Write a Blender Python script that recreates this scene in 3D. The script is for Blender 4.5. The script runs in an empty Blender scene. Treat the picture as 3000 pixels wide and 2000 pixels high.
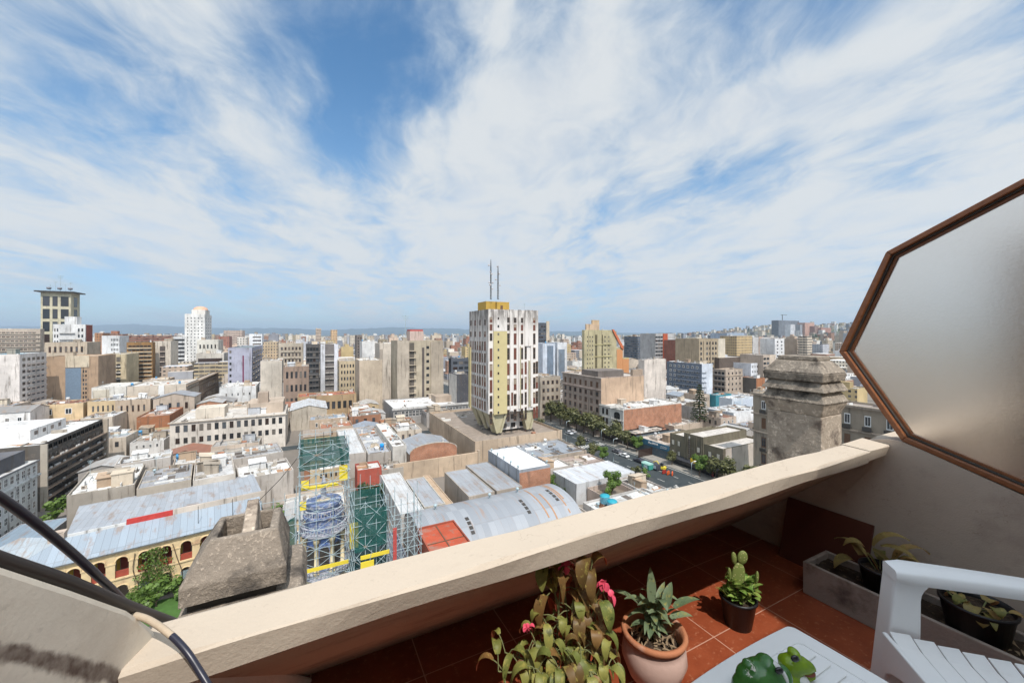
import bpy, math, random
from mathutils import Vector, Matrix
S=bpy.context.scene; C=S.collection
rnd=random.Random(7)
# ------------------------------------------------------------ view geometry (metres; balcony floor z=0)
F=1150.0; HV=978.0; EYE=1.4; G=-46.6
TH=math.radians(27.4); sT,cT=math.sin(TH),math.cos(TH)
FW=Vector((sT,cT,0)); RT=Vector((cT,-sT,0))
def Wp(u,v,d):
    r=(u-1500)/F*d
    return Vector((sT*d+cT*r, cT*d-sT*r, EYE+(HV-v)/F*d))
def Pz(u,v,z): return Wp(u,v,F*(EYE-z)/(v-HV))
def onX(u,v,x):
    t=(u-1500)/F; return Wp(u,v,x/(sT+cT*t))
def onY(u,v,y):
    t=(u-1500)/F; return Wp(u,v,y/(cT-sT*t))
def pix(x,y,z):
    d=sT*x+cT*y; r=cT*x-sT*y
    if d<.05: return (-9999,0,d)
    return (1500+F*r/d, HV-F*(z-EYE)/d, d)
# ------------------------------------------------------------ nodes
def nd(nt,t,ins=None,**pr):
    n=nt.nodes.new(t)
    for k,v in pr.items(): setattr(n,k,v)
    for k,v in (ins or {}).items():
        if isinstance(v,bpy.types.NodeSocket): nt.links.new(v,n.inputs[k])
        else: n.inputs[k].default_value=v
    return n
def ma(nt,op,a,b=0.0,clamp=False):
    n=nd(nt,'ShaderNodeMath',{0:a,1:b},operation=op); n.use_clamp=clamp; return n.outputs[0]
def mx(nt,f,a,b,blend='MIX'):
    n=nt.nodes.new('ShaderNodeMix'); n.data_type='RGBA'; n.blend_type=blend; n.clamp_factor=True
    for i,v in ((0,f),(6,a),(7,b)):
        if isinstance(v,bpy.types.NodeSocket): nt.links.new(v,n.inputs[i])
        else: n.inputs[i].default_value=v if i==0 else (*v[:3],1)
    return n.outputs[2]
def sm(nt,v,a,b,lo=0.,hi=1.):
    n=nd(nt,'ShaderNodeMapRange',{0:v,1:a,2:b,3:lo,4:hi},interpolation_type='SMOOTHSTEP'); return n.outputs[0]
def noise(nt,vec,sc,det=4.,rough=.55,dist=0.,out=0):
    n=nd(nt,'ShaderNodeTexNoise',{'Scale':sc,'Detail':det,'Roughness':rough,'Distortion':dist})
    if vec is not None: nt.links.new(vec,n.inputs['Vector'])
    return n.outputs[out]
def mapv(nt,vec,sc=(1,1,1),loc=(0,0,0),rot=(0,0,0)):
    return nd(nt,'ShaderNodeMapping',{0:vec,'Scale':sc,'Location':loc,'Rotation':rot}).outputs[0]
def bump(nt,h,st,dist,bs):
    b=nd(nt,'ShaderNodeBump',{'Strength':st,'Distance':dist,'Height':h}); nt.links.new(b.outputs[0],bs.inputs['Normal'])
def newmat(name,col=(.5,.5,.5),rough=.7,spec=.3,metal=0.):
    m=bpy.data.materials.new(name); m.use_nodes=True; nt=m.node_tree
    bs=nt.nodes['Principled BSDF']
    bs.inputs['Base Color'].default_value=(*col,1); bs.inputs['Roughness'].default_value=rough
    bs.inputs['Specular IOR Level'].default_value=spec; bs.inputs['Metallic'].default_value=metal
    return m,nt,bs
def setc(nt,bs,s,k='Base Color'): nt.links.new(s,bs.inputs[k])
def tc(nt,o='Object'): return nd(nt,'ShaderNodeTexCoord').outputs[o]
def ocol(nt): return nd(nt,'ShaderNodeObjectInfo').outputs['Color']
def orand(nt): return nd(nt,'ShaderNodeObjectInfo').outputs['Random']
def wpos(nt): return nd(nt,'ShaderNodeNewGeometry').outputs['Position']
M={}
def varied(name,col,rough=.7,sc=3.,amt=.25,spec=.3,bst=0.,bd=.01,bsc=None,dirt=None,dsc=.6,dlo=.5,dhi=.7,metal=0.):
    """plain surface with mottling, optional dirt patches and grain"""
    m,nt,bs=newmat(name,col,rough,spec,metal); v=tc(nt)
    n=noise(nt,v,sc,6.); c=mx(nt,n,tuple(x*(1-amt) for x in col),tuple(min(1,x*(1+amt)) for x in col))
    if dirt: c=mx(nt,sm(nt,noise(nt,v,dsc,7.,.65),dlo,dhi),c,dirt)
    setc(nt,bs,c)
    if bst: bump(nt,noise(nt,v,bsc or sc*4,5.),bst,bd,bs)
    M[name]=m; return m
# walls: colour from the object, water streaks and patches
def mk_walls():
    m,nt,bs=newmat('painted_wall',rough=.85,spec=.15); v=wpos(nt); c=ocol(nt)
    n=noise(nt,v,.25,5.,.6); c=mx(nt,1.,c,nd(nt,'ShaderNodeMapRange',{0:n,1:.25,2:.75,3:.74,4:1.03}).outputs[0],'MULTIPLY')
    bg_=noise(nt,mapv(nt,v,(1,1,.6)),.07,5.,.6); c=mx(nt,1.,c,nd(nt,'ShaderNodeMapRange',{0:bg_,1:.3,2:.7,3:.74,4:1.16}).outputs[0],'MULTIPLY')
    st=noise(nt,mapv(nt,v,(.9,.9,.07)),1.,5.,.6); c=mx(nt,ma(nt,'MULTIPLY',sm(nt,st,.55,.7),.72),c,(.10,.08,.062)); st2=noise(nt,mapv(nt,v,(3.,3.,.22),(5,3,1)),1.,5.,.6); c=mx(nt,ma(nt,'MULTIPLY',sm(nt,st2,.6,.72),.5),c,(.14,.11,.085))
    p=noise(nt,v,.9,6.,.65); c=mx(nt,ma(nt,'MULTIPLY',sm(nt,p,.55,.7),.35),c,(.3,.24,.19))
    setc(nt,bs,c); bump(nt,noise(nt,v,6.,4.),.25,.03,bs); M['wall']=m
    # far facade with a window pattern in the surface
    def facade(name,island):
        m,nt,bs=newmat(name,rough=.8,spec=.2); v=tc(nt); nn=tc(nt,'Normal')
        sx=nd(nt,'ShaderNodeSeparateXYZ',{0:v}); sn=nd(nt,'ShaderNodeSeparateXYZ',{0:nn})
        ax=ma(nt,'ABSOLUTE',sn.outputs[0]); az=ma(nt,'ABSOLUTE',sn.outputs[2])
        h=ma(nt,'ADD',ma(nt,'MULTIPLY',sx.outputs[0],ma(nt,'SUBTRACT',1.,ax)),ma(nt,'MULTIPLY',sx.outputs[1],ax))
        r=nd(nt,'ShaderNodeNewGeometry').outputs['Random Per Island'] if island else orand(nt)
        r2=ma(nt,'FRACT',ma(nt,'MULTIPLY',r,17.3)); r3=ma(nt,'FRACT',ma(nt,'MULTIPLY',r,71.9))
        if island:
            def pal(f,cols):
                rp=nt.nodes.new('ShaderNodeValToRGB'); rp.color_ramp.interpolation='CONSTANT'
                e=rp.color_ramp.elements
                while len(e)<len(cols): e.new(.5)
                for i,cc in enumerate(cols): e[i].position=i/len(cols); e[i].color=(*cc,1)
                nt.links.new(f,rp.inputs[0]); return rp.outputs[0]
            c=pal(r2,[(.68,.66,.62),(.5,.42,.33),(.62,.55,.45),(.42,.33,.26),(.74,.73,.71),(.34,.2,.14),(.55,.47,.37),(.4,.4,.42),(.7,.62,.52),(.26,.27,.3),(.46,.37,.24)])
        else: c=ocol(nt)
        base=c
        sp=ma(nt,'ADD',ma(nt,'MULTIPLY',r3,1.8),2.1); fh=ma(nt,'FRACT',ma(nt,'DIVIDE',h,sp)); fz=ma(nt,'FRACT',ma(nt,'DIVIDE',sx.outputs[2],3.05))
        wz=ma(nt,'MULTIPLY',ma(nt,'GREATER_THAN',fz,.32),ma(nt,'LESS_THAN',fz,.78))
        wh=ma(nt,'MULTIPLY',ma(nt,'GREATER_THAN',fh,.28),ma(nt,'LESS_THAN',fh,.72))
        strip=ma(nt,'GREATER_THAN',r2,.62); wh=ma(nt,'MAXIMUM',wh,ma(nt,'MULTIPLY',strip,ma(nt,'GREATER_THAN',fh,.08)))
        blank=ma(nt,'GREATER_THAN',ma(nt,'FRACT',ma(nt,'ADD',ma(nt,'MULTIPLY',r,7.7),ma(nt,'MULTIPLY',ax,.5))),.68)
        w=ma(nt,'MULTIPLY',ma(nt,'MULTIPLY',wz,wh),ma(nt,'MULTIPLY',ma(nt,'SUBTRACT',1.,blank),ma(nt,'LESS_THAN',az,.5)))
        cell=nd(nt,'ShaderNodeCombineXYZ',{0:ma(nt,'FLOOR',ma(nt,'DIVIDE',h,sp)),1:ma(nt,'FLOOR',ma(nt,'DIVIDE',sx.outputs[2],3.05)),2:r})
        wn=nd(nt,'ShaderNodeTexWhiteNoise',{0:cell.outputs[0]}).outputs[0]
        n=noise(nt,wpos(nt),.12,5.); c=mx(nt,1.,c,nd(nt,'ShaderNodeMapRange',{0:n,1:.25,2:.75,3:.75,4:1.12}).outputs[0],'MULTIPLY')
        st=noise(nt,mapv(nt,wpos(nt),(.4,.4,.04)),1.,4.); c=mx(nt,ma(nt,'MULTIPLY',sm(nt,st,.52,.72),.45),c,(.14,.11,.09))
        c=mx(nt,w,c,mx(nt,wn,(.03,.032,.037),(.2,.18,.16)))
        if island:
            rc=pal(r3,[(.72,.71,.69),(.4,.38,.36),(.55,.48,.4),(.68,.66,.63),(.5,.5,.52),(.33,.2,.14)])
            c=mx(nt,ma(nt,'GREATER_THAN',sn.outputs[2],.5),c,rc)
        setc(nt,bs,c); setc(nt,bs,ma(nt,'SUBTRACT',.85,ma(nt,'MULTIPLY',w,.6)),'Roughness'); M[name]=m
    facade('facade',False); facade('far_facade',True)
    # flat roof
    m,nt,bs=newmat('flat_roof',rough=.9,spec=.15); v=wpos(nt); c=ocol(nt)
    n=noise(nt,v,.35,7.,.65); c=mx(nt,1.,c,nd(nt,'ShaderNodeMapRange',{0:n,1:.3,2:.7,3:.66,4:.96}).outputs[0],'MULTIPLY')
    c=mx(nt,ma(nt,'MULTIPLY',sm(nt,noise(nt,v,.8,8.,.7),.52,.64),.6),c,(.2,.165,.13)); c=mx(nt,ma(nt,'MULTIPLY',sm(nt,noise(nt,v,.17,6.,.6),.55,.68),.5),c,(.30,.25,.2)); setc(nt,bs,c); M['flat']=m
    # ribbed sheet roof: ribs run along local y
    m,nt,bs=newmat('sheet_roof',rough=.5,spec=.4); v=tc(nt); c=ocol(nt); sx=nd(nt,'ShaderNodeSeparateXYZ',{0:v})
    px=ma(nt,'FLOOR',ma(nt,'DIVIDE',sx.outputs[0],1.05)); py=ma(nt,'FLOOR',ma(nt,'DIVIDE',sx.outputs[1],6.5))
    wn=nd(nt,'ShaderNodeTexWhiteNoise',{0:nd(nt,'ShaderNodeCombineXYZ',{0:px,1:py}).outputs[0]}).outputs[0]
    c=mx(nt,1.,c,nd(nt,'ShaderNodeMapRange',{0:wn,3:.58,4:.71}).outputs[0],'MULTIPLY')
    seam=ma(nt,'LESS_THAN',ma(nt,'FRACT',ma(nt,'DIVIDE',sx.outputs[0],1.05)),.07); c=mx(nt,ma(nt,'MULTIPLY',seam,.45),c,(.12,.12,.12))
    seam=ma(nt,'LESS_THAN',ma(nt,'FRACT',ma(nt,'DIVIDE',sx.outputs[1],6.5)),.02); c=mx(nt,ma(nt,'MULTIPLY',seam,.4),c,(.15,.13,.12))
    c=mx(nt,ma(nt,'MULTIPLY',sm(nt,noise(nt,mapv(nt,v,(1,.25,1)),.7,6.,.65),.5,.68),.6),c,(.25,.16,.10)); setc(nt,bs,c)
    bump(nt,ma(nt,'SINE',ma(nt,'MULTIPLY',sx.outputs[0],24.)),.35,.03,bs); M['sheet']=m
    # brick
    m,nt,bs=newmat('brick_wall',rough=.9,spec=.1); v=tc(nt); sx=nd(nt,'ShaderNodeSeparateXYZ',{0:v})
    hv=nd(nt,'ShaderNodeCombineXYZ',{0:ma(nt,'ADD',sx.outputs[0],sx.outputs[1]),1:sx.outputs[2]}).outputs[0]
    br=nd(nt,'ShaderNodeTexBrick',{'Vector':hv,'Color1':(.34,.13,.065,1),'Color2':(.46,.2,.11,1),'Mortar':(.36,.26,.2,1),'Scale':1.,'Mortar Size':.012,'Brick Width':.26,'Row Height':.09})
    c=mx(nt,1.,br.outputs[0],nd(nt,'ShaderNodeMapRange',{0:noise(nt,v,.4,6.,.6),1:.3,2:.7,3:.7,4:1.15}).outputs[0],'MULTIPLY')
    c=mx(nt,ma(nt,'MULTIPLY',sm(nt,noise(nt,mapv(nt,v,(.8,.8,.12)),1.,5.),.55,.72),.5),c,(.14,.1,.08)); setc(nt,bs,c); M['brick']=m
    # window pane
    m,nt,bs=newmat('window_pane',rough=.12,spec=.6); r=orand(nt)
    rp=nt.nodes.new('ShaderNodeValToRGB'); rp.color_ramp.interpolation='CONSTANT'; e=rp.color_ramp.elements
    cols=[(.02,.022,.026),(.05,.05,.055),(.03,.03,.03),(.16,.14,.12),(.04,.025,.02),(.09,.1,.11),(.025,.03,.035)]
    while len(e)<len(cols): e.new(.5)
    for i,cc in enumerate(cols): e[i].position=i/len(cols); e[i].color=(*cc,1)
    nt.links.new(r,rp.inputs[0]); setc(nt,bs,rp.outputs[0]); M['pane']=m
    # curtains behind the tower's panes
    m,nt,bs=newmat('curtained_pane',rough=.2,spec=.5); r=orand(nt); v=tc(nt)
    zz=nd(nt,'ShaderNodeSeparateXYZ',{0:v}).outputs[2]
    c=mx(nt,ma(nt,'GREATER_THAN',r,.62),(.04,.033,.028),(.15,.055,.04))
    c=mx(nt,ma(nt,'MULTIPLY',ma(nt,'GREATER_THAN',r,.8),ma(nt,'GREATER_THAN',zz,.02)),c,(.3,.24,.18)); setc(nt,bs,c); M['curtain']=m
    # plain coloured thing (colour from the object)
    m,nt,bs=newmat('painted',rough=.55,spec=.35); c=ocol(nt)
    c=mx(nt,1.,c,nd(nt,'ShaderNodeMapRange',{0:noise(nt,tc(nt),2.,6.,.6),1:.3,2:.7,3:.8,4:1.12}).outputs[0],'MULTIPLY'); setc(nt,bs,c); M['paint']=m
mk_walls()
varied('concrete',(.36,.32,.27),.9,1.5,.3,.15,.3,.02,dirt=(.13,.11,.09),dsc=.9,dlo=.5,dhi=.68)
varied('trim_white',(.72,.71,.68),.6,2.,.1); varied('dark_trim',(.05,.045,.04),.5,2.,.2); varied('brown_trim',(.13,.07,.04),.55,2.,.2)
varied('asphalt',(.044,.052,.055),.9,.35,.3,.2,dirt=(.085,.08,.075),dsc=.12); varied('pavement',(.27,.25,.22),.9,.6,.2,.15,dirt=(.16,.14,.12),dsc=.5)
varied('line_paint',(.62,.6,.55),.7,2.,.2); varied('ground',(.2,.175,.15),.95,.05,.35,.1,dirt=(.09,.085,.07),dsc=.02)
varied('grass',(.06,.12,.03),.95,.8,.4,.1); varied('bark',(.12,.085,.06),.95,4.,.3,.1,.5,.02)
varied('galv',(.34,.42,.44),.55,8.,.2,.4,dirt=(.30,.24,.18),dsc=.8,dlo=.56,dhi=.66); varied('net_green',(.022,.10,.088),.9,1.2,.5,.1,.4,.05); varied('black_rubber',(.016,.016,.017),.6,6.,.3)
varied('tower_blue',(.16,.21,.36),.5,1.2,.4,.4,dirt=(.42,.42,.45),dsc=1.3,dlo=.52,dhi=.6)
varied('tower_trim',(.44,.44,.47),.7,2.,.3,dirt=(.22,.24,.32),dsc=1.,dlo=.5,dhi=.62)
varied('rust_seam',(.36,.2,.11),.8,2.,.35); varied('patch_dark',(.13,.11,.095),.9,2.,.4); varied('patch_white',(.62,.61,.58),.8,2.,.2); varied('tower_cream',(.66,.56,.36),.75,2.,.15); varied('yellow_sheet',(.70,.55,.05),.5,3.,.12)
_nt=M['net_green'].node_tree; _o=_nt.nodes['Material Output']; _b=_nt.nodes['Principled BSDF']; _ms=nd(_nt,'ShaderNodeMixShader',{0:.42,1:_b.outputs[0],2:nd(_nt,'ShaderNodeBsdfTransparent').outputs[0]}); _nt.links.new(_ms.outputs[0],_o.inputs[0])
def leafmat(name,c1,c2,trans=.3,sc=3.,rough=.5):
    m,nt,bs=newmat(name,c1,rough,.4); v=wpos(nt)
    r=nd(nt,'ShaderNodeNewGeometry').outputs['Random Per Island']
    c=mx(nt,ma(nt,'ADD',ma(nt,'MULTIPLY',noise(nt,v,sc,3.),.6),ma(nt,'MULTIPLY',r,.5)),c1,c2); setc(nt,bs,c)
    out=nt.nodes['Material Output']; tr=nd(nt,'ShaderNodeBsdfTranslucent',{0:c}); ms=nd(nt,'ShaderNodeMixShader',{0:trans})
    nt.links.new(bs.outputs[0],ms.inputs[1]); nt.links.new(tr.outputs[0],ms.inputs[2]); nt.links.new(ms.outputs[0],out.inputs[0]); M[name]=m
leafmat('leaf_street',(.05,.062,.022),(.17,.165,.06),.25,.5); leafmat('leaf_bright',(.05,.1,.015),(.17,.26,.05),.3,.6); leafmat('leaf_dark',(.02,.04,.012),(.06,.085,.025),.2,.5)
leafmat('leaf_far',(.03,.055,.02),(.07,.1,.035),.2,.02)
# ------------------------------------------------------------ mesh builder
class MB:
    def __init__(s): s.v=[]; s.f=[]; s.mi=[]; s.sm=set()
    def add(s,vs,fs,m=0,smooth=False):
        o=len(s.v); s.v+= [tuple(p) for p in vs]
        for f in fs:
            if smooth: s.sm.add(len(s.f))
            s.f.append(tuple(i+o for i in f)); s.mi.append(m)
        return s
    def box(s,x0,x1,y0,y1,z0,z1,m=0):
        return s.add([(x0,y0,z0),(x1,y0,z0),(x1,y1,z0),(x0,y1,z0),(x0,y0,z1),(x1,y0,z1),(x1,y1,z1),(x0,y1,z1)],
            [(0,3,2,1),(4,5,6,7),(0,1,5,4),(1,2,6,5),(2,3,7,6),(3,0,4,7)],m)
    def hexa(s,p,m=0):  # 8 corners like box
        return s.add(p,[(0,3,2,1),(4,5,6,7),(0,1,5,4),(1,2,6,5),(2,3,7,6),(3,0,4,7)],m)
    def rings(s,rings,m=0,closed=True,cap=True,smooth=False):
        n=len(rings[0]); vs=[p for r in rings for p in r]; fs=[]
        for k in range(len(rings)-1):
            for i in range(n if closed else n-1):
                j=(i+1)%n; fs.append((k*n+i,k*n+j,(k+1)*n+j,(k+1)*n+i))
        s.add(vs,fs,m,smooth)
        if cap and closed: s.add(rings[0],[tuple(range(n))[::-1]],m); s.add(rings[-1],[tuple(range(n))],m)
        return s
    def lathe(s,prof,cx=0,cy=0,n=24,m=0,smooth=True,cap=False,sx=1.,sy=1.,ph=0.):
        R=[[(cx+r*sx*math.cos(ph+2*math.pi*i/n),cy+r*sy*math.sin(ph+2*math.pi*i/n),z) for i in range(n)] for r,z in prof]
        return s.rings(R,m,True,cap,smooth)
    def tube(s,pts,r,n=8,m=0,smooth=True):
        pts=[Vector(p) for p in pts]; R=[]
        for i,p in enumerate(pts):
            d=(pts[min(i+1,len(pts)-1)]-pts[max(i-1,0)]); d=d.normalized() if d.length>1e-9 else Vector((0,0,1))
            a=d.cross(Vector((0,0,1)))
            if a.length<1e-3: a=d.cross(Vector((1,0,0)))
            a.normalize(); b=d.cross(a); rr=r[i] if isinstance(r,(list,tuple)) else r
            R.append([p+a*rr*math.cos(2*math.pi*k/n)+b*rr*math.sin(2*math.pi*k/n) for k in range(n)])
        return s.rings(R,m,True,True,smooth)
    def prism(s,poly,axis,a,b,m=0):  # polygon in the two other axes, extruded from a to b along axis
        def P(p,t): return {'x':(t,p[0],p[1]),'y':(p[0],t,p[1]),'z':(p[0],p[1],t)}[axis]
        n=len(poly); return s.add([P(p,a) for p in poly]+[P(p,b) for p in poly],
            [tuple(range(n))[::-1],tuple(range(n,2*n))]+[(i,(i+1)%n,n+(i+1)%n,n+i) for i in range(n)],m)
    def sheet(s,grid,m=0,smooth=True):
        n=len(grid[0]); return s.add([p for r in grid for p in r],[(k*n+i,k*n+i+1,(k+1)*n+i+1,(k+1)*n+i) for k in range(len(grid)-1) for i in range(n-1)],m,smooth)
    def mesh(s,name,mats):
        me=bpy.data.meshes.new(name); me.from_pydata(s.v,[],s.f)
        for mm in mats: me.materials.append(M[mm] if isinstance(mm,str) else mm)
        if len(mats)>1: me.polygons.foreach_set('material_index',s.mi)
        if s.sm: me.polygons.foreach_set('use_smooth',[i in s.sm for i in range(len(s.f))])
        me.update(); return me
def obj(name,mb,mats,parent=None,col=None,loc=(0,0,0),rz=0.,fix=True):
    if isinstance(mb,MB):
        me=mb.mesh(name,[mats] if isinstance(mats,str) else mats)
    else: me=mb
    o=bpy.data.objects.new(name,me); C.objects.link(o); o.location=loc; o.rotation_euler=(0,0,rz)
    if parent: o.parent=parent
    if col: o.color=(*col[:3],1)
    return o
def tag(o,label=None,cat=None,group=None,kind=None):
    for k,v in (('label',label),('category',cat),('group',group),('kind',kind)):
        if v: o[k]=v
    return o
def thing(name,label,cat,loc=(0,0,0),rz=0.,group=None):
    o=bpy.data.objects.new(name,None); C.objects.link(o); o.location=loc; o.rotation_euler=(0,0,rz); o.empty_display_size=.2
    return tag(o,label,cat,group)
def copytree(o,parent=None):
    c=o.copy(); C.objects.link(c); c.parent=parent
    for ch in list(o.children): copytree(ch,c)
    return c
def recalc(me):
    import bmesh
    b=bmesh.new(); b.from_mesh(me); bmesh.ops.recalc_face_normals(b,faces=b.faces); b.to_mesh(me); b.free()
def bevel(o,w,seg=2,ang=.6):
    md=o.modifiers.new('bevel','BEVEL'); md.width=w; md.segments=seg; md.limit_method='ANGLE'; md.angle_limit=ang; return o
# ------------------------------------------------------------ camera, sun, sky
cam=bpy.data.objects.new('camera',bpy.data.cameras.new('camera')); C.objects.link(cam)
cam.location=(0,0,EYE); cam.rotation_euler=(math.radians(90),0,-TH); cam.data.sensor_width=36; cam.data.lens=36*F/3000
cam.data.shift_y=-(1000-HV)/3000; cam.data.clip_start=.05; cam.data.clip_end=80000; S.camera=cam
SUN=Vector((-.08,-.66,1.0)).normalized()
sl=bpy.data.lights.new('sun','SUN'); sl.energy=3.4; sl.angle=math.radians(.5); sl.color=(1,.95,.89)
so=bpy.data.objects.new('sun',sl); C.objects.link(so); so.rotation_euler=(-SUN).to_track_quat('-Z','Y').to_euler(); so.location=(0,-20,60)
def mk_sky():
    w=bpy.data.worlds.new('World'); S.world=w; w.use_nodes=True; nt=w.node_tree; nt.nodes.clear()
    out=nd(nt,'ShaderNodeOutputWorld'); sky=nd(nt,'ShaderNodeTexSky',sky_type='NISHITA'); sky.sun_disc=False
    sky.sun_elevation=math.asin(SUN.z); sky.sun_rotation=math.atan2(SUN.x,SUN.y); sky.altitude=400; sky.air_density=1.0; sky.dust_density=.6; sky.ozone_density=2.
    d=tc(nt,'Generated'); nrm=nd(nt,'ShaderNodeVectorMath',{0:d},operation='NORMALIZE').outputs[0]
    sp=nd(nt,'ShaderNodeSeparateXYZ',{0:nrm}); z=ma(nt,'ADD',ma(nt,'MAXIMUM',sp.outputs[2],0.),.12)
    pl=nd(nt,'ShaderNodeCombineXYZ',{0:ma(nt,'DIVIDE',sp.outputs[0],z),1:ma(nt,'DIVIDE',sp.outputs[1],z)}).outputs[0]
    pr=mapv(nt,pl,rot=(0,0,math.radians(17.7)))          # long axis of the cirrus along y after turning
    wob=noise(nt,pr,1.1,3.,.5,out=1); wv=nd(nt,'ShaderNodeVectorMath',{0:wob,1:(.5,.5,.5)},operation='SUBTRACT').outputs[0]
    wv=nd(nt,'ShaderNodeVectorMath',{0:wv,'Scale':.55},operation='SCALE').outputs[0]
    pw=nd(nt,'ShaderNodeVectorMath',{0:pr,1:wv},operation='ADD').outputs[0]
    n1=noise(nt,mapv(nt,pw,(1.3,.6,1)),1.,10.,.56,.2); n2=noise(nt,mapv(nt,pw,(3.6,2.2,1),(3,1,0)),1.,10.,.62,.35)
    n3=noise(nt,mapv(nt,pr,(.5,.22,1),(7,2,0)),1.,3.,.5)
    # broad masses: (u,v in the 3000 px frame -> direction, angular radius, weight)
    blobs=[(1150,250,14,-.26),(960,130,10,-.24),(1290,420,7,-.26),(1010,380,7,-.26),(800,150,6,-.12),(420,400,10,-.34),(700,520,8,-.20),(200,180,9,-.22),(2750,60,10,-.26),(2300,20,8,-.22),(2200,490,5.5,-.36),(1980,530,5,-.26),(2520,420,6,-.22),(2700,330,5,-.14),
        (1560,40,6,-.16),(60,880,8,-.3),(1200,830,5,-.2),(480,900,7,-.34),(850,930,7,-.26),(300,940,6,-.2),
        (560,140,11,.16),(150,560,11,.2),(740,440,6,.22),(1160,400,5,.32),(1330,440,5,.26),(1480,350,7,.2),(1650,240,8,.2),(1850,200,8,.14),(1930,440,4,.24),(2150,370,4,.32),(2300,310,4.5,.34),(2480,250,5,.34),(2680,190,6,.3),(2900,240,7,.16),
        (1450,640,14,.34),(2100,690,13,.32),(2650,600,11,.3),(780,640,11,.30),(300,700,10,.26),(1300,780,12,.2),(885,235,3.2,.2),(910,270,2.6,.16),(1430,30,3,.3),(2450,520,5,.14)]
    acc=None
    for u,v,rad,wt in blobs:
        dv=(Wp(u,v,1.)-Vector((0,0,EYE))).normalized()
        dp=nd(nt,'ShaderNodeVectorMath',{0:nrm,1:tuple(dv)},operation='DOT_PRODUCT').outputs['Value']
        b=ma(nt,'MULTIPLY',sm(nt,dp,math.cos(math.radians(rad*1.35)),1.),wt); acc=b if acc is None else ma(nt,'ADD',acc,b)
    n4=noise(nt,mapv(nt,pw,(11.,4.5,1),(1,5,0)),1.,8.,.62,.4); m=ma(nt,'ADD',ma(nt,'MULTIPLY',n1,1.15),ma(nt,'ADD',ma(nt,'MULTIPLY',n2,.85),ma(nt,'MULTIPLY',n4,.55))); m=ma(nt,'ADD',m,ma(nt,'MULTIPLY',n3,.3)); m=ma(nt,'ADD',m,acc)
    mask=sm(nt,m,.80,1.66); low=sm(nt,sp.outputs[2],.10,.56,.92,.0); mask=ma(nt,'MAXIMUM',mask,ma(nt,'MULTIPLY',low,sm(nt,ma(nt,'ADD',n1,ma(nt,'MULTIPLY',acc,.5)),.22,.6,.35,1.)))
    mask=ma(nt,'MULTIPLY',mask,sm(nt,n2,.25,.6,.72,.97))
    tone=mx(nt,sm(nt,ma(nt,'ADD',m,ma(nt,'MULTIPLY',n2,.8)),1.30,2.3),(.62,.75,.88),(.90,.935,.955))
    b1=nd(nt,'ShaderNodeBackground',{0:mx(nt,1.,sky.outputs[0],mx(nt,sm(nt,sp.outputs[2],0.,.35),(.62,.80,.98),(.62,.98,1.1)),'MULTIPLY'),1:.125}); sd=nd(nt,'ShaderNodeVectorMath',{0:nrm,1:tuple(SUN)},operation='DOT_PRODUCT').outputs['Value']; b2=nd(nt,'ShaderNodeBackground',{0:tone,1:ma(nt,'ADD',.66,sm(nt,sd,.55,1.,0.,1.6))})
    ms=nd(nt,'ShaderNodeMixShader',{0:mask,1:b1.outputs[0],2:b2.outputs[0]}); nt.links.new(ms.outputs[0],out.inputs[0])
mk_sky()
S.view_settings.view_transform='Standard'; S.view_settings.look='None'; S.view_settings.exposure=.35; S.view_settings.gamma=1
S.cycles.max_bounces=8; S.cycles.transmission_bounces=8; S.cycles.volume_bounces=0; S.cycles.sample_clamp_indirect=6
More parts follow.
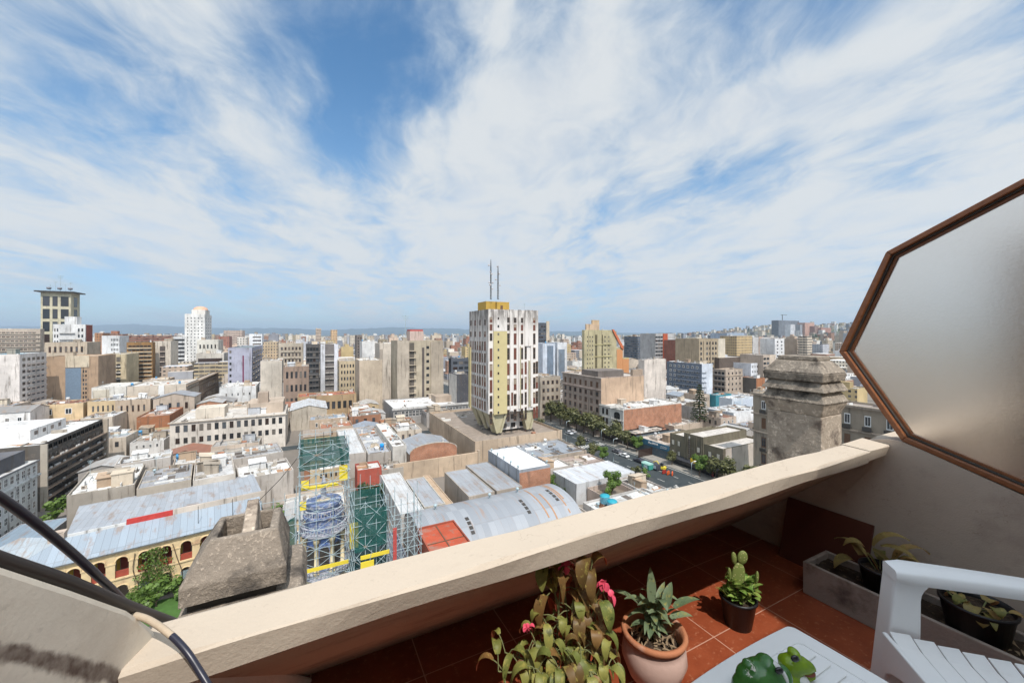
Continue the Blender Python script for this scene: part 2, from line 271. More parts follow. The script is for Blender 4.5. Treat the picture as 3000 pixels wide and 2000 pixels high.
# ============================================================ the balcony
def mk_balcony_mats():
    m,nt,bs=newmat('terracotta_tiles',rough=.32,spec=.45); v=tc(nt); sx=nd(nt,'ShaderNodeSeparateXYZ',{0:v}); T=.414
    fx=ma(nt,'FRACT',ma(nt,'DIVIDE',ma(nt,'SUBTRACT',sx.outputs[0],1.662-T*20),T)); fy=ma(nt,'FRACT',ma(nt,'DIVIDE',ma(nt,'SUBTRACT',sx.outputs[1],1.18-T*20),T))
    g=ma(nt,'MAXIMUM',ma(nt,'LESS_THAN',fx,.011),ma(nt,'LESS_THAN',fy,.011))
    n=noise(nt,v,9.,8.,.65); n2=noise(nt,v,45.,4.,.6)
    c=mx(nt,n,(.15,.026,.011),(.36,.092,.037)); c=mx(nt,ma(nt,'MULTIPLY',sm(nt,n2,.56,.7),.5),c,(.5,.22,.12))
    c=mx(nt,ma(nt,'MULTIPLY',sm(nt,noise(nt,v,3.,6.,.7),.55,.72),.5),c,(.13,.04,.025)); c=mx(nt,g,c,(.5,.28,.2)); setc(nt,bs,c)
    setc(nt,bs,ma(nt,'ADD',ma(nt,'MULTIPLY',n,.35),.18),'Roughness'); bump(nt,ma(nt,'SUBTRACT',n2,ma(nt,'MULTIPLY',g,2.)),.12,.004,bs); M['tiles']=m
    # cream masonry paint with hairline cracks and rubbed patches
    def paint(name,col,dirt,dlo,dhi,st=.4,crk=True):
        m,nt,bs=newmat(name,rough=.8,spec=.2); v=tc(nt)
        c=mx(nt,noise(nt,v,2.2,7.,.6),tuple(x*.86 for x in col),tuple(min(1,x*1.08) for x in col))
        c=mx(nt,ma(nt,'MULTIPLY',sm(nt,noise(nt,mapv(nt,v,(1.2,3,3)),1.6,8.,.7),dlo,dhi),.65),c,dirt)
        c=mx(nt,ma(nt,'MULTIPLY',sm(nt,noise(nt,v,60.,3.,.6),.62,.75),.35),c,tuple(x*.6 for x in col))
        if crk:
            dd=nd(nt,'ShaderNodeVectorMath',{0:v,1:noise(nt,v,5.,4.,.6,out=1)},operation='ADD').outputs[0]
            vo=nd(nt,'ShaderNodeTexVoronoi',{'Vector':dd,'Scale':1.15},feature='DISTANCE_TO_EDGE').outputs[0]
            c=mx(nt,ma(nt,'MULTIPLY',ma(nt,'LESS_THAN',vo,.0028),.3),c,(.2,.14,.1))
        setc(nt,bs,c); h=ma(nt,'ADD',noise(nt,v,16.,6.,.65),ma(nt,'MULTIPLY',noise(nt,v,140.,2.),.35)); bump(nt,h,st,.006,bs); M[name]=m
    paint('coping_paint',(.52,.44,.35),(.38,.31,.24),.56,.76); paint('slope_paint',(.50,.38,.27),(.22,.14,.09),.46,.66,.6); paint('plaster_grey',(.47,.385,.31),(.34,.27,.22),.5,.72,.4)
    paint('plaster_cream',(.76,.68,.56),(.58,.5,.4),.5,.72,.14,False)
    paint('plaster_brown',(.22,.15,.10),(.13,.09,.06),.5,.72,.4)
    # weathered chimney concrete
    def chim(name,c1,c2,dk,lo,hi,gr):
        m,nt,bs=newmat(name,rough=.95,spec=.1); v=tc(nt)
        n=noise(nt,v,5.,9.,.7); c=mx(nt,n,c1,c2); g=noise(nt,v,gr,4.,.7)
        c=mx(nt,ma(nt,'MULTIPLY',sm(nt,g,.52,.68),.7),c,tuple(min(1,x*1.6) for x in c2)); c=mx(nt,sm(nt,noise(nt,v,3.3,7.,.65),lo,hi),c,dk)
        setc(nt,bs,c); bump(nt,ma(nt,'ADD',g,n),.9,.014,bs); M[name]=m
    chim('chimney_concrete',(.165,.14,.115),(.33,.275,.22),(.09,.078,.068),.45,.64,38.); chim('chimney_stone',(.30,.245,.19),(.48,.40,.32),(.14,.11,.09),.5,.68,14.)
    chim('chimney_cap_stone',(.17,.145,.12),(.33,.28,.225),(.075,.064,.055),.47,.66,20.)
    # frosted glass: rough dielectric, hammered
    m,nt,bs=newmat('frosted_glass',(.94,.875,.805),.43,.5); bs.inputs['Transmission Weight'].default_value=1.; bs.inputs['IOR'].default_value=1.3
    v=tc(nt); vo=nd(nt,'ShaderNodeTexVoronoi',{'Vector':v,'Scale':85.},feature='SMOOTH_F1').outputs[0]; bump(nt,ma(nt,'ADD',vo,noise(nt,v,60.,3.)),.12,.006,bs); M['frost']=m
    m,nt,bs=newmat('frame_brown',rough=.38,spec=.5); v=tc(nt)
    c=mx(nt,noise(nt,mapv(nt,v,(1,6,6)),6.,6.,.6),(.13,.042,.016),(.29,.11,.04)); setc(nt,bs,c); bump(nt,noise(nt,v,40.,4.),.1,.003,bs); M['frame']=m
    m,nt,bs=newmat('old_plastic_white',rough=.42,spec=.4); v=tc(nt)
    c=mx(nt,noise(nt,v,7.,7.,.65),(.74,.74,.73),(.84,.84,.83)); c=mx(nt,ma(nt,'MULTIPLY',sm(nt,noise(nt,v,3.,8.,.75),.56,.72),.4),c,(.6,.57,.52)); setc(nt,bs,c)
    bs.inputs['Subsurface Weight'].default_value=.08; bs.inputs['Subsurface Radius'].default_value=(.02,.02,.02); bump(nt,noise(nt,v,90.,3.),.05,.002,bs); M['plastic']=m
    varied('soil',(.055,.04,.03),.98,18.,.5,.05,1.,.02,40.,dirt=(.16,.11,.07),dsc=30.,dlo=.55,dhi=.65); varied('dry_litter',(.26,.19,.12),.95,25.,.4,.1)
    varied('pot_clay',(.42,.17,.085),.8,8.,.25,.2,.2,.004,60.,dirt=(.55,.36,.28),dsc=6.); varied('pot_pale',(.52,.36,.3),.85,7.,.2,.2,.2,.004,60.,dirt=(.4,.22,.16),dsc=5.)
    varied('pot_black',(.014,.014,.016),.4,8.,.3,.45); varied('planter_grey',(.33,.275,.235),.92,5.,.25,.1,.5,.006,60.,dirt=(.11,.085,.07),dsc=3.5)
    varied('cable_blue',(.02,.02,.035),.35,30.,.3,.5); varied('cable_beige',(.45,.36,.26),.7,30.,.25,.3,.4,.004,120.); varied('pipe_dark',(.035,.028,.026),.45,14.,.3,.45)
    varied('ceramic_dark',(.085,.024,.014),.5,6.,.35,.4); varied('flower_pink',(.6,.07,.12),.5,12.,.3)
    def twoface(name,a,b,back):
        m,nt,bs=newmat(name,rough=.5,spec=.35); v=wpos(nt); g=nd(nt,'ShaderNodeNewGeometry')
        n=ma(nt,'ADD',ma(nt,'MULTIPLY',noise(nt,v,22.,5.,.65),.7),ma(nt,'MULTIPLY',ma(nt,'SUBTRACT',g.outputs['Random Per Island'],.25),.6))
        c=mx(nt,n,a,b); c=mx(nt,ma(nt,'MULTIPLY',sm(nt,noise(nt,v,48.,4.,.65),.54,.66),.65),c,(.42,.36,.09)); c=mx(nt,ma(nt,'MULTIPLY',sm(nt,noise(nt,v,34.,4.,.65),.58,.68),.7),c,tuple(x*.35 for x in a)); c=mx(nt,g.outputs['Backfacing'],c,back); setc(nt,bs,c)
        out=nt.nodes['Material Output']; tr=nd(nt,'ShaderNodeBsdfTranslucent',{0:c}); ms=nd(nt,'ShaderNodeMixShader',{0:.28}); nt.links.new(bs.outputs[0],ms.inputs[1]); nt.links.new(tr.outputs[0],ms.inputs[2]); nt.links.new(ms.outputs[0],out.inputs[0]); M[name]=m
    twoface('begonia_leaf',(.06,.10,.02),(.34,.32,.085),(.36,.11,.05)); twoface('begonia_red',(.07,.055,.018),(.30,.16,.055),(.42,.10,.05)); twoface('sage_leaf',(.10,.16,.08),(.27,.34,.2),(.32,.37,.26)); twoface('succulent_leaf',(.08,.2,.03),(.36,.5,.12),(.3,.4,.12)); twoface('dying_leaf',(.10,.16,.04),(.45,.28,.12),(.5,.26,.11))
    varied('stem_green',(.16,.17,.07),.6,20.,.3)
    m,nt,bs=newmat('cactus_pad',rough=.55,spec=.3); v=tc(nt); vo=nd(nt,'ShaderNodeTexVoronoi',{'Vector':v,'Scale':95.}).outputs[0]
    c=mx(nt,sm(nt,vo,.12,.28),(.55,.5,.25),(.16,.2,.055)); setc(nt,bs,c); bump(nt,vo,-.4,.004,bs); M['cactus']=m
    m,nt,bs=newmat('frog_glaze',rough=.16,spec=.55); v=tc(nt); c=ocol(nt); c=mx(nt,noise(nt,v,26.,5.,.6),(.015,.07,.02),c); c=mx(nt,sm(nt,noise(nt,v,19.,6.,.6),.6,.64),c,(.66,.64,.56)); setc(nt,bs,c); M['frog']=m
    m,nt,bs=newmat('frog_glaze_bright',rough=.14,spec=.55); v=tc(nt); setc(nt,bs,mx(nt,noise(nt,v,30.,4.,.6),(.06,.16,.01),(.3,.42,.02))); M['frogb']=m
    newm=newmat('glossy_black',(.008,.008,.01),.08,.6); M['gloss']=newm[0]; M['white_glaze']=newmat('white_glaze',(.66,.66,.63),.2,.5)[0]; M['mouth']=newmat('mouth_brown',(.16,.04,.02),.4,.4)[0]
mk_balcony_mats()
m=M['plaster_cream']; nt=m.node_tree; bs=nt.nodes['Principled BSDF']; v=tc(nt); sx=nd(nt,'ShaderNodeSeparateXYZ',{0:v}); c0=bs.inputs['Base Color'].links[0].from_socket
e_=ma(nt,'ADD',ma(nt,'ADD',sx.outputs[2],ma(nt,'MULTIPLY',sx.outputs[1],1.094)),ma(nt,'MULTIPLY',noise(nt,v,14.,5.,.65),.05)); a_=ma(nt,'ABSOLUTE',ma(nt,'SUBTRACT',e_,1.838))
c1=mx(nt,ma(nt,'MULTIPLY',sm(nt,a_,.022,.008),ma(nt,'ADD',.35,noise(nt,v,50.,3.))),c0,(.13,.09,.07)); lo_=sm(nt,e_,1.82,1.76); c1=mx(nt,ma(nt,'MULTIPLY',lo_,.45),c1,(.3,.24,.19)); nt.links.new(c1,bs.inputs['Base Color'])  # cable shadow painted as a slanting dark band, wall tinted darker below
XL,XR=-.29,2.75
fl=MB().box(-1.45,6.2,-1.7,1.86,-.14,0); tag(obj('floor',fl,'tiles'),kind='structure')
# parapet: leaning slab and bevelled coping
pr=thing('balcony_parapet','cream painted balcony parapet leaning outward under a thick coping','parapet',(1.2,1,0))
def coping(x0,x1,dz=0.,dy=0.):
    ys=[]; n=max(2,int((x1-x0)/.06)); R=[]
    for i in range(n+1):
        x=x0+(x1-x0)*i/n; w=lambda k:.0022*math.sin(x*7.3+k*2.1)+.0016*math.sin(x*19.+k)
        p=[(.936,.748),(.924,.800),(.931,.807),(1.04,.813),(1.047,.806),(1.047,.74)]
        R.append([(x-1.2,y-1+dy+w(k),z+dz+w(k+3)) for k,(y,z) in enumerate(p)])
    return MB().rings(R)
obj('coping',coping(XL-.1,2.515),'coping_paint',pr); obj('coping',coping(2.518,2.742,.004,.004),'coping_paint',pr)
sl_=MB().prism([(-.045,.765),(.038,.745),(.93,-.06),(.82,-.003)],'x',XL-1.2-.08,XR-1.2); obj('leaning_panel',sl_,'slope_paint',pr)
pr2=thing('neighbour_parapet','parapet of the next balcony seen dimly through the frosted pane','parapet',(4.4,1,0))
R=[]
for x in (2.87,3.6,4.4,5.2,6.1): R.append([(x-4.4,y-1,z) for y,z in [(.936,.748),(.924,.800),(.931,.807),(1.04,.813),(1.047,.806),(1.047,.74)]])
obj('coping',MB().rings(R),'coping_paint',pr2); obj('leaning_panel',MB().prism([(-.045,.765),(.038,.745),(.93,-.06),(.82,-.003)],'x',2.87-4.4,6.1-4.4),'slope_paint',pr2)
# side walls
rw=MB().prism([(-1.7,-.1),(-1.7,.34),(-.5,.36),(-.1,.47),(.49,.70),(.80,.812),(.886,.838),(.94,.838),(1.02,.815),(1.06,.76),(1.84,-.02),(1.84,-.1)],'x',XR,XR+.11)
tag(obj('side_wall',rw,'plaster_grey'),'greyish plaster side wall under the frosted pane','wall')
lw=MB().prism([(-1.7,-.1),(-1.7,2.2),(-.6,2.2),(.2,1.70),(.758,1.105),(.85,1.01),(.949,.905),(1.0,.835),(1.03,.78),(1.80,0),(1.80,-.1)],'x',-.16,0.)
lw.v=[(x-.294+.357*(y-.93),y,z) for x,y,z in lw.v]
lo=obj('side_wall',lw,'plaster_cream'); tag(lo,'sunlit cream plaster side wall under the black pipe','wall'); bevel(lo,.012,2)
# own building: back wall behind the viewer, its upper part added to shade the floor, terrace under the chimneys
ob=thing('apartment_building','tall apartment building that carries the tiled balcony and the two chimneys','building',(3,-6,G))
obj('wall',MB().box(-12,12,-12,10.2,0,-G-4),'wall',ob,(.6,.52,.42)); obj('back_wall',MB().box(-12,9,4.0,4.28,-G-.1,-G+4.22),'wall',ob,(.8,.77,.72)); obj('added_shade_wall',MB().box(-1.30,9,4.0,4.28,-G+4.223,-G+4.80),'wall',ob,(.8,.77,.72))
obj('terrace_wall',MB().prism([(7.9,-G-.06),(7.9,-G-4.0),(9.8,-G-4.0),(8.0,-G-.06)],'x',-12,9),'wall',ob,(.6,.52,.42))
# frosted hexagonal screen
tag(obj('neighbour_wall',MB().box(5.62,5.78,-1.7,1.1,-.1,2.25),'plaster_brown'),'brown plaster wall closing the next balcony behind the frosted screen','wall')
sc=thing('frosted_screen','hexagonal frosted glass screen in a brown frame on the side wall','screen',(XR+.05,.5,1))
def px2(u,v): p=onX(u,v,XR); return (p.y,p.z)
hexo=[(1.158,1.297),(.947,1.84),(.49,2.075),(-.5,2.6),(-1.5,2.66),(-1.5,.40),(-.55,.395),(-.05,.50),(.49,.705),(.885,.842)]
def inset(poly,d):
    out=[]; n=len(poly)
    for i in range(n):
        a,b,c=(Vector(poly[(i+k)%n]) for k in (-1,0,1)); e1=(b-a).normalized(); e2=(c-b).normalized()
        n1=Vector((-e1.y,e1.x)); n2=Vector((-e2.y,e2.x)); k=1+n1.dot(n2); out.append(tuple(b+(n1+n2)*(d/max(k,.3))))
    return out
def loc2(poly,x): return [(x,y-.5,z-1) for y,z in poly]
def ringframe(po,pi,x0,x1):
    n=len(po); A,B,Cc,D=loc2(po,x0),loc2(pi,x0),loc2(pi,x1),loc2(po,x1); mb=MB()
    for i in range(n):
        j=(i+1)%n; mb.hexa([A[i],A[j],B[j],B[i],D[i],D[j],Cc[j],Cc[i]])
    return mb
area=sum(hexo[i][0]*hexo[(i+1)%10][1]-hexo[(i+1)%10][0]*hexo[i][1] for i in range(10)); sgn=1 if area>0 else -1
i1=inset(hexo,.026*sgn); i2=inset(hexo,.034*sgn); i3=inset(hexo,.046*sgn)
fo=obj('frame',ringframe(hexo,i1,-.05,.05),'frame',sc); recalc(fo.data); bevel(fo,.004,2)
g1=obj('gasket',ringframe(i1,i2,-.03,.03),'dark_trim',sc); g2=obj('glazing_bead',ringframe(i2,i3,-.012,.012),'frame',sc)
pa=MB(); p_=[(y-.5,z-1) for y,z in i2]; pa.prism(p_,'x',-.003,.003); po=obj('pane',pa,'frost',sc); recalc(po.data)
# chimneys
def frustum(mb,x0,x1,y0,y1,z0,X0,X1,Y0,Y1,z1): return mb.hexa([(x0,y0,z0),(x1,y0,z0),(x1,y1,z0),(x0,y1,z0),(X0,Y0,z1),(X1,Y0,z1),(X1,Y1,z1),(X0,Y1,z1)])
def roughen(o,amp,sc=6.,sub=3,bw=.012):
    bevel(o,bw,2,.5); md=o.modifiers.new('sub','SUBSURF'); md.subdivision_type='SIMPLE'; md.levels=sub; md.render_levels=sub
    t=bpy.data.textures.get('rough%.1f'%sc) or bpy.data.textures.new('rough%.1f'%sc,'CLOUDS'); t.noise_scale=1/sc; t.noise_depth=4
    d=o.modifiers.new('disp','DISPLACE'); d.texture=t; d.texture_coords='LOCAL'; d.strength=amp; d.mid_level=.5
ch=thing('chimney','squat grey concrete chimney with two open flues in its sloping cap','chimney',(-.42,3.25,-4))
def L1(mb): # shift to chimney-local
    mb.v=[(x+.42,y-3.25,z+4) for x,y,z in mb.v]; return mb
capm=MB()
b=(-.69,-.13,2.985,3.56); t_=(-.56,-.185,3.10,3.47); z0,z1,z2=-.235,-.125,.085
bo=[(b[0],b[2]),(b[1],b[2]),(b[1],b[3]),(b[0],b[3])]; to=[(t_[0],t_[2]),(t_[1],t_[2]),(t_[1],t_[3]),(t_[0],t_[3])]
ti=[(t_[0]+.035,t_[2]+.04),(t_[1]-.05,t_[2]+.04),(t_[1]-.05,t_[3]-.03),(t_[0]+.035,t_[3]-.03)]
lv=lambda p,z:[(x,y,z) for x,y in p]
capm.rings([lv(bo,z0),lv(bo,z1),lv(to,z2),lv(ti,z2),lv(ti,z0+.01)],cap=False); capm.add(lv(bo,z0),[(3,2,1,0)])
ti2=lv(ti,z0+.012); 
co=obj('cap',L1(capm),'chimney_concrete',ch); roughen(co,.012,9.,4,.01)
co=obj('flue_dark_plate',L1(MB().box(ti[0][0]+.004,ti[1][0]-.004,ti[0][1]+.004,ti[2][1]-.004,z0+.014,z0+.03)),'gloss',ch)  # black plate stands in for the darkness deep inside the flues
fin=MB().rings([[(-.455,y,-.2),(-.285,y,-.2),(-.325,y,zt_),(-.395,y,zt_)] for y,zt_ in ((3.142,.06),(3.2,.085),(3.3,.13),(3.438,.185))]); co=obj('flue_divider',L1(fin),'chimney_stone',ch); recalc(co.data); roughen(co,.012,12.,3,.008)
co=obj('neck',L1(MB().box(-.66,-.19,3.04,3.50,-.30,-.236)),'dark_trim',ch)
co=obj('lower_slab',L1(frustum(MB(),-.75,-.005,2.95,3.70,-.46,-.70,-.04,3.0,3.64,-.30)),'chimney_concrete',ch); roughen(co,.022,7.,4,.02)
co=obj('shaft',L1(MB().box(-.70,-.06,3.0,3.64,-4,-.461)),'chimney_stone',ch)
# right chimney: square shaft, four weathered courses and a sloping cap
c2=thing('chimney','tall buff chimney with broken dark courses beside the frosted screen','chimney',(6.95,3.37,-4))
cx0,cx1,cy0,cy1=6.63,7.22,3.0,3.76
def zz(v,d=5.75): return EYE+(HV-v)/F*d
def L2(mb): mb.v=[(x-6.95,y-3.37,z+4) for x,y,z in mb.v]; return mb
def course(v0,v1,e0,e1,mat,name,amp=.05,t=0):
    o=obj(name,L2(frustum(MB(),cx0-e0,cx1+e0,cy0-e0,cy1+e0,zz(v1),cx0-e1,cx1+e1,cy0-e1,cy1+e1,zz(v0))),mat,c2); roughen(o,amp,5.,4,.014); return o
o=obj('shaft',L2(MB().box(cx0,cx1,cy0,cy1,-4,zz(1222))),'chimney_stone',c2); roughen(o,.012,6.,4,.01)
course(1183,1221.5,-.005,.06,'chimney_stone','neck_course',.02); course(1150,1182.5,.075,-.01,'chimney_cap_stone','course',.026); course(1121,1149.5,.07,-.01,'chimney_cap_stone','course',.03)
course(1096,1120.5,.035,.05,'chimney_cap_stone','fascia',.016); course(1060,1095.5,.05,-.08,'chimney_cap_stone','cap_slope',.014); course(1046,1059.5,-.10,-.105,'chimney_cap_stone','cap_top',.012)
# cables and pipe on the left wall
def spline(pts,n=10):
    out=[]; P=[Vector(p) for p in pts]; P=[P[0]*2-P[1]]+P+[P[-1]*2-P[-2]]
    for i in range(1,len(P)-2):
        for k in range(n):
            t=k/n; a,b_,c,d=P[i-1:i+3]; out.append(.5*((2*b_)+(c-a)*t+(2*a-5*b_+4*c-d)*t*t+(3*b_-a-3*c+d)*t**3))
    return out+[P[-2]]
o=obj('pipe',MB().tube(spline([Wp(-130,1592,.47),Wp(0,1640,.525),Wp(200,1706,.615),Wp(380,1778,.73),Wp(515,1826,.90)]),.0098,14),'pipe_dark'); tag(o,'dark pipe lying along the top of the left plaster wall','pipe')
o=obj('cable',MB().tube(spline([Wp(-120,1385,.47),Wp(0,1457,.52),Wp(115,1540,.57),Wp(210,1618,.62),Wp(290,1690,.67),Wp(350,1748,.74),Wp(390,1795,.82)]),.0060,12),'cable_blue'); tag(o,'thick black cable hanging free above the dark pipe','cable')
kb=thing('cable','black cable with a bare beige end drooping over the coping','cable',tuple(Wp(480,1850,.72)))
pts=spline([Wp(368,1795,.735),Wp(430,1812,.73),Wp(492,1852,.715),Wp(545,1905,.70),Wp(585,1965,.69),Wp(622,2030,.68),Wp(640,2100,.68)]); L0=Vector(kb.location); pts=[p-L0 for p in pts]
obj('bare_end',MB().tube(pts[:23],.0056,10),'cable_beige',kb); obj('sheath',MB().tube(pts[22:],.0056,10),'cable_blue',kb)
# ---------------------------------------------------------- plants and pots
def leaf(mb,p,d,L,w,droop=.8,fold=.25,m=0,n=6,tip=1.,cup=0.,asym=0.):
    p=Vector(p); d=Vector(d).normalized(); q=p.copy(); rows=[]; side0=d.cross(Vector((0,0,1)))
    if side0.length<.05: side0=Vector((1,0,0))
    side0.normalize()
    for i in range(n+1):
        t=i/n; wd=w*.5*(math.sin(math.pi*min(1,.06+t*.94)**.75)**.8)*(1 if t<1 else .02)+.0006
        up=side0.cross(d).normalized()
        rows.append([q-side0*wd*(1+asym)+up*(fold*wd-cup*t*t*w),q.copy(),q+side0*wd*(1-asym)+up*(fold*wd-cup*t*t*w)])
        q=q+d*(L/n); d=(d+Vector((0,0,-droop/n*1.6))).normalized()
    mb.sheet(rows,m); return q
def rv(a=1.): return Vector((rnd.uniform(-a,a),rnd.uniform(-a,a),rnd.uniform(-a,a)))
def litter(cx,cy,z,r,n,parent,name='litter',mat='dry_litter'):
    mb=MB()
    for _ in range(n):
        a=rnd.uniform(0,6.28); rr=r*math.sqrt(rnd.random()); leaf(mb,(cx+rr*math.cos(a),cy+rr*math.sin(a),z+rnd.uniform(.002,.015)),rv()+Vector((0,0,.35)),rnd.uniform(.015,.05),rnd.uniform(.004,.012),.5,.3,n=3)
    o=obj(name,mb,mat,parent); o['kind']='stuff'; return o
# begonia: stems and drooping wing leaves, a cluster of tall canes behind
bx,by=.72,.99
bg=thing('begonia_plant','sprawling begonia with drooping olive leaves and pink flowers by the parapet','potted plant',(bx,by,0))
obj('pot',MB().lathe([(.085,0),(.11,.16),(.118,.16),(.118,.18),(.105,.18),(.10,.15)],0,0,28).lathe([(0.001,.15),(.102,.15)],0,0,28),'pot_clay',bg)
stems=MB(); lv_=MB(); fl_=MB()
lred=MB()
def cane(tu,tv,td,nl,Lr,wr,base=None,leafdir=None,dr=(1.6,3.2)):
    top=Wp(tu,tv,td)-Vector((bx,by,0)); b0=Vector(base or (rnd.uniform(-.06,.06),rnd.uniform(-.06,.06),.16)); mid=b0.lerp(top,.55)+Vector((0,0,.06)); P=spline([b0,mid,top],8); stems.tube(P,[.005-.003*i/len(P) for i in range(len(P))],6)
    for k in range(nl):
        i=int(len(P)*(.45+.55*(k+rnd.random())/nl)); i=min(i,len(P)-1); dd=rv()+Vector((0,-.35,.35)); pet=P[i]+dd.normalized()*rnd.uniform(.02,.05); stems.tube([P[i],(P[i]+pet)/2+Vector((0,0,.006)),pet],.0016,5)
        leaf(lred if (tv<1770 and rnd.random()<.72) or rnd.random()<.16 else lv_,pet,dd+Vector((0,0,-.2)),rnd.uniform(*Lr),rnd.uniform(*wr),rnd.uniform(*dr),rnd.uniform(.1,.6),asym=rnd.uniform(-.3,.3),cup=rnd.uniform(-.15,.25),n=8)
    return top
rnd.seed(11)
for (u,v,d) in ((1600,1650,1.22),(1640,1636,1.23),(1690,1640,1.23),(1735,1642,1.23)): cane(u,v,d,6,(.08,.125),(.03,.042),(.05,.05,.16),dr=(2.6,3.8))
for (u,v,d) in ((1765,1705,1.22),(1700,1740,1.20),(1640,1735,1.20),(1750,1760,1.19)): cane(u,v,d,6,(.065,.095),(.028,.04),dr=(2.2,3.6))
for (u,v,d) in ((1585,1800,1.18),(1650,1815,1.17),(1560,1875,1.15),(1610,1880,1.14),(1480,1910,1.14),(1530,1900,1.14),(1790,1895,1.13),(1745,1875,1.15),(1700,1895,1.13),(1650,1905,1.12),(1460,1965,1.12),(1560,1955,1.09),(1640,1965,1.08),(1720,1965,1.08),(1780,1960,1.09)): cane(u,v,d,11,(.045,.09),(.018,.031),dr=(2.2,3.8))
obj('stems',stems,'stem_green',bg); obj('leaves',lv_,'begonia_leaf',bg); obj('bronze_leaves',lred,'begonia_red',bg)
for (u,v,d,n,s) in ((1655,1660,1.19,3,.026),(1545,1835,1.15,8,.013),(1775,1705,1.20,5,.02),(1790,1735,1.19,5,.018)):
    c0=Wp(u,v,d)-Vector((bx,by,0)); mb=MB()
    for _ in range(n): leaf(mb,c0+rv(.008),rv()+Vector((0,0,-.5)),s*rnd.uniform(1,1.9),s,1.,.5,n=4)
    obj('flower',mb,'flower_pink',bg)
# terracotta pot with sage
px_,py_=1.245,1.15
tp=thing('sage_plant','grey green sage in a wide terracotta pot on the tiles','potted plant',(px_,py_,0))
obj('pot',MB().lathe([(.07,0),(.10,.03),(.126,.10),(.120,.15),(.106,.175),(.108,.176)],0,0,40),'pot_pale',tp)
obj('pot_rim',MB().lathe([(.108,.174),(.124,.182),(.129,.196),(.124,.206),(.112,.205),(.104,.18),(.10,.13)],0,0,40),'pot_clay',tp); obj('soil',MB().lathe([(.001,.16),(.06,.155),(.108,.14)],0,0,24),'soil',tp)
rnd.seed(5); litter(0,0,.158,.09,90,tp)
sm_=MB(); sl2=MB()
for k in range(9):
    a=k*2.4; top=Vector((.025*math.cos(a)+rnd.uniform(-.015,.015),.025*math.sin(a)+.01,rnd.uniform(.22,.33))); P=spline([(.008*math.cos(a),.008*math.sin(a),.15),top*.6+Vector((0,0,.05)),top],6); sm_.tube(P,.0022,6)
    for j in range(6):
        aa=a+j*2.4+rnd.random(); i=min(len(P)-1,int(len(P)*(.4+.12*j))); leaf(sl2,P[i],(math.cos(aa),math.sin(aa),rnd.uniform(.3,1.4)),rnd.uniform(.05,.11),rnd.uniform(.018,.036),rnd.uniform(.3,1.2),.35,n=7)
for (u,v,L,dv) in ((1918,1725,.13,(0.02,.05,1)),(1960,1745,.10,(.5,.2,.9)),(1985,1745,.12,(.9,-.25,.5)),(1880,1735,.13,(-.8,.3,.9)),(1975,1775,.10,(.9,-.3,.3))):
    leaf(sl2,Wp(u-10,v+35,1.56)-Vector((px_,py_,0)),dv,L,.038,.5,.3,n=8)
obj('stems',sm_,'stem_green',tp); obj('leaves',sl2,'sage_leaf',tp)
# black pot with prickly pear and jade leaves
cx_,cy_=1.84,1.18
cp=thing('cactus_plant','prickly pear and fleshy green succulents in a small black pot','potted plant',(cx_,cy_,0))
obj('pot',MB().lathe([(.001,0),(.058,0),(.078,.125),(.083,.125),(.083,.138),(.076,.138),(.073,.12)],0,0,32),'pot_black',cp); obj('soil',MB().lathe([(.001,.122),(.075,.118)],0,0,20),'soil',cp)
def pad(c,w,h,tilt=0.,yaw=0.):
    mb=MB().lathe([(max(.0005,math.sin(math.pi*i/10)),-math.cos(math.pi*i/10)) for i in range(11)],0,0,18)
    Mx=Matrix.Translation(c)@Matrix.Rotation(yaw,4,'Z')@Matrix.Rotation(tilt,4,'Y')@Matrix.Diagonal((w/2,.010,h/2,1)); mb.v=[tuple(Mx@Vector(p)) for p in mb.v]; return mb
yw=-TH
for (u,v,w,h,tl) in ((2163,1686,.066,.13,.08),(2175,1632,.05,.066,.1),(2150,1634,.026,.06,-.1),(2137,1680,.018,.06,-.05),(2217,1690,.016,.06,.1),(2168,1720,.03,.055,.05),(2192,1735,.022,.07,.2)):
    obj('cactus_pad',pad(Wp(u,v,1.875)-Vector((cx_,cy_,0)),w,h,tl,yw),'cactus',cp)
rnd.seed(9); js=MB(); jl=MB()
for k in range(26):
    a=rnd.uniform(0,6.28); r=rnd.uniform(.01,.055); top=Vector((r*1.25*math.cos(a),r*1.25*math.sin(a),.15+rnd.uniform(0,.075)*(1-r*6)+.02)); js.tube([(r*.7*math.cos(a),r*.7*math.sin(a),.115),top],.004,6)
    for j in range(5):
        aa=a+j*1.26+rnd.random()*.6; leaf(jl,top+Vector((0,0,-.012*j)),(math.cos(aa),math.sin(aa),rnd.uniform(.2,1.2)),rnd.uniform(.03,.05),rnd.uniform(.022,.034),rnd.uniform(.1,.7),.35,n=6,cup=-.15)
for k in range(7): leaf(jl,(-.06+rnd.uniform(-.01,.01),.02+rnd.uniform(-.02,.02),.15),(-.7+rnd.uniform(-.4,.3),.3,rnd.uniform(.5,1.3)),.06,.009,.2,.4,n=4)
obj('stems',js,'stem_green',cp); obj('leaves',jl,'succulent_leaf',cp)
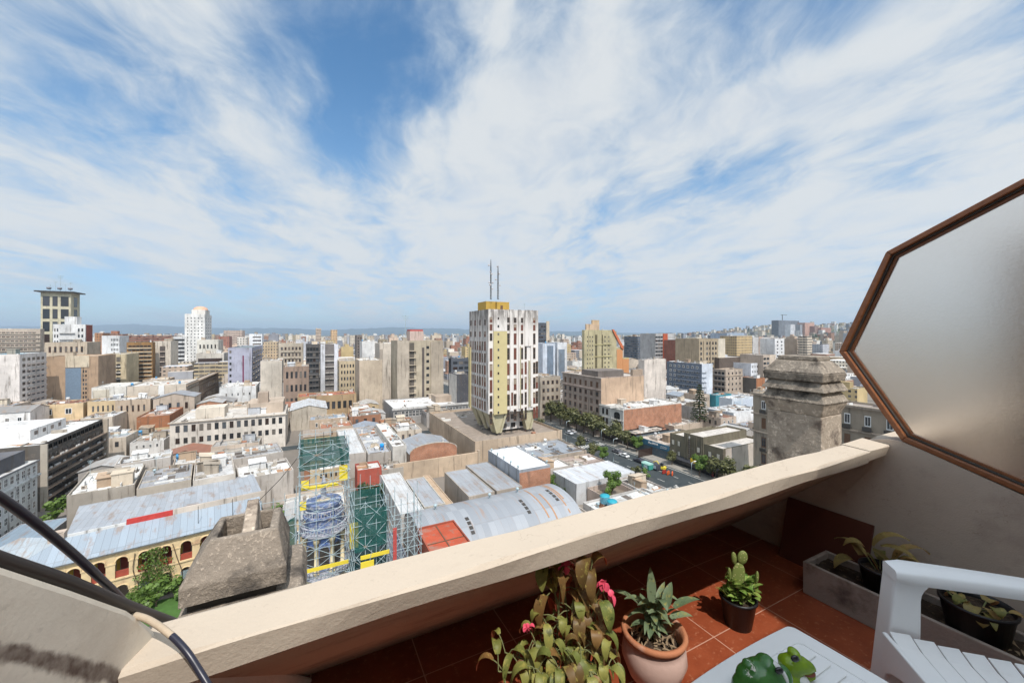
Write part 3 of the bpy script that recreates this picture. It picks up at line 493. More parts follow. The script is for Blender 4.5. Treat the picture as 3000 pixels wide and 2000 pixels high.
# long grey planter
plx0,plx1,ply0,ply1,plz=2.38,2.62,.02,1.165,.17
pt=thing('planter_box','long grey concrete planter trough full of dry soil along the side wall','planter',(2.5,.6,0))
pm=MB(); w_=.02
for bxx in ((plx0,plx0+w_,ply0,ply1,0,plz),(plx1-w_,plx1,ply0,ply1,0,plz),(plx0+w_,plx1-w_,ply0,ply0+w_,0,plz),(plx0+w_,plx1-w_,ply1-w_,ply1,0,plz),(plx0+w_,plx1-w_,ply0+w_,ply1-w_,0,.03)): pm.box(*bxx)
pm.v=[(x-2.5,y-.6,z) for x,y,z in pm.v]; o=obj('trough',pm,'planter_grey',pt); bevel(o,.004,2)
g=[]
for i in range(25):
    g.append([(plx0+w_+(plx1-plx0-2*w_)*j/8-2.5, ply0+w_+(ply1-ply0-2*w_)*i/24-.6,.135+rnd.uniform(-.006,.008)) for j in range(9)])
obj('soil',MB().sheet(g),'soil',pt); litter(0,-.1,.138,.11,40,pt)
def blackpot(label,cx,cy,z0,r,h,seed,nl,spec,group=None):
    t=thing('pot_plant',label,'potted plant',(cx,cy,z0),0,group); rnd.seed(seed)
    obj('pot',MB().lathe([(.001,0),(r*.74,0),(r*.95,h*.93),(r,h*.93),(r,h),(r*.93,h),(r*.9,h*.85)],0,0,32),'pot_black',t); obj('soil',MB().lathe([(.001,h*.84),(r*.91,h*.82)],0,0,20),'soil',t)
    a=MB(); b_=MB()
    for k in range(nl):
        an=rnd.uniform(0,6.28); rr=r*.4*rnd.random(); p=Vector((rr*math.cos(an),rr*math.sin(an),h*.82)); d=Vector((math.cos(an),math.sin(an),spec[2]+rnd.random()))
        q=p+d.normalized()*rnd.uniform(.03,.08); b_.tube([p,q],.003,5); leaf(a,q,d,rnd.uniform(spec[0],spec[1]),rnd.uniform(.03,.05),rnd.uniform(1.2,2.6),.3,n=7,cup=.2)
    obj('stems',b_,'stem_green',t); obj('leaves',a,'dying_leaf',t); return t
t=blackpot('wilted plant with browning leaves in a black pot, at the far end of the planter',2.50,.88,.125,.085,.13,3,9,(.12,.2,.9))
ext=MB()
for (u,v,dv,L,w) in ((2520,1625,(.3,.5,1.1),.12,.05),(2560,1600,(.2,-.3,.8),.17,.06),(2500,1640,(-.8,.5,.4),.12,.06),(2580,1600,(.3,-.9,.35),.2,.05),(2555,1610,(.1,-.6,-.2),.17,.045),(2530,1600,(-.5,.6,.7),.1,.055),(2540,1620,(.2,-.5,-.7),.18,.05)):
    leaf(ext,onX(u,v,2.50)-Vector((2.5,.88,.125)),dv,L,w,1.3,.35,n=8,cup=.1)
obj('leaves',ext,'dying_leaf',t)
blackpot('black pot with shrivelled leaf stubs, standing in the planter behind the chair arm',2.49,.565,.12,.115,.155,4,12,(.05,.09,.3))
# leaning tile
A_=Vector((2.735,1.42,.345)); B_=Vector((2.735,1.0,.345)); lt=MB(); n_=Vector((.17,0,.3)).normalized()*0
lt.hexa([(2.64,1.43,0),(2.652,1.43,0),(2.652,1.0,0),(2.64,1.0,0),(2.728,1.42,.36),(2.74,1.42,.355),(2.74,.99,.355),(2.728,.99,.36)]); lt.v=[(x-2.6,y-1.2,z) for x,y,z in lt.v]
o=obj('floor_tile',lt,'ceramic_dark',None,None,(2.6,1.2,0)); recalc(o.data); tag(o,'large dark red ceramic tile leaning against the side wall','tile')
# white slatted table
tx0,tx1,ty0,ty1,tz=.86,1.40,.17,.725,.45
tb=thing('plastic_table','white plastic side table with a ribbed top under the frogs','table',((tx0+tx1)/2,(ty0+ty1)/2,0))
def rrect(hx,hy,r,bow=0.,n=5):
    P=[]
    for cx,cy,a0 in ((hx-r,hy-r,0),(-hx+r,hy-r,90),(-hx+r,-hy+r,180),(hx-r,-hy+r,270)):
        for k in range(n+1):
            a=math.radians(a0+90*k/n); P.append((cx+r*math.cos(a),cy+r*math.sin(a)))
    return P
hx,hy=(tx1-tx0)/2,(ty1-ty0)/2
def bowed(P,hx,hy,b): return [(x*(1+b*(1-(y/hy)**2)),y*(1+b*(1-(x/hx)**2))) for x,y in P]
def dens(P):
    out=[]
    for i in range(len(P)):
        a,b=Vector(P[i]),Vector(P[(i+1)%len(P)]); k=max(1,int((b-a).length/.04)); out+= [tuple(a.lerp(b,j/k)) for j in range(k)]
    return out
po_=bowed(dens(rrect(hx,hy,.02)),hx,hy,.035); pin=bowed(dens(rrect(hx-.0,hy-.0,.02)),hx,hy,.035); sc_=lambda P,s:[(x*s,y*s) for x,y in P]
zl=lambda P,z:[(x,y,z) for x,y in P]
mb=MB().rings([zl(sc_(po_,.985),tz-.035),zl(po_,tz-.03),zl(po_,tz-.005),zl(sc_(po_,.985),tz),zl(sc_(po_,.80),tz),zl(sc_(po_,.795),tz-.003)],cap=False); n_=len(po_); mb.add(zl(sc_(po_,.985),tz-.035),[tuple(range(n_))[::-1]]); mb.add(zl(sc_(po_,.795),tz-.003),[tuple(range(n_))])
obj('table_rim',mb,'plastic',tb)
mb=MB(); k=11
for i in range(k):
    y0=-hy*.74+2*hy*.74*i/k; y1=y0+2*hy*.74/k-.008; mb.box(-hx*.74,hx*.74,y0,y1,tz-.0028,tz+.003)
o=obj('ribbed_top',mb,'plastic',tb); bevel(o,.002,2)
for sx_ in (-1,1):
    for sy_ in (-1,1): obj('leg',frustum(MB(),sx_*hx*.84-.022,sx_*hx*.84+.022,sy_*hy*.84-.022,sy_*hy*.84+.022,0,sx_*hx*.74-.03,sx_*hx*.74+.03,sy_*hy*.74-.03,sy_*hy*.74+.03,tz-.036),'plastic',tb)
# frogs
def blob(parts,vox=.004):
    mb=MB()
    for c,r,rot in parts:
        e=MB().lathe([(max(.001,math.sin(math.pi*i/12)),-math.cos(math.pi*i/12)) for i in range(13)],0,0,20); Mx=Matrix.Translation(c)@Matrix.Rotation(rot,4,'Y')@Matrix.Diagonal((*r,1)); mb.v+= []
        o=len(mb.v); mb.v+=[tuple(Mx@Vector(p)) for p in e.v]; mb.f+=[tuple(i+o for i in f) for f in e.f]; mb.mi+=e.mi
    return mb
def remesh(o,vox=.0035):
    md=o.modifiers.new('r','REMESH'); md.mode='VOXEL'; md.voxel_size=vox; md.use_smooth_shade=True; s=o.modifiers.new('s','SMOOTH'); s.iterations=6; s.factor=.5
def fpos(u,v,d,o): return Wp(u,v,d)-Vector(o)
Rz=-TH
def frog(name,label,org,items,eyes,mat,col,extra=()):
    t=thing(name,label,'figurine',org,Rz)
    Minv=Matrix.Rotation(-Rz,3,'Z')
    loc=lambda u,v,d: Minv@(Wp(u,v,d)-Vector(org))
    o=obj('body',blob([(loc(u,v,d),r,rot) for u,v,d,r,rot in items]),mat,t,col); remesh(o)
    for u,v,d,r in eyes: obj('eye',blob([(loc(u,v,d),(r*1.25,r*.7,r),0)]),'gloss',t)
    for nm,u,v,d,r,rot,mm in extra: o=obj(nm,blob([(loc(u,v,d),r,rot)]),mm,t)
    return t
frog('frog_figurine','glossy bright green ceramic frog with its mouth open, on the ribbed table top',tuple(Wp(2330,2030,1.09)-Vector((0,0,.02)))[:2]+(.45,),
  [(2322,1945,1.09,(.032,.03,.026),.1),(2345,1944,1.088,(.034,.026,.021),.42),(2326,1912,1.09,(.015,.02,.013),.3),(2302,1935,1.10,(.02,.022,.016),-.3),(2368,1948,1.086,(.018,.018,.012),.45),(2378,1954,1.085,(.010,.014,.008),.4),(2350,1977,1.085,(.030,.022,.007),.0),(2374,1977,1.085,(.013,.016,.006),-.25),(2310,2000,1.09,(.045,.04,.05),0),(2290,2050,1.09,(.06,.05,.03),0),],
  [(2329,1928,1.061,.0088)],'frogb',(.25,.4,.02),[('mouth',2364,1967,1.080,(.021,.017,.006),.05,'mouth'),('belly',2345,2003,1.075,(.024,.026,.03),0,'white_glaze')])
frog('frog_figurine','dark green ceramic frog with worn white patches, crouching against the brighter frog',tuple(Wp(2240,2060,1.03))[:2]+(.45,),
  [(2235,1995,1.03,(.062,.05,.055),0),(2188,1985,1.03,(.026,.03,.035),0),(2192,1946,1.03,(.014,.018,.013),0),(2245,1945,1.03,(.024,.03,.022),.2),(2247,1930,1.03,(.013,.016,.011),0),(2285,1985,1.03,(.026,.03,.034),.5),(2170,2020,1.03,(.02,.03,.04),0),(2250,2050,1.03,(.07,.055,.04),0)],
  [(2283,1963,.999,.0085)],'frog',(.06,.2,.03),[('white_patch',2266,1944,1.022,(.02,.014,.008),.45,'white_glaze'),('white_patch',2298,1985,1.012,(.008,.012,.02),-.25,'white_glaze')])
# monobloc chair
O_=(1.612,.184,0); chr_=thing('plastic_chair','white plastic garden armchair with a slatted seat facing the parapet','chair',O_,math.atan2(.72,.69))
def armpanel(sx):
    # leg and support as one side frame, outline in y-z with a rounded arm opening
    def arc(cy,cz,r,a0,a1,n=6): return [(cy+r*math.cos(math.radians(a0+(a1-a0)*i/n)),cz+r*math.sin(math.radians(a0+(a1-a0)*i/n))) for i in range(n+1)]
    outer=[(.205,.665),(.225,.64),(.245,.42),(.275,.0),(.215,.0),(.165,.36)]
    mb=MB()
    A=[(.205,.655),(.225,.63),(.248,.42)]; B=[(.07,.655),(.085,.57),(.105,.42)]
    inner=arc(.10,.572,.062,90,0,6)+[(.163,.46),(.165,.415)]
    poly=[(.165,.415),(.172,.375),(.21,.0),(.275,.0),(.248,.42),(.228,.63),(.21,.655),(.02,.655),(.02,.634)]+inner[0:-1]
    x0,x1=(.275,.30) if sx>0 else (-.30,-.275)
    mb.prism(poly,'x',x0,x1)
    # front flange
    f=(.268,.34) if sx>0 else (-.34,-.268)
    mb.hexa([(f[0]+.02*sx,.262,0),(f[1]+.02*sx,.262,0),(f[1]+.02*sx,.280,0),(f[0]+.02*sx,.280,0),(f[0]+.01*sx,.212,.655),(f[1],.212,.655),(f[1],.228,.655),(f[0]+.01*sx,.228,.655)])
    return mb
for sx_ in (1,-1):
    o=obj('front_leg',armpanel(sx_),'plastic',chr_); recalc(o.data); bevel(o,.006,2)
    xi,xo=(.245*sx_,.335*sx_); a,b=min(xi,xo),max(xi,xo)
    arm=MB(); R=[]
    for i in range(13):
        t=i/12; y=.236-.50*t; hw=.047-.013*t+(-.012 if i==0 else 0); cx=.29*sx_+.012*sx_*t; z=.668-.012*t*t-(.004 if i==0 else 0)
        R.append([(cx-hw,y,z-.034),(cx-hw,y,z-.006),(cx-hw+.008,y,z),(cx+hw-.008,y,z),(cx+hw,y,z-.006),(cx+hw,y,z-.034)])
    o=obj('armrest',arm.rings(R,smooth=True),'plastic',chr_); recalc(o.data)
    R=[[(.25*sx_+k*.02,y,z) for k in (-1,1)]+[(.25*sx_+k*.02,y-.03,z) for k in (1,-1)] for y,z in ((-.16,.42),(-.27,0))]
    o=obj('rear_leg',MB().rings(R),'plastic',chr_); bevel(o,.006,2)
ns=8
seat=MB(); 
for i in range(ns):
    y1=.25-.058*i; y0=y1-.052; rows=[]
    hw=.262-.012*i/ns
    dz=-.014*math.sin(math.pi*min(1,(i+.5)/ns)); z=.462+dz-.003*i
    for y in (y1,y0):
        rows.append([(hw*s/6,y,z-.012*(1-(s/6)**2)+(.012 if abs(s)==6 else 0)) for s in range(-6,7)])
    top=rows; bot=[[(x,y,zq-.009) for x,y,zq in r] for r in rows]
    seat.rings([[top[0][k],top[1][k],bot[1][k],bot[0][k]] for k in range(13)])
o=obj('seat',seat,'plastic',chr_); recalc(o.data); bevel(o,.0025,2)
fr=MB(); P=[(-.272,.462),(.272,.462),(.272,.32)]+[(.26*math.cos(math.radians(a)),.32+.085*math.sin(math.radians(a))) for a in range(0,181,15)]+[(-.272,.30)]
o=obj('front_apron',fr.prism(P,'y',.252,.266),'plastic',chr_); recalc(o.data); bevel(o,.004,2)
bk=MB()
for k in range(7):
    x=-.22+.44*k/6; bk.hexa([(x-.026,-.215,.45),(x+.026,-.215,.45),(x+.026,-.205,.45),(x-.026,-.205,.45),(x-.024,-.335,.82),(x+.024,-.335,.82),(x+.024,-.325,.82),(x-.024,-.325,.82)])
o=obj('backrest',bk.box(-.27,.27,-.345,-.322,.815,.87).box(-.27,.27,-.222,-.2,.41,.452),'plastic',chr_); bevel(o,.004,2)
# ============================================================ the city
tag(obj('ground',MB().rings([[(r*math.sin(a),r*math.cos(a),0) for a in [2*math.pi*i/64 for i in range(64)]] for r in (1,900)],cap=False),'ground',None,None,(0,0,G)),kind='structure')
white=(.74,.73,.71);cream=(.62,.52,.40);beige=(.50,.41,.32);tan=(.45,.33,.23);brown=(.21,.11,.06);grey=(.36,.36,.37);lgrey=(.52,.53,.55);dgrey=(.075,.08,.095);lav=(.42,.43,.52);ochre=(.47,.32,.10);yel=(.50,.42,.20);brickc=(.36,.15,.08);pinkw=(.68,.60,.54);olive=(.19,.165,.115);blueg=(.30,.37,.46);dirty=(.40,.34,.27);red=(.42,.09,.05);steel=(.43,.46,.5);pale=(.60,.62,.65);dark=(.11,.1,.1)
FOOT=[]; ANCH=[]; USED={}
def foot(cx,cy,w,d,ang=0.,m=.6):
    c,s=abs(math.cos(ang)),abs(math.sin(ang)); hw,hd=(w*c+d*s)/2+m,(w*s+d*c)/2+m; FOOT.append((cx-hw,cx+hw,cy-hd,cy+hd))
def hit(cx,cy,w,d):
    return any(cx-w/2<b and cx+w/2>a and cy-d/2<e and cy+d/2>c for a,b,c,e in FOOT)
def solve(P,a,u):
    t=(u-1500)/F; n=RT-FW*t; return -(Vector((P[0],P[1],0)).dot(n))/(a.dot(n))
# shared window meshes, 1 x 1 m, scaled per opening
def win_mesh(name,mats,fr=.09,mul=True,bars=0):
    mb=MB(); a=.5-fr
    for x0,x1,z0,z1 in ((-.5,.5,-.5,-a),(-.5,.5,a,.5),(-.5,-a,-a,a),(a,.5,-a,a)): mb.box(x0,x1,-.07,0,z0,z1,0)
    if mul: mb.box(-.025,.025,-.06,0,-a,a,0)
    for k in range(bars): z=-a+2*a*(k+1)/(bars+1); mb.box(-a,a,-.065,0,z-.02,z+.02,0)
    mb.add([(-a,-.03,-a),(a,-.03,-a),(a,-.03,a),(-a,-.03,a)],[(0,1,2,3)],1); return mb.mesh(name,mats)
WM={'w':win_mesh('window',['trim_white','pane']),'d':win_mesh('window',['dark_trim','pane'],.05),'b':win_mesh('window',['brown_trim','pane'],.1),'c':win_mesh('window',['brown_trim','curtain'],.06,False,1),
    's':win_mesh('window',['brown_trim','brown_trim'],.08,True,3),'n':win_mesh('window',['dark_trim','pane'],.04,False),'g':win_mesh('window',['trim_white','pane'],.05,True,1)}
ROT={'S':0.,'W':-math.pi/2,'E':math.pi/2}
def onface(w,d,face,x,z,out=0.):
    if face=='S': return (-w/2+x*w,-d/2-out,z)
    if face=='W': return (-w/2-out,d/2-x*d,z)
    return (w/2+out,-d/2+x*d,z)
def deco(root,w,d,h,face,specs):
    L=w if face=='S' else d
    for s in specs:
        if s[0]=='w':   # ('w',kind,x0,x1,n,z0,z1,m,fw,fh)
            _,k,x0,x1,n,z0,z1,m,fw,fh=s
            for i in range(n):
                for j in range(m):
                    o=obj('window',WM[k],None,root); cw=(x1-x0)*L/n; chh=(z1-z0)*h/m
                    o.location=onface(w,d,face,x0+(x1-x0)*(i+.5)/n,(z0*h+(j+.5)*chh),.002); o.rotation_euler=(0,0,ROT[face]); o.scale=(cw*fw,1,chh*fh)
        elif s[0]=='b': # balcony bands ('b',x0,x1,z0,z1,m,th,out,col)
            _,x0,x1,z0,z1,m,th,out,col=s
            for j in range(m):
                z=z0*h+(z1-z0)*h*j/max(1,m); LL=(x1-x0)*L
                o=obj('balcony',MB().box(-LL/2,LL/2,-out,-.003,0,.18).box(-LL/2,LL/2,-out,-out+.1,.183,th),'wall',root,col); o.location=onface(w,d,face,(x0+x1)/2,z); o.rotation_euler=(0,0,ROT[face])
        elif s[0]=='p': # proud panel ('p',name,x0,x1,z0,z1,out,mat,col)
            _,nm,x0,x1,z0,z1,out,mat,col=s; LL=(x1-x0)*L
            o=obj(nm,MB().box(-LL/2,LL/2,-out,-.003,z0*h,z1*h),mat,root,col); o.location=onface(w,d,face,(x0+x1)/2,0); o.rotation_euler=(0,0,ROT[face])
        elif s[0]=='c': # cornice ('c',z,th,out,col)
            _,z,th,out,col=s; o=obj('cornice',MB().box(-L/2-out,L/2+out,-out,-.003,z*h-th,z*h),'wall',root,col); o.location=onface(w,d,face,.5,0); o.rotation_euler=(0,0,ROT[face])
# roof furniture, shared meshes
def mk_items():
    it={}
    tk=MB().lathe([(.001,.9),(.62,.9),(.62,1.9),(.5,2.05),(.001,2.1)],0,0,14)
    for sx in (-1,1):
        for sy in (-1,1): tk.box(sx*.4-.06,sx*.4+.06,sy*.4-.06,sy*.4+.06,0,.9)
    it['water_tank']=tk.mesh('water_tank',['paint'])
    ac=MB().box(-.45,.45,-.2,.2,.12,.8); ac.lathe([(.001,0),(.26,0),(.26,.02)],0,0,12); ac.v=ac.v[:8]+[(x-.1,-.2-z,y+.46) for x,y,z in ac.v[8:]]; ac.box(-.4,-.3,-.2,.2,0,.12).box(.3,.4,-.2,.2,0,.12); it['air_conditioner']=ac.mesh('air_conditioner',['paint'])
    it['chimney']=MB().box(-.3,.3,-.3,.3,0,1.5).box(-.4,.4,-.4,.4,1.502,1.62).box(-.22,.22,-.22,.22,1.622,1.9).mesh('chimney',['wall'])
    vt=MB().lathe([(.14,0),(.14,.6),(.3,.62),(.34,.8),(.25,1.),(.001,1.05)],0,0,12); it['roof_vent']=vt.mesh('roof_vent',['galv'])
    an=MB().tube([(0,0,0),(0,0,3.6)],.035,5)
    for k in range(5): an.tube([(-.5+.06*k,0,3.5-.16*k),(.5-.06*k,0,3.5-.16*k)],.02,4)
    it['antenna']=an.mesh('antenna',['galv'])
    it['roof_hut']=MB().box(-1.6,1.6,-1.4,1.4,0,2.5).box(-1.75,1.75,-1.55,1.55,2.502,2.68).box(-.5,.4,-1.43,-1.402,.02,2.05).mesh('roof_hut',['wall'])
    it['skylight']=MB().box(-.9,.9,-.6,.6,0,.28).prism([(-.6,.282),(.6,.282),(0,.62)],'x',-.88,.88).mesh('skylight',['trim_white'])
    it['roof_pipe']=MB().tube([(-2.6,0,.18),(1.,0,.18),(2.2,.3,.18),(2.6,1.6,.18)],.09,6).mesh('roof_pipe',['galv'])
    it['lean_to']=MB().hexa([(-1.9,-1.3,0),(1.9,-1.3,0),(1.9,1.3,0),(-1.9,1.3,0),(-1.9,-1.3,1.9),(1.9,-1.3,1.9),(1.9,1.3,2.4),(-1.9,1.3,2.4)]).hexa([(-2.1,-1.6,1.95),(2.1,-1.6,1.95),(2.1,1.5,2.52),(-2.1,1.5,2.52),(-2.1,-1.6,2.03),(2.1,-1.6,2.03),(2.1,1.5,2.6),(-2.1,1.5,2.6)]).box(-1.2,-.3,-1.33,-1.302,.02,1.7).mesh('lean_to',['wall'])
    it['low_wall']=MB().box(-2.2,2.2,-.1,.1,0,.95).box(2.2,2.4,-.1,2.2,0,.95).mesh('low_wall',['wall'])
    it['parapet_pier']=MB().box(-.25,.25,-.25,.25,0,1.1).mesh('parapet_pier',['wall'])
    return it
IT=mk_items()
def item(root,nm,x,y,z,col=(.6,.58,.55),rz=0.,sc=1.):
    o=obj(nm,IT[nm],None,root,col,(x,y,z),rz); o.scale=(sc,sc,sc); return o
def furnish(root,w,d,z,n,r):
    for _ in range(n):
        nm=r.choice(['water_tank','air_conditioner','chimney','roof_vent','antenna','roof_hut','skylight','lean_to','roof_pipe','chimney','low_wall','lean_to'])
        if nm in ('roof_hut','lean_to','low_wall','roof_pipe') and min(w,d)<7: nm='roof_vent'
        mg=2.5 if nm in ('roof_hut','lean_to','low_wall','roof_pipe') else .9
        if w/2-mg<.2 or d/2-mg<.2: continue
        col={'water_tank':r.choice([(.08,.3,.55),(.6,.6,.58),(.5,.5,.5),(.66,.65,.62)]),'roof_hut':r.choice([cream,white,beige,dirty,tan]),'lean_to':r.choice([cream,dirty,tan,white,lgrey]),'low_wall':r.choice([dirty,cream,tan])}.get(nm,r.choice([(.6,.58,.55),(.42,.36,.3),(.7,.69,.66)]))
        item(root,nm,r.uniform(-w/2+mg,w/2-mg),r.uniform(-d/2+mg,d/2-mg),z,col,r.choice([0,1.57,3.14]),r.uniform(.85,1.2))
def walls_mesh(w,d,h,par=.55,t=.22,roofz=None):
    z=h-par; o=[(-w/2,-d/2),(w/2,-d/2),(w/2,d/2),(-w/2,d/2)]; i=[(x-math.copysign(t,x),y-math.copysign(t,y)) for x,y in o]; P=lambda q,z:[(x,y,z) for x,y in q]
    return MB().rings([P(o,0),P(o,h),P(i,h),P(i,z-.3)],cap=False)
def roof_mesh(w,d,z,busy,seed):
    mb=MB().box(-w/2+.225,w/2-.225,-d/2+.225,d/2-.225,z-.25,z)
    if not busy or min(w,d)<4: return mb
    r=random.Random(seed); lay=0
    for _ in range(int(min(34,max(6,w*d/9)))):
        k=r.random(); x,y=r.uniform(-w/2+1,w/2-1),r.uniform(-d/2+1,d/2-1); lx,ly=(r.uniform(.8,3.2),r.uniform(.6,2.2))
        if k<.3: lx,ly,hh=(r.uniform(1.5,6),.16,r.uniform(.3,1.1)) if r.random()<.5 else (.16,r.uniform(1.5,6),r.uniform(.3,1.1)); mi=r.choice([0,1,0,3])
        elif k<.55: hh=r.uniform(.15,.9); lx*=.7; ly*=.7; mi=r.choice([0,1,3,0,1,2,4])
        elif k<.85: lay+=1; hh=.012+.004*lay; lx*=1.7; ly*=1.7; mi=r.choice([2,3,1,1,2,0,5])
        else: lx,ly,hh=(r.uniform(2,7),.07,.12) if r.random()<.5 else (.07,r.uniform(2,7),.12); mi=r.choice([2,1,3])
        x0,x1,y0,y1=max(-w/2+.3,x-lx/2),min(w/2-.3,x+lx/2),max(-d/2+.3,y-ly/2),min(d/2-.3,y+ly/2)
        if x1-x0>.05 and y1-y0>.05: mb.box(x0,x1,y0,y1,z-.01,z+hh,mi)
    return mb
def body(name,label,cat,cx,cy,w,d,h,wall,roof,ang=0.,z0=G,mat='wall',roofmat='flat',rt='flat',group=None,par=.55,fp=True,busy=True):
    hh=h
    if rt=='flat':
        root=obj(name,walls_mesh(w,d,h,par),mat,None,wall,(cx,cy,z0),ang); obj('roof',roof_mesh(w,d,h-par,busy and math.hypot(cx,cy)<330,int(cx*13+cy*7)),[roofmat,'concrete','patch_dark','patch_white','brick','rust_seam'],root,roof)
    elif rt in('gx','gy'): # ridge along x or y
        rise=(d if rt=='gx' else w)*.13; e=.3
        if rt=='gx':
            root=obj(name,MB().prism([(-d/2,0),(d/2,0),(d/2,h-.08),(0,h+rise-.08),(-d/2,h-.08)],'x',-w/2,w/2),mat,None,wall,(cx,cy,z0),ang)
            for s in (-1,1): obj('roof',MB().hexa([(-w/2-e,s*(d/2+e),h-rise*2*e/d),(w/2+e,s*(d/2+e),h-rise*2*e/d),(w/2+e,0,h+rise),(-w/2-e,0,h+rise)]+[(-w/2-e,s*(d/2+e),h+.1-rise*2*e/d),(w/2+e,s*(d/2+e),h+.1-rise*2*e/d),(w/2+e,0,h+rise+.1),(-w/2-e,0,h+rise+.1)]),roofmat,root,roof)
        else:
            root=obj(name,MB().prism([(-w/2,0),(w/2,0),(w/2,h-.08),(0,h+rise-.08),(-w/2,h-.08)],'y',-d/2,d/2),mat,None,wall,(cx,cy,z0),ang)
            for s in (-1,1): obj('roof',MB().hexa([(s*(w/2+e),-d/2-e,h-rise*2*e/w),(s*(w/2+e),d/2+e,h-rise*2*e/w),(0,d/2+e,h+rise),(0,-d/2-e,h+rise)]+[(s*(w/2+e),-d/2-e,h+.1-rise*2*e/w),(s*(w/2+e),d/2+e,h+.1-rise*2*e/w),(0,d/2+e,h+rise+.1),(0,-d/2-e,h+rise+.1)]),roofmat,root,roof)
    tag(root,label,cat,group)
    if fp: foot(cx,cy,w,d,ang)
    USED[label]=1; return root
def K(uc,vr,ux,uy=None,dep=None,b=None,d=None,ang=0.):
    if d is None: d=F*(48-b)/(vr-HV)
    P=Wp(uc,vr,d); h=P.z-G; a=Vector((math.cos(ang),math.sin(ang),0)); bb=Vector((-math.sin(ang),math.cos(ang),0))
    sx=solve(P,a,ux); sy=solve(P,bb,uy) if uy is not None else dep
    c=Vector((P.x,P.y,0))+a*sx/2+bb*sy/2
    return c.x,c.y,abs(sx),abs(sy),h
def bld(label,uc,vr,ux,wall,roof=(.5,.46,.42),uy=None,dep=None,b=None,d=None,ang=0.,S_=(),side=(),name='apartment_block',cat='building',n=2,group=None,anchor=None,**kw):
    cx,cy,w,dp,h=K(uc,vr,ux,uy,dep,b,d,ang)
    root=body(name,label,cat,cx,cy,w,dp,h,wall,roof,ang,group=group,**kw)
    deco(root,w,dp,h,'S',S_); deco(root,w,dp,h,'W' if uc>904 or ux>uc else 'E',side)
    r=random.Random(int(uc*7+vr)); 
    if kw.get('rt','flat')=='flat' and n: furnish(root,w,dp,h-kw.get('par',.55),n,r)
    if anchor: ANCH.append((anchor,cx,cy,h))
    root['dims']=(w,dp,h); return root,cx,cy,w,dp,h
def rooftop(res,nm,x0,x1,y0,y1,zh,wall,mat='wall',z=None):
    root,cx,cy,w,d,h=res; z=h-.55 if z is None else z; return obj(nm,MB().box(-w/2+x0*w,-w/2+x1*w,-d/2+y0*d,-d/2+y1*d,z,z+zh),mat,root,wall)
def grid(k,n,m,x0=.06,x1=.94,z0=.06,z1=.96,fw=.5,fh=.5): return ('w',k,x0,x1,n,z0,z1,m,fw,fh)
# ---------------- the concrete tower on splayed legs
TX0,TY0=61.1,137.3; TX1,TY1=83.2,157.2; ZB=-29.2; ZT=10.9
tw=thing('office_tower','stained white and beige tower standing on splayed concrete legs above its podium','building',((TX0+TX1)/2,(TY0+TY1)/2,G+9.5)); w,d=TX1-TX0,TY1-TY0; zb=ZB-(G+9.5); zt=ZT-(G+9.5); hh=zt-zb
ANCH.append(('the splayed leg tower',72,147,57)); foot(72,147,w,d)
def mk_tower_mat(name,base,dk,lo,hi):
    m,nt,bs=newmat(name,rough=.85,spec=.15); v=wpos(nt)
    n=noise(nt,mapv(nt,v,(1.1,1.1,.10)),1.,7.,.68); c=mx(nt,noise(nt,v,.5,6.),tuple(x*.9 for x in base),base)
    c=mx(nt,ma(nt,'MULTIPLY',sm(nt,n,lo,hi),.75),c,dk); zz_=nd(nt,'ShaderNodeSeparateXYZ',{0:v}).outputs[2]
    top=ma(nt,'MULTIPLY',sm(nt,zz_,ZT-11,ZT),sm(nt,noise(nt,mapv(nt,v,(1.,1.,.22)),.7,7.,.7),.36,.6)); c=mx(nt,ma(nt,'MULTIPLY',top,.8),c,(.1,.085,.075)); setc(nt,bs,c); M[name]=m
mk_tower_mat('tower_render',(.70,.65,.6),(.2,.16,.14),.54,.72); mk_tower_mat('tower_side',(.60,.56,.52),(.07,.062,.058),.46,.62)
varied('tower_beige',(.50,.42,.22),.8,.5,.12,.2); varied('tower_ochre',(.42,.27,.06),.8,.7,.2,.2); varied('tower_leg',(.40,.36,.24),.85,.6,.25,.15)
twb=MB().box(-w/2,w/2,-d/2,d/2,zb,zt-.9); twb.rings([[(x,y,z) for x,y in q] for q,z in (([(-w/2,-d/2),(w/2,-d/2),(w/2,d/2),(-w/2,d/2)],zt-.9),([(-w/2,-d/2),(w/2,-d/2),(w/2,d/2),(-w/2,d/2)],zt),([(-w/2+.3,-d/2+.3),(w/2-.3,-d/2+.3),(w/2-.3,d/2-.3),(-w/2+.3,d/2-.3)],zt),([(-w/2+.3,-d/2+.3),(w/2-.3,-d/2+.3),(w/2-.3,d/2-.3),(-w/2+.3,d/2-.3)],zt-.8))],cap=False)
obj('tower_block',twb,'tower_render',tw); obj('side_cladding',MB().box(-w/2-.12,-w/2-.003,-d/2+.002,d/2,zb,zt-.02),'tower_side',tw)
for k,(x,y) in enumerate(((-.3,.2),(.3,.3),(.1,-.2),(.42,-.38),(.25,-.42))): item(tw,['air_conditioner','roof_vent','air_conditioner','roof_vent','antenna'][k],x*w,y*d,zt-.8)
def fx(u): # fraction across the south face from pixel column
    p=onY(u,900,TY0); return (p.x-TX0)/w
zf=lambda v:(EYE+(HV-v)/F*151-(G+9.5)); 
def slab(nm,u0,u1,v0,v1,out,mat):
    x0,x1=-w/2+fx(u0)*w,-w/2+fx(u1)*w; return obj(nm,MB().box(x0,x1,-d/2-out,-d/2-.003,zf(v1),zf(v0)),mat,tw)
slab('beige_panel',1445,1484,970,1214,.55,'tower_beige'); slab('white_panel',1445,1484,907,969.6,.5,'tower_render')
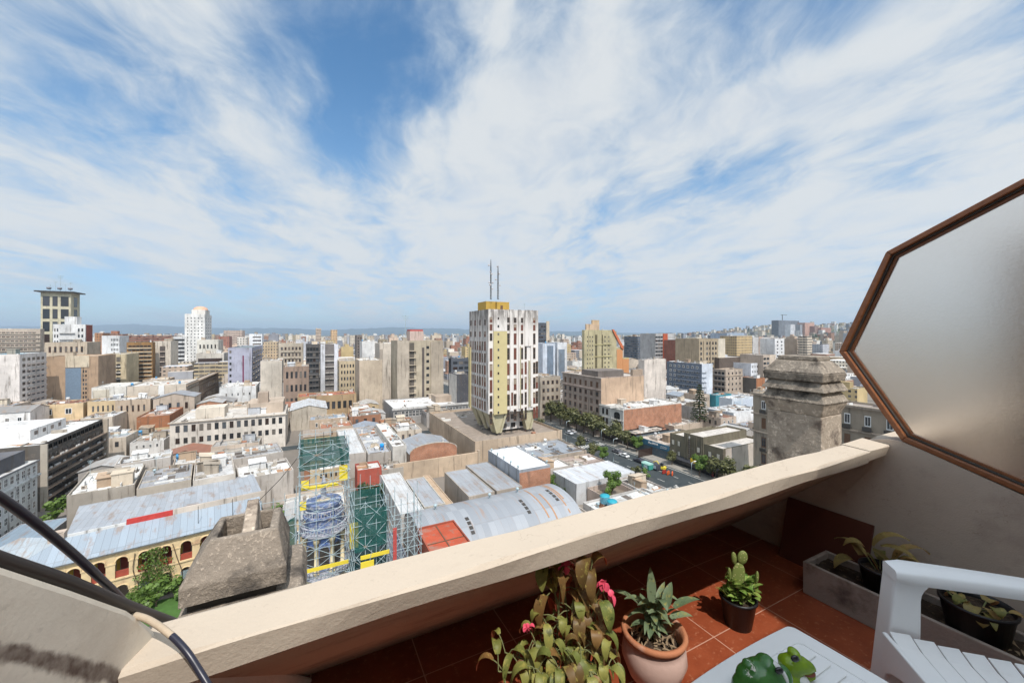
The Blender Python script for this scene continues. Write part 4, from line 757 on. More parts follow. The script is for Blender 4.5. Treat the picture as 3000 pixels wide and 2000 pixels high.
for k,(u0,u1,v0,v1) in enumerate(((1493,1503,905,1208),(1518,1524.5,905,1204),(1537,1560,905,1015),(1554,1560,1015.5,1201))): slab('pilaster',u0,u1,v0,v1,.45,'tower_render')
slab('brown_fin',1521.5,1524,1015,1203,.75,'tower_leg'); slab('brown_fin',1548,1550.5,1060,1201,.75,'tower_leg')
def twin(u0,u1,v0,v1,k='c',out=.01):
    o=obj('window',WM[k],None,tw); x0,x1=-w/2+fx(u0)*w,-w/2+fx(u1)*w; o.location=((x0+x1)/2,-d/2-out,(zf(v0)+zf(v1))/2); o.scale=(x1-x0,1,zf(v0)-zf(v1))
for i in range(13): twin(1456,1460.5,932+23*i-3,932+23*i+4,'n',.51 if i<2 else .56)
for c,(u0,u1) in enumerate(((1434.5,1442.5),(1485,1492.5),(1505,1513),(1525.5,1532.5),(1561.5,1568.5))):
    for v0,v1 in ((929,944),(950,968),(976,1010 if c else 998)): twin(u0,u1,v0,v1)
    for i in range(5): twin(u0,u1,1020+46*i,1055+46*i+ (3 if c==0 else 0))
for u0,u1,i0 in ((1537,1543,0),(1569.5,1576,1)):
    for i in range(i0,5): twin(u0,u1,1017+46*i,1055+46*i)
twin(1496,1501.5,1153,1192,'c',.46)
L=d
for i in range(7):   # narrow slits on the shaded west side
    for j in range(8):
        if j>5 and i%2: continue
        o=obj('window',WM['c'],None,tw); o.location=(-w/2-.125,d/2-L*(.09+.125*i),zb+2.6+j*4.65); o.rotation_euler=(0,0,ROT['W']); o.scale=(1.0 if i%2 else 1.5,1,3.6 if j<6 else 2.2)
obj('side_panel',MB().box(-w/2-.6,-w/2-.125,d/2-2.2,d/2-.2,zb-.5,zb+25),'tower_beige',tw)
# splayed legs: fan shaped fins
zg=0.
for cx,cw in ((-.29,.32),(.32,.28)):
    for yy in (-d/2+.4,d/2-3.0):
        x0,x1=cx*w-cw*w/2,cx*w+cw*w/2; xm=cx*w
        for a0,a1,b0 in ((x0,x0+.9,xm-1.1),(x1-.9,x1,xm+.3)): obj('splayed_leg',MB().hexa([(b0,yy,zg),(b0+.8,yy,zg),(b0+.8,yy+2.6,zg),(b0,yy+2.6,zg),(a0,yy-.35,zb-.004),(a1,yy-.35,zb-.004),(a1,yy+2.6,zb-.004),(a0,yy+2.6,zb-.004)]),'tower_leg',tw)
        obj('leg_web',MB().hexa([(xm-.9,yy+.5,zg),(xm+.9,yy+.5,zg),(xm+.9,yy+2.2,zg),(xm-.9,yy+2.2,zg),(x0+.5,yy+.3,zb-.006),(x1-.5,yy+.3,zb-.006),(x1-.5,yy+2.2,zb-.006),(x0+.5,yy+2.2,zb-.006)]),'tower_leg',tw)
for yy in (-.33,.0,.33): obj('splayed_leg',MB().hexa([(-w*.36,yy*d-.9,zg),(-w*.36+.8,yy*d-.9,zg),(-w*.36+.8,yy*d+.9,zg),(-w*.36,yy*d+.9,zg),(-w/2+.1,yy*d-2.7,zb-.008),(-w/2+1,yy*d-2.7,zb-.008),(-w/2+1,yy*d+2.7,zb-.008),(-w/2+.1,yy*d+2.7,zb-.008)]),'tower_leg',tw)
o=obj('core',MB().box(-w*.27,w*.36,-d*.28,d*.4,0,zb-.01),'tower_render',tw)
for x in (-.1,.08,.26):
    for z in (1.6,5.): q=obj('window',WM['d'],None,tw); q.location=(x*w,-d*.28-.005,z); q.scale=(2.,1,1.9)
# ochre penthouse and masts
obj('penthouse',MB().box(-w*.36,w*.12,-d*.02,d*.42,zt-.8,zt+3.8).box(-w*.17,w*.02,-d*.1,-d*.021,zt-.8,zt+3.6),'tower_ochre',tw); obj('penthouse_door',MB().box(-w*.1,-w*.05,-d*.1-.06,-d*.1-.003,zt-.4,zt+2.2),'brown_trim',tw)
def mast(nm,label,x,y,z,h,nr,seed,group=None):
    t=thing(nm,label,'antenna',(x,y,z),0,group); r=random.Random(seed); mb=MB()
    for k in range(3): a=k*2.09; mb.tube([(.3*math.cos(a),.3*math.sin(a),0),(.16*math.cos(a),.16*math.sin(a),h*.8),(0,0,h)],.08,5)
    for k in range(int(h)): a=k*2.09; q=.3*(1-k/h*.5); mb.tube([(q*math.cos(a),q*math.sin(a),k),(q*math.cos(a+2.09),q*math.sin(a+2.09),k+.9)],.04,4)
    obj('lattice_mast',mb,'dark_trim',t)
    for k in range(nr):
        zz2=h*r.uniform(.25,.97); a=r.uniform(0,6.28); s=r.uniform(.5,.9); mb=MB().tube([(0,0,zz2),(.7*math.cos(a),.7*math.sin(a),zz2)],.035,4).lathe([(.001,zz2-s*.4),(s*.5,zz2-s*.2),(s*.55,zz2+s*.3),(.001,zz2+s*.5)],.8*math.cos(a),.8*math.sin(a),9); obj('dish',mb,'paint',t,(.55,.5,.48))
    return t
mast('radio_mast','tall lattice radio mast with several dishes on the ochre penthouse',*(Wp(1438,876,152).xy),zt+3.8+G+9.5,15.5,7,3); mast('radio_mast','thinner radio mast beside the taller one on the ochre penthouse',*(Wp(1459,876,152).xy),zt+3.8+G+9.5,13.2,4,8)
# podium
pd=body('podium_building','long low buff podium building under the tower on splayed legs','building',71.5,161,37,60,9.4,(.52,.40,.29),(.33,.27,.22),par=.9); deco(pd,37,60,9.4,'S',[('w','n',.55,.95,4,.28,.45,1,.12,.7),('p','buttress',.995,1.012,0,1.02,.25,'wall',(.5,.4,.3))])
ANCH.append(('the tower podium',71,150,9))
# ---------------- street front on the far side of the avenue (X=121)
r_=bld('pinkish five storey corner building with rows of tall windows and a blank tan end wall',1761,1106,1886,(.43,.34,.28),(.55,.5,.45),uy=1648,d=182.9,name='corner_building',S_=[('p','bare_wall',.0,1.,.02,.985,.05,'wall',(.56,.40,.28)),('w','n',.45,.56,2,.42,.5,1,.3,.6)],
  side=[grid('b',7,4,.02,.98,.24,.78,.42,.62),('w','s',.02,.98,7,.78,.955,1,.36,.55),('w','b',.02,.98,7,.06,.2,1,.5,.7),('c',1.,.5,.5,(.5,.42,.36)),('c',.79,.35,.45,(.42,.34,.3)),('c',.22,.35,.4,(.42,.34,.3))],n=3,anchor='the tan end wall')
rooftop(r_,'penthouse',.03,.62,.1,.5,3.2,(.2,.17,.15)); rooftop(r_,'roof_hut',.62,.75,.25,.5,3.,(.55,.5,.42)); rooftop(r_,'high_parapet',.74,.99,.01,.06,3.4,(.42,.32,.24))
q,cx,cy,w,d,h=bld('white three storey corner house with arched windows and a long brick side wall',1826,1198,1996,(.64,.61,.56),(.68,.66,.63),uy=1757,d=170,name='arched_house',n=4,anchor='the long brick wall')
o=obj('brick_side_wall',MB().box(-w/2+.3,w/2,-d/2-.12,-d/2-.003,0,h-.45),'brick',q); item(q,'skylight',0,-d/2+1.5,h-.5); item(q,'roof_hut',-w*.25,d*.2,h-.5,beige)
def archwin(root,w,d,face,x,z,ww,wh,mat='pane'):
    mb=MB(); P=[(-ww/2,0),(ww/2,0),(ww/2,wh-ww*.3)]+[(ww/2*math.cos(math.radians(a)),wh-ww*.3+ww*.3*math.sin(math.radians(a))) for a in range(20,180,20)]+[(-ww/2,wh-ww*.3)]
    mb.prism(P,'y',-.10,-.003,1); mb.box(-.06,.06,-.14,-.101,0,wh,0).box(-ww/2,ww/2,-.14,-.102,wh*.45,wh*.45+.1,0)
    o=obj('arched_window',mb,['dark_trim',mat],root); o.location=onface(w,d,face,x,z); o.rotation_euler=(0,0,ROT[face]); return o
for x,z,ww,wh in ((.16,11.2,1.3,2.7),(.33,11.2,1.3,2.7),(.75,10.6,3.6,3.),(.22,2.6,3.2,2.5),(.72,2.6,4.4,2.5)): archwin(q,w,d,'W',x,z,ww,wh)
deco(q,w,d,h,'W',[('w','b',.1,.4,2,.45,.63,1,.6,.9),('w','b',.58,.95,2,.45,.63,1,.6,.9),('p','pilaster',.47,.52,.1,.98,.2,'wall',(.66,.63,.58)),('c',.66,.25,.3,(.6,.57,.52)),('c',.42,.25,.3,(.6,.57,.52)),('c',.97,.3,.4,(.62,.6,.55)),('p','ground_floor_shops',.03,.97,0,.155,.06,'wall',(.07,.06,.055))])
obj('gable',MB().prism([(-3.6,h-.02)]+[(4*math.cos(math.radians(a)),h+1.3*math.sin(math.radians(a))) for a in range(160,10,-15)]+[(3.6,h-.02)],'y',-.3,0),'wall',q,(.64,.61,.56)).location=onface(w,d,'W',.72,0); q.children[-1].rotation_euler=(0,0,ROT['W'])
q=body('shop','single storey shop with a black painted front beside the brick wall','shop',131,125.2,20,7,6.2,(.035,.033,.033),(.55,.5,.44)); furnish(q,20,7,5.6,4,random.Random(3))
q=body('shop','low shop under a long blue sign board with white lettering','shop',134,112.6,26,17.2,5.6,(.1,.13,.15),(.58,.5,.43)); furnish(q,26,17.2,5.,9,random.Random(4)); ANCH.append(('the blue shop sign',134,112,6))
sg=obj('sign_board',MB().box(-8.2,8.2,-.25,-.02,3.4,5.5),'paint',q,(.045,.13,.2)); sg.location=onface(26,17.2,'W',.5,0); sg.rotation_euler=(0,0,ROT['W'])
mb=MB(); rr=random.Random(2)    # script-like white strokes; the words cannot be made out
for k in range(9):
    x=-1.8+.55*k; z=4.35+.04*k; a=rr.uniform(.35,.75); mb.tube([(x,-.29,z),(x+.12,-.29,z+a),(x+.34,-.29,z+a*.8),(x+.22,-.29,z+.1),(x+.5,-.29,z)],.075,4)
for k in range(4): x=4.2+.8*k; mb.tube([(x,-.29,3.9+.1*k),(x+.7,-.29,4.2),(x+.1,-.29,4.6),(x+.9,-.29,4.9)],.08,4)
ms=obj('sign_lettering',mb,'trim_white',q); ms.location=sg.location; ms.rotation_euler=sg.rotation_euler
obj('shopfront',MB().box(-7.5,7.,-.06,-.02,.1,3.1),'pane',q).location=onface(26,17.2,'W',.5,0); q.children[-1].rotation_euler=(0,0,ROT['W'])
# olive building
q=thing('olive_building','olive grey three part house with pale shutters and a vertical beaded sign','building',(133,93.3,G)); foot(133,93.3,24,21.4); ANCH.append(('the olive house',133,93,11))
W_,D_=24,21.4
def part3(nm,y0,y1,h,x0=0.,col=olive):
    mb=MB(); a=[(-W_/2+x0,y0),(W_/2,y0),(W_/2,y1),(-W_/2+x0,y1)]; i=[(x-math.copysign(.25,x),y+(.25 if y==y0 else -.25)) for x,y in a]; P=lambda q,z:[(x,y,z) for x,y in q]
    obj(nm,mb.rings([P(a,0),P(a,h),P(i,h),P(i,h-1)],cap=False),'wall',q,col); obj('roof',MB().box(-W_/2+x0+.26,W_/2-.26,y0+.26,y1-.26,h-.9,h-.7),'flat',q,(.62,.57,.52))
part3('far_wing',4.2,D_/2,10.8); part3('middle_wing',-3.6,4.19,12.4,-.35); part3('near_wing',-D_/2,-3.61,10.2)
obj('cream_side_wall',MB().box(-W_/2+1.2,W_/2,-D_/2-.1,-D_/2-.003,0,10.),'wall',q,(.58,.5,.43))
def onW(o,y,z,out): o.parent=q; o.location=(-W_/2-out,y,z); o.rotation_euler=(0,0,ROT['W'])
varied('shutter',(.52,.48,.4),.7,3.,.1)
for y,z in [(9.2,7.7),(6.6,7.7),(9.2,3.9),(6.6,3.9),(-1.8,7.6),(-1.8,3.9),(-5.9,7.2),(-9.,7.2),(-5.9,3.7),(-9.,3.7)]:
    o=obj('window',MB().box(-.62,.62,-.09,-.002,-.95,.95,0).box(-.5,.5,-.12,-.091,-.85,.85,1),['dark_trim','shutter'],q); onW(o,y,z,.36 if -3.6<y<4.2 else .01)
for y in (3.6,2.7,-.2,-.9,-2.9): o=obj('pilaster',MB().box(-.2,.2,-.15,-.002,3,12),'wall',q,olive); onW(o,y,0,.36)
mb=MB()
for k in range(9): mb.lathe([(.001,-.3),(.3,-.15),(.34,.1),(.2,.34),(.001,.38)],0,-.5,8); mb.v[-40:]=[(x,y,z+10.4-.78*k) for x,y,z in mb.v[-40:]]
o=obj('vertical_sign',mb.tube([(0,-.5,3.6),(0,-.5,11)],.06,5).tube([(0,0,10.8),(0,-.5,10.8)],.05,4),'dark_trim',q); onW(o,1.6,0,.36)
o=obj('sign_ring',MB().tube([(.32*math.cos(a*.785),-.5,11.25+.32*math.sin(a*.785)) for a in range(9)],.07,5),'trim_white',q); onW(o,1.6,0,.36)
o=obj('awning',MB().hexa([(-9.5,-2.2,2.5),(9.5,-2.2,2.5),(9.5,-.01,2.7),(-9.5,-.01,2.7),(-9.5,-2.2,2.62),(9.5,-2.2,2.62),(9.5,-.01,3.3),(-9.5,-.01,3.3)]),'paint',q,(.04,.04,.045)); onW(o,0,0,.02)
o=obj('shopfront',MB().box(-9,9,-.05,-.003,.1,2.5),'pane',q); onW(o,0,0,.37)
o=obj('shop_sign',MB().box(-.9,.9,-1.,-.8,2.5,4.2),'paint',q,(.75,.5,.02)); onW(o,-.2,0,.36)
# classical block behind the buff chimney
q,cx,cy,w,d,h=bld('classical stone corner block with small iron balconies behind the buff chimney',2660,1208,2700,(.36,.30,.23),(.35,.3,.27),uy=2207,d=92,name='classical_block',S_=[grid('b',5,5)],side=[grid('b',8,3,.03,.97,.06,.58,.34,.62),('w','s',.03,.97,8,.62,.76,1,.3,.8),('w','w',.03,.97,8,.82,.94,1,.3,.75),('c',1.,.6,.7,(.3,.25,.2)),('c',.79,.4,.5,(.36,.3,.24)),('c',.6,.35,.4,(.36,.3,.24))],n=4,anchor='the classical block')
for i in range(8):
    for zz3 in (.245,.42,.82): 
        o=obj('iron_balcony',MB().box(-.95,.95,-.7,-.003,-.15,0).box(-.95,.95,-.7,-.66,.002,.85),'dark_trim',q); o.location=onface(w,d,'W',.03+.94*(i+.5)/8,zz3*h-.5); o.rotation_euler=(0,0,ROT['W'])
# the avenue
def strip(nm,x0,x1,y0,y1,z,mat,kind='structure'): return tag(obj(nm,MB().box(0,x1-x0,0,y1-y0,-.4,0),mat,None,None,(x0,y0,z)),kind=kind)
strip('road',96.5,115.5,30,420,G+.05,'asphalt'); strip('pavement',88.6,96.5,30,420,G+.18,'pavement'); strip('pavement',115.5,121,30,420,G+.18,'pavement'); strip('road',-150,88.5,186.5,193,G+.04,'asphalt'); FOOT.append((88,121.2,0,420))
for k in range(38):
    for x in (102.8,109.2): tag(obj('lane_marking',MB().box(-.08,.08,-1.5,1.5,0,.004),'line_paint',None,None,(x,36+k*7,G+.052)),kind='structure')
tag(obj('lane_marking',MB().box(-.1,.1,0,380,0,.004),'line_paint',None,None,(97.2,32,G+.052)),kind='structure'); tag(obj('lane_marking',MB().box(-.1,.1,0,380,0,.004),'line_paint',None,None,(114.8,32,G+.052)),kind='structure')
for x in [98+1.3*i for i in range(13)]: tag(obj('crossing_stripe',MB().box(-.3,.3,-1.7,1.7,0,.004),'line_paint',None,None,(x,134,G+.052)),kind='structure')
# trees
def crown_mesh(name,mat,R,H,z0,n,leaf_s,seed,lobes=7):
    r=random.Random(seed); mb=MB(); cs=[]
    for _ in range(lobes):
        a=r.uniform(0,6.28); q=R*.62*math.sqrt(r.random()); cs.append((q*math.cos(a),q*math.sin(a),z0+H*r.uniform(.22,.82),R*r.uniform(.34,.55)))
    for _ in range(n):
        cx,cy,cz,cr=r.choice(cs); v=Vector((r.gauss(0,1),r.gauss(0,1),r.gauss(0,.85))).normalized()*cr*r.uniform(.45,1.08); p=Vector((cx,cy,cz))+v
        nrm=(v.normalized()+Vector((r.uniform(-.8,.8),r.uniform(-.8,.8),r.uniform(-.3,.9)))).normalized(); a=nrm.cross(Vector((0,0,1)))
        if a.length<.1: a=Vector((1,0,0))
        a.normalize(); b_=nrm.cross(a); s=leaf_s*r.uniform(.6,1.3); k=nrm*s*.25
        mb.add([p-a*s-b_*s*.5,p+b_*s*.15+a*0-k*0-b_*s*.8,p+a*s-b_*s*.4,p+a*s*.7+b_*s*.8+k,p-a*s*.5+b_*s*.9+k],[(0,1,2,3,4)])
    return mb.mesh(name,[mat]),cs
def trunk_mesh(R,z0,H,cs,seed):
    r=random.Random(seed); mb=MB().tube([(0,0,0),(r.uniform(-.1,.1),.05,z0*.6),(0,0,z0+.2*H)],[.22*R/3,.16*R/3,.11*R/3],7)
    for c in cs: mb.tube([(0,0,z0*.85),(c[0]*.5,c[1]*.5,(z0+c[2])*.5),(c[0],c[1],c[2])],[.1*R/3,.07*R/3,.03],5)
    return mb.mesh('trunk',['bark'])
TREE={}
for k,(mat,R,H,z0,n,ls) in enumerate((('leaf_street',3.6,5.5,3.,900,.34),('leaf_street',3.,5.,2.6,760,.32),('leaf_bright',3.0,6.6,1.0,1900,.21),('leaf_dark',2.6,5.,1.6,900,.3),('leaf_bright',1.6,2.6,.6,420,.22),('leaf_street',2.2,3.,.9,500,.26))):
    me,cs=crown_mesh('crown',mat,R,H,z0,n,ls,40+k); TREE[k]=(me,trunk_mesh(R,z0,H,cs,k))
def tree(k,x,y,z,label,s=1.,rz=0.,group=None,nm='street_tree',cat='tree'):
    t=thing(nm,label,cat,(x,y,z),rz,group); t.scale=(s,s,s); obj('crown',TREE[k][0],None,t); obj('trunk',TREE[k][1],None,t); USED[label]=1; return t
g='plane trees along the avenue'; r=random.Random(4)
for yy,kk,sc_3 in ((78,0,.9),(73,1,1.)): tree(kk,117.6,yy,G+.18,{111:'street tree standing before the middle of the blue sign',106:'street tree at the olive end of the blue sign',96:'street tree before the far wing of the olive house',92:'street tree under the vertical sign of the olive house',78:'street tree beside the green court',73:'street tree just before the classical block'}[yy],sc_3*1.15,r.uniform(0,6),g)
for yy,kk,sc_3 in ((150,0,1.),(163,1,1.),(176,0,1.1),(137,5,1.2)): tree(kk,92.5,yy,G+.18,{150:'near pavement tree beside the podium wall',163:'near pavement tree beyond the middle of the podium',176:'near pavement tree at the far end of the podium',137:'low street tree at the podium corner'}[yy],sc_3*1.15,r.uniform(0,6),'trees on the near pavement')
for i,(yy,kk,sc_3) in enumerate(((131,0,.95),(138,1,1.),(145,0,1.05),(152,1,1.1),(158,0,1.),(165,1,1.1),(172,0,1.1),(181,0,1.05),(191,1,1.2),(204,0,1.2),(220,0,1.2),(240,1,1.3))):
    tree(kk,117.8,yy,G+.18,['olive street tree before the white arched house','second street tree past the arched house, at the near end of the pinkish facade','bushy street tree under the pinkish facade, third from the arched house','street tree under the middle windows of the pinkish facade','street tree past the middle of the pinkish facade','street tree near the far end of the pinkish facade','last street tree under the pinkish facade','street tree just beyond the pinkish corner building','street tree two trees beyond the pinkish corner building','farther street tree beyond the pinkish corner','street tree far along the avenue past the pinkish corner','most distant tree of the avenue row'][i],sc_3*1.28,r.uniform(0,6),g)
tree(2,118.2,118.,G+.18,'yellow green street tree hiding the near end of the blue sign',.95,1.,g); tree(0,118,123,G+.18,'street tree before the black painted shop',.9,2.2,g); tree(2,117.2,88.5,G+.18,'bright green street tree in front of the olive house',1.05,.4,g); tree(0,117.8,83,G+.18,'shaded street tree at the near end of the olive house',.9,2.6,g); tree(1,118,100.5,G+.18,'small dark street tree between the blue sign and the olive house',.7,2.6,g)
g='trees on the near pavement'
for (u,v,kk,sc_3,lb) in ((1765,1352,2,.85,'round bright green tree on the near pavement beside the grey sheet roof'),(1738,1345,0,.8,'smaller tree behind the bright green tree on the near pavement'),(1862,1388,5,.85,'low olive bush at the near kerb opposite the white car'),(1893,1400,4,1.,'little yellow green sapling on the near kerb strip'),(1700,1318,0,.7,'tree on the near pavement past the podium corner')):
    p=Pz(u,v,G+.18); tree(kk,max(p.x,90.),p.y,G+.18,lb,sc_3,u*.1,g)
# Norfolk pine: whorls of drooping boughs
ap=thing('pine_tree','tall dark conifer with tiered boughs among the white roofs','tree',tuple(Pz(2050,1236,G+6))); H=19.; mb=MB(); tk=MB().tube([(0,0,-6),(0,0,H*.5),(0,0,H)],[.42,.28,.04],8); rr=random.Random(6)
for k in range(15):
    z=1.5+k*(H-2)/15; R_=4.3*(1-(k/15.5))**.8+.25
    for j in range(7):
        a=j*.9+k*.5+rr.uniform(-.15,.15); L_=R_*rr.uniform(.8,1.1); P=[Vector((L_*t*math.cos(a),L_*t*math.sin(a),z+.9*t-1.1*t*t+.25*t**4)) for t in (0,.35,.7,1)]; tk.tube(P,[.07,.06,.04,.02],4)
        for q in range(38):
            t=rr.uniform(.2,1.); c=Vector((L_*t*math.cos(a),L_*t*math.sin(a),z+.9*t-1.1*t*t)); s=rr.uniform(.25,.5); d1=rv(); d1.z=abs(d1.z)*.7; d1.normalize(); e=d1.cross(rv()).normalized()*.22; mb.add([c-e,c+e,c+e*.5+d1*s,c-e*.5+d1*s],[(0,1,2,3)])
obj('crown',mb,'leaf_dark',ap); obj('trunk',tk,'bark',ap)
# cars
def car_mesh():
    b=MB(); pro=[(-2.15,.35),(2.15,.35),(2.2,.62),(2.05,.82),(1.1,.92),(-1.75,.98),(-2.12,.9),(-2.2,.6)]
    b.prism(pro,'x',-.86,.86); cab=MB(); cab.rings([[(-.8,1.0,.93),(.8,1.0,.93),(.8,-1.7,.985),(-.8,-1.7,.985)],[(-.66,.35,1.38),(.66,.35,1.38),(.66,-1.2,1.40),(-.66,-1.2,1.40)]],cap=False)
    rf=MB().rings([[(-.67,.37,1.381),(.67,.37,1.381),(.67,-1.22,1.401),(-.67,-1.22,1.401)],[(-.6,.25,1.46),(.6,.25,1.46),(.6,-1.1,1.47),(-.6,-1.1,1.47)]])
    wh=MB().lathe([(.001,-.1),(.2,-.1),(.31,-.09),(.32,.09),(.2,.1),(.001,.1)],0,0,14); wh.v=[(z,x,y) for x,y,z in wh.v]
    return b.mesh('body',['paint']),cab.mesh('window',['pane']),rf.mesh('roof',['paint']),wh.mesh('wheel',['black_rubber']),MB().box(-.18,.18,-.03,.03,-.08,.08).mesh('headlight',['trim_white'])
CM=car_mesh()
def car(label,x,y,col,rz=0.,cat='car'):
    t=thing('parked_car',label,cat,(x,y,G+.05),rz,'cars on the avenue'); obj('body',CM[0],None,t,col).location=(0,0,0); obj('window',CM[1],None,t); obj('roof',CM[2],None,t,col)
    for sx in (-.8,.8):
        for sy in (-1.35,1.4): obj('wheel',CM[3],None,t,None,(sx,sy,.32))
        obj('headlight',CM[4],None,t,None,(sx*.75,2.17,.66))
    return t
for lb,u,v,col,rz in (('white car at the kerb near the shop trees',1828,1334,(.72,.72,.7),0),('dark car parked just ahead of the white car',1872,1350,(.03,.03,.045),0),('dark car under the plane trees with its lamps showing',1712,1287,(.035,.035,.04),3.14),('pale car far up the avenue beside the lamp post',1668,1268,(.6,.61,.63),3.14),('grey car behind the white car at the kerb',1807,1322,(.15,.14,.15),0),('silver car parked under the farther plane trees',1690,1262,(.4,.41,.43),0),):
    p=Pz(u,v,G+.5); car(lb,min(p.x,114.2),p.y,col,rz)
# lamps, containers, barriers
def lamp(label,u,v,h=9.,nm='street_lamp'):
    p=Pz(u,v,G+.18); t=thing(nm,label,'street lamp',(p.x,p.y,G+.18),0,'street lamps'); obj('pole',MB().tube([(0,0,0),(0,0,h*.93),(.25,0,h*.99),(1.3,0,h)],[.11,.08,.07,.06],8),'galv',t); obj('lamp_head',MB().box(1.1,2.,-.14,.14,h-.06,h+.08),'trim_white',t); return t
lamp('white street lamp with a bent arm near the olive house',2026,1440); lamp('grey street lamp by the podium corner',1659,1293); lamp('slim grey lamp post near the white roof edge',1797,1352,8.5); lamp('green lamp post by the bright green kerb tree',1762,1342,11.)
p=Pz(1897,1372,G+.2); t=thing('waste_container','green waste container with a white lid panel on the avenue','container',(p.x,p.y,G+.05)); obj('body',MB().hexa([(-1,-1.6,.2),(1,-1.6,.2),(1,1.6,.2),(-1,1.6,.2),(-1.15,-1.8,1.9),(1.15,-1.8,1.9),(1.15,1.8,1.9),(-1.15,1.8,1.9)]),'paint',t,(.06,.32,.25)); obj('lid',MB().prism([(-1.2,1.903),(1.2,1.903),(.9,2.3),(-.9,2.3)],'y',-1.85,1.85),'paint',t,(.3,.5,.44)); obj('panel',MB().box(-1.24,-1.19,-1.,.6,.5,1.6),'paint',t,(.5,.6,.62))
for sy in (-1.2,1.2): obj('wheel',MB().lathe([(.001,-.7),(.2,-.7),(.2,.7),(.001,.7)],0,0,10),'black_rubber',t).rotation_euler=(0,1.57,0); t.children[-1].location=(0,sy,.2)
p=Pz(1915,1372,G+.2); t=thing('parked_van','dark van with a pale side panel behind the green container','van',(p.x,p.y,G+.05)); obj('body',MB().prism([(-2.3,.35),(2.3,.35),(2.3,1.1),(1.5,1.3),(.9,2.1),(-2.2,2.1),(-2.3,1.4)],'x',-.95,.95),'paint',t,(.05,.05,.065)); obj('window',MB().box(-.97,-.952,-.4,.8,1.3,1.9),'pane',t); obj('side_panel',MB().box(-.97,-.952,-2.,-.6,.7,1.8),'paint',t,(.5,.52,.55))
for sy in (-1.4,1.4):
    for sx in (-.85,.85): obj('wheel',CM[3],None,t,None,(sx,sy,.34))
p=Pz(1941,1375,G+.2); t=thing('compact_digger','small yellow and black digger beside the red barriers','digger',(p.x,p.y,G+.05),.4); obj('tracks',MB().box(-.9,-.5,-1.1,1.1,0,.5).box(.5,.9,-1.1,1.1,0,.5),'black_rubber',t); obj('body',MB().box(-.8,.8,-1.1,.7,.52,1.3),'yellow_sheet',t); obj('cab',MB().hexa([(-.5,-.3,1.303),(.5,-.3,1.303),(.5,.8,1.303),(-.5,.8,1.303),(-.45,-.2,2.5),(.45,-.2,2.5),(.45,.6,2.5),(-.45,.6,2.5)]),'pane',t); obj('boom',MB().tube([(0,.8,1.2),(0,2.,2.8),(0,3.2,2.2),(0,3.5,.9)],[.16,.14,.12,.1],6),'yellow_sheet',t)
for k,(u,v,lb) in enumerate(((1946,1386,'dark red traffic barrier at the digger'),(1958,1389,'orange traffic barrier between the digger and the kerb'),(1970,1391,'bright orange traffic barrier nearest the street lamp'),(2084,1392,'large dark red hoarding panel beside the green court'))):
    p=Pz(u,v,G+.2); big=k==3; t=thing('traffic_barrier' if not big else 'hoarding',lb,'barrier',(max(96,p.x),p.y,G+.05 if not big else G+.18),.3*k,None if big else 'traffic barriers'); s=2.2 if big else 1.
    obj('panel',MB().prism([(-.9*s,.15*s),(.9*s,.15*s),(.9*s,1.1*s),(.5*s,1.35*s),(-.5*s,1.35*s),(-.9*s,1.1*s)],'y',-.12,.12),'paint',t,[(.3,.03,.02),(.6,.1,.02),(.75,.12,.03),(.3,.02,.02)][k]); obj('foot',MB().box(-.7*s,-.4*s,-.4,.4,0,.147*s).box(.4*s,.7*s,-.4,.4,0,.147*s),'dark_trim',t)
strip('lawn',121,146,73.5,82.4,G+.2,'grass')
# ============================================================ roofs between the tower and the balcony
def blk(label,x0,x1,y0,y1,h,wall,roof,name='house',n=2,anchor=None,cat='house',**kw):
    q=body(name,label,cat,(x0+x1)/2,(y0+y1)/2,x1-x0,y1-y0,h,wall,roof,busy=n>0,**kw)
    if kw.get('rt','flat')=='flat' and n: furnish(q,x1-x0,y1-y0,h-kw.get('par',.55),n,random.Random(int(x0*31+y0)))
    if anchor: ANCH.append((anchor,(x0+x1)/2,(y0+y1)/2,h))
    return q
q=blk('brick hall with a curved gable and a grey sheet roof before the podium',30,46,131.5,149.5,8,(.42,.3,.22),(.43,.45,.48),'brick_hall',rt='gy',roofmat='sheet',anchor='the brick hall')
P=[(-8.1,0),(8.1,0),(8.1,8.2)]+[(8.1*math.cos(math.radians(a)),8.2+2.6*math.sin(math.radians(a))) for a in range(15,180,15)]+[(-8.1,8.2)]; obj('curved_gable',MB().prism(P,'y',-9.5,-9.02),'brick',q); obj('gable_coping',MB().tube([(8.2*math.cos(math.radians(a)),-9.3,8.3+2.6*math.sin(math.radians(a))) for a in range(0,181,15)],.2,6),'concrete',q); item(q,'chimney',4.5,-5,9)
t=thing('boundary_wall','long stained buff party wall running under the brick hall','wall',(38,128.6,G)); obj('wall',MB().box(-14,15,-.3,.3,0,6.4),'wall',t,(.55,.42,.3)); obj('wall_pier',MB().box(15.003,15.8,-.4,.4,0,7.),'wall',t,(.5,.4,.3)); foot(38,128.6,30,.6)
blk('narrow white terraced roof with a brown skylight beside the brick hall',25.2,31-1.2,136,174,10,(.62,.58,.52),(.72,.71,.69),n=7)
blk('grey flat roof holding a bright blue tank',17.6,25,138,180,8,(.45,.4,.35),(.42,.43,.45),n=4,anchor='the roof with the blue tank'); o=bpy.data.objects; item(o[[k.name for k in o if k.get('label')=='grey flat roof holding a bright blue tank'][0]],'water_tank',1.5,-16,7.4,(.02,.3,.75),0,1.1)
blk('bright white sheet roof left of the grey roof with the blue tank'.replace('left of','next to'),10.4,17.4,141,180,8,(.5,.45,.4),(.78,.78,.77),n=0,roofmat='sheet')
blk('small house with a red painted front wall and pale roof',13,20,126,133,7,(.42,.10,.07),(.62,.6,.57),n=1)
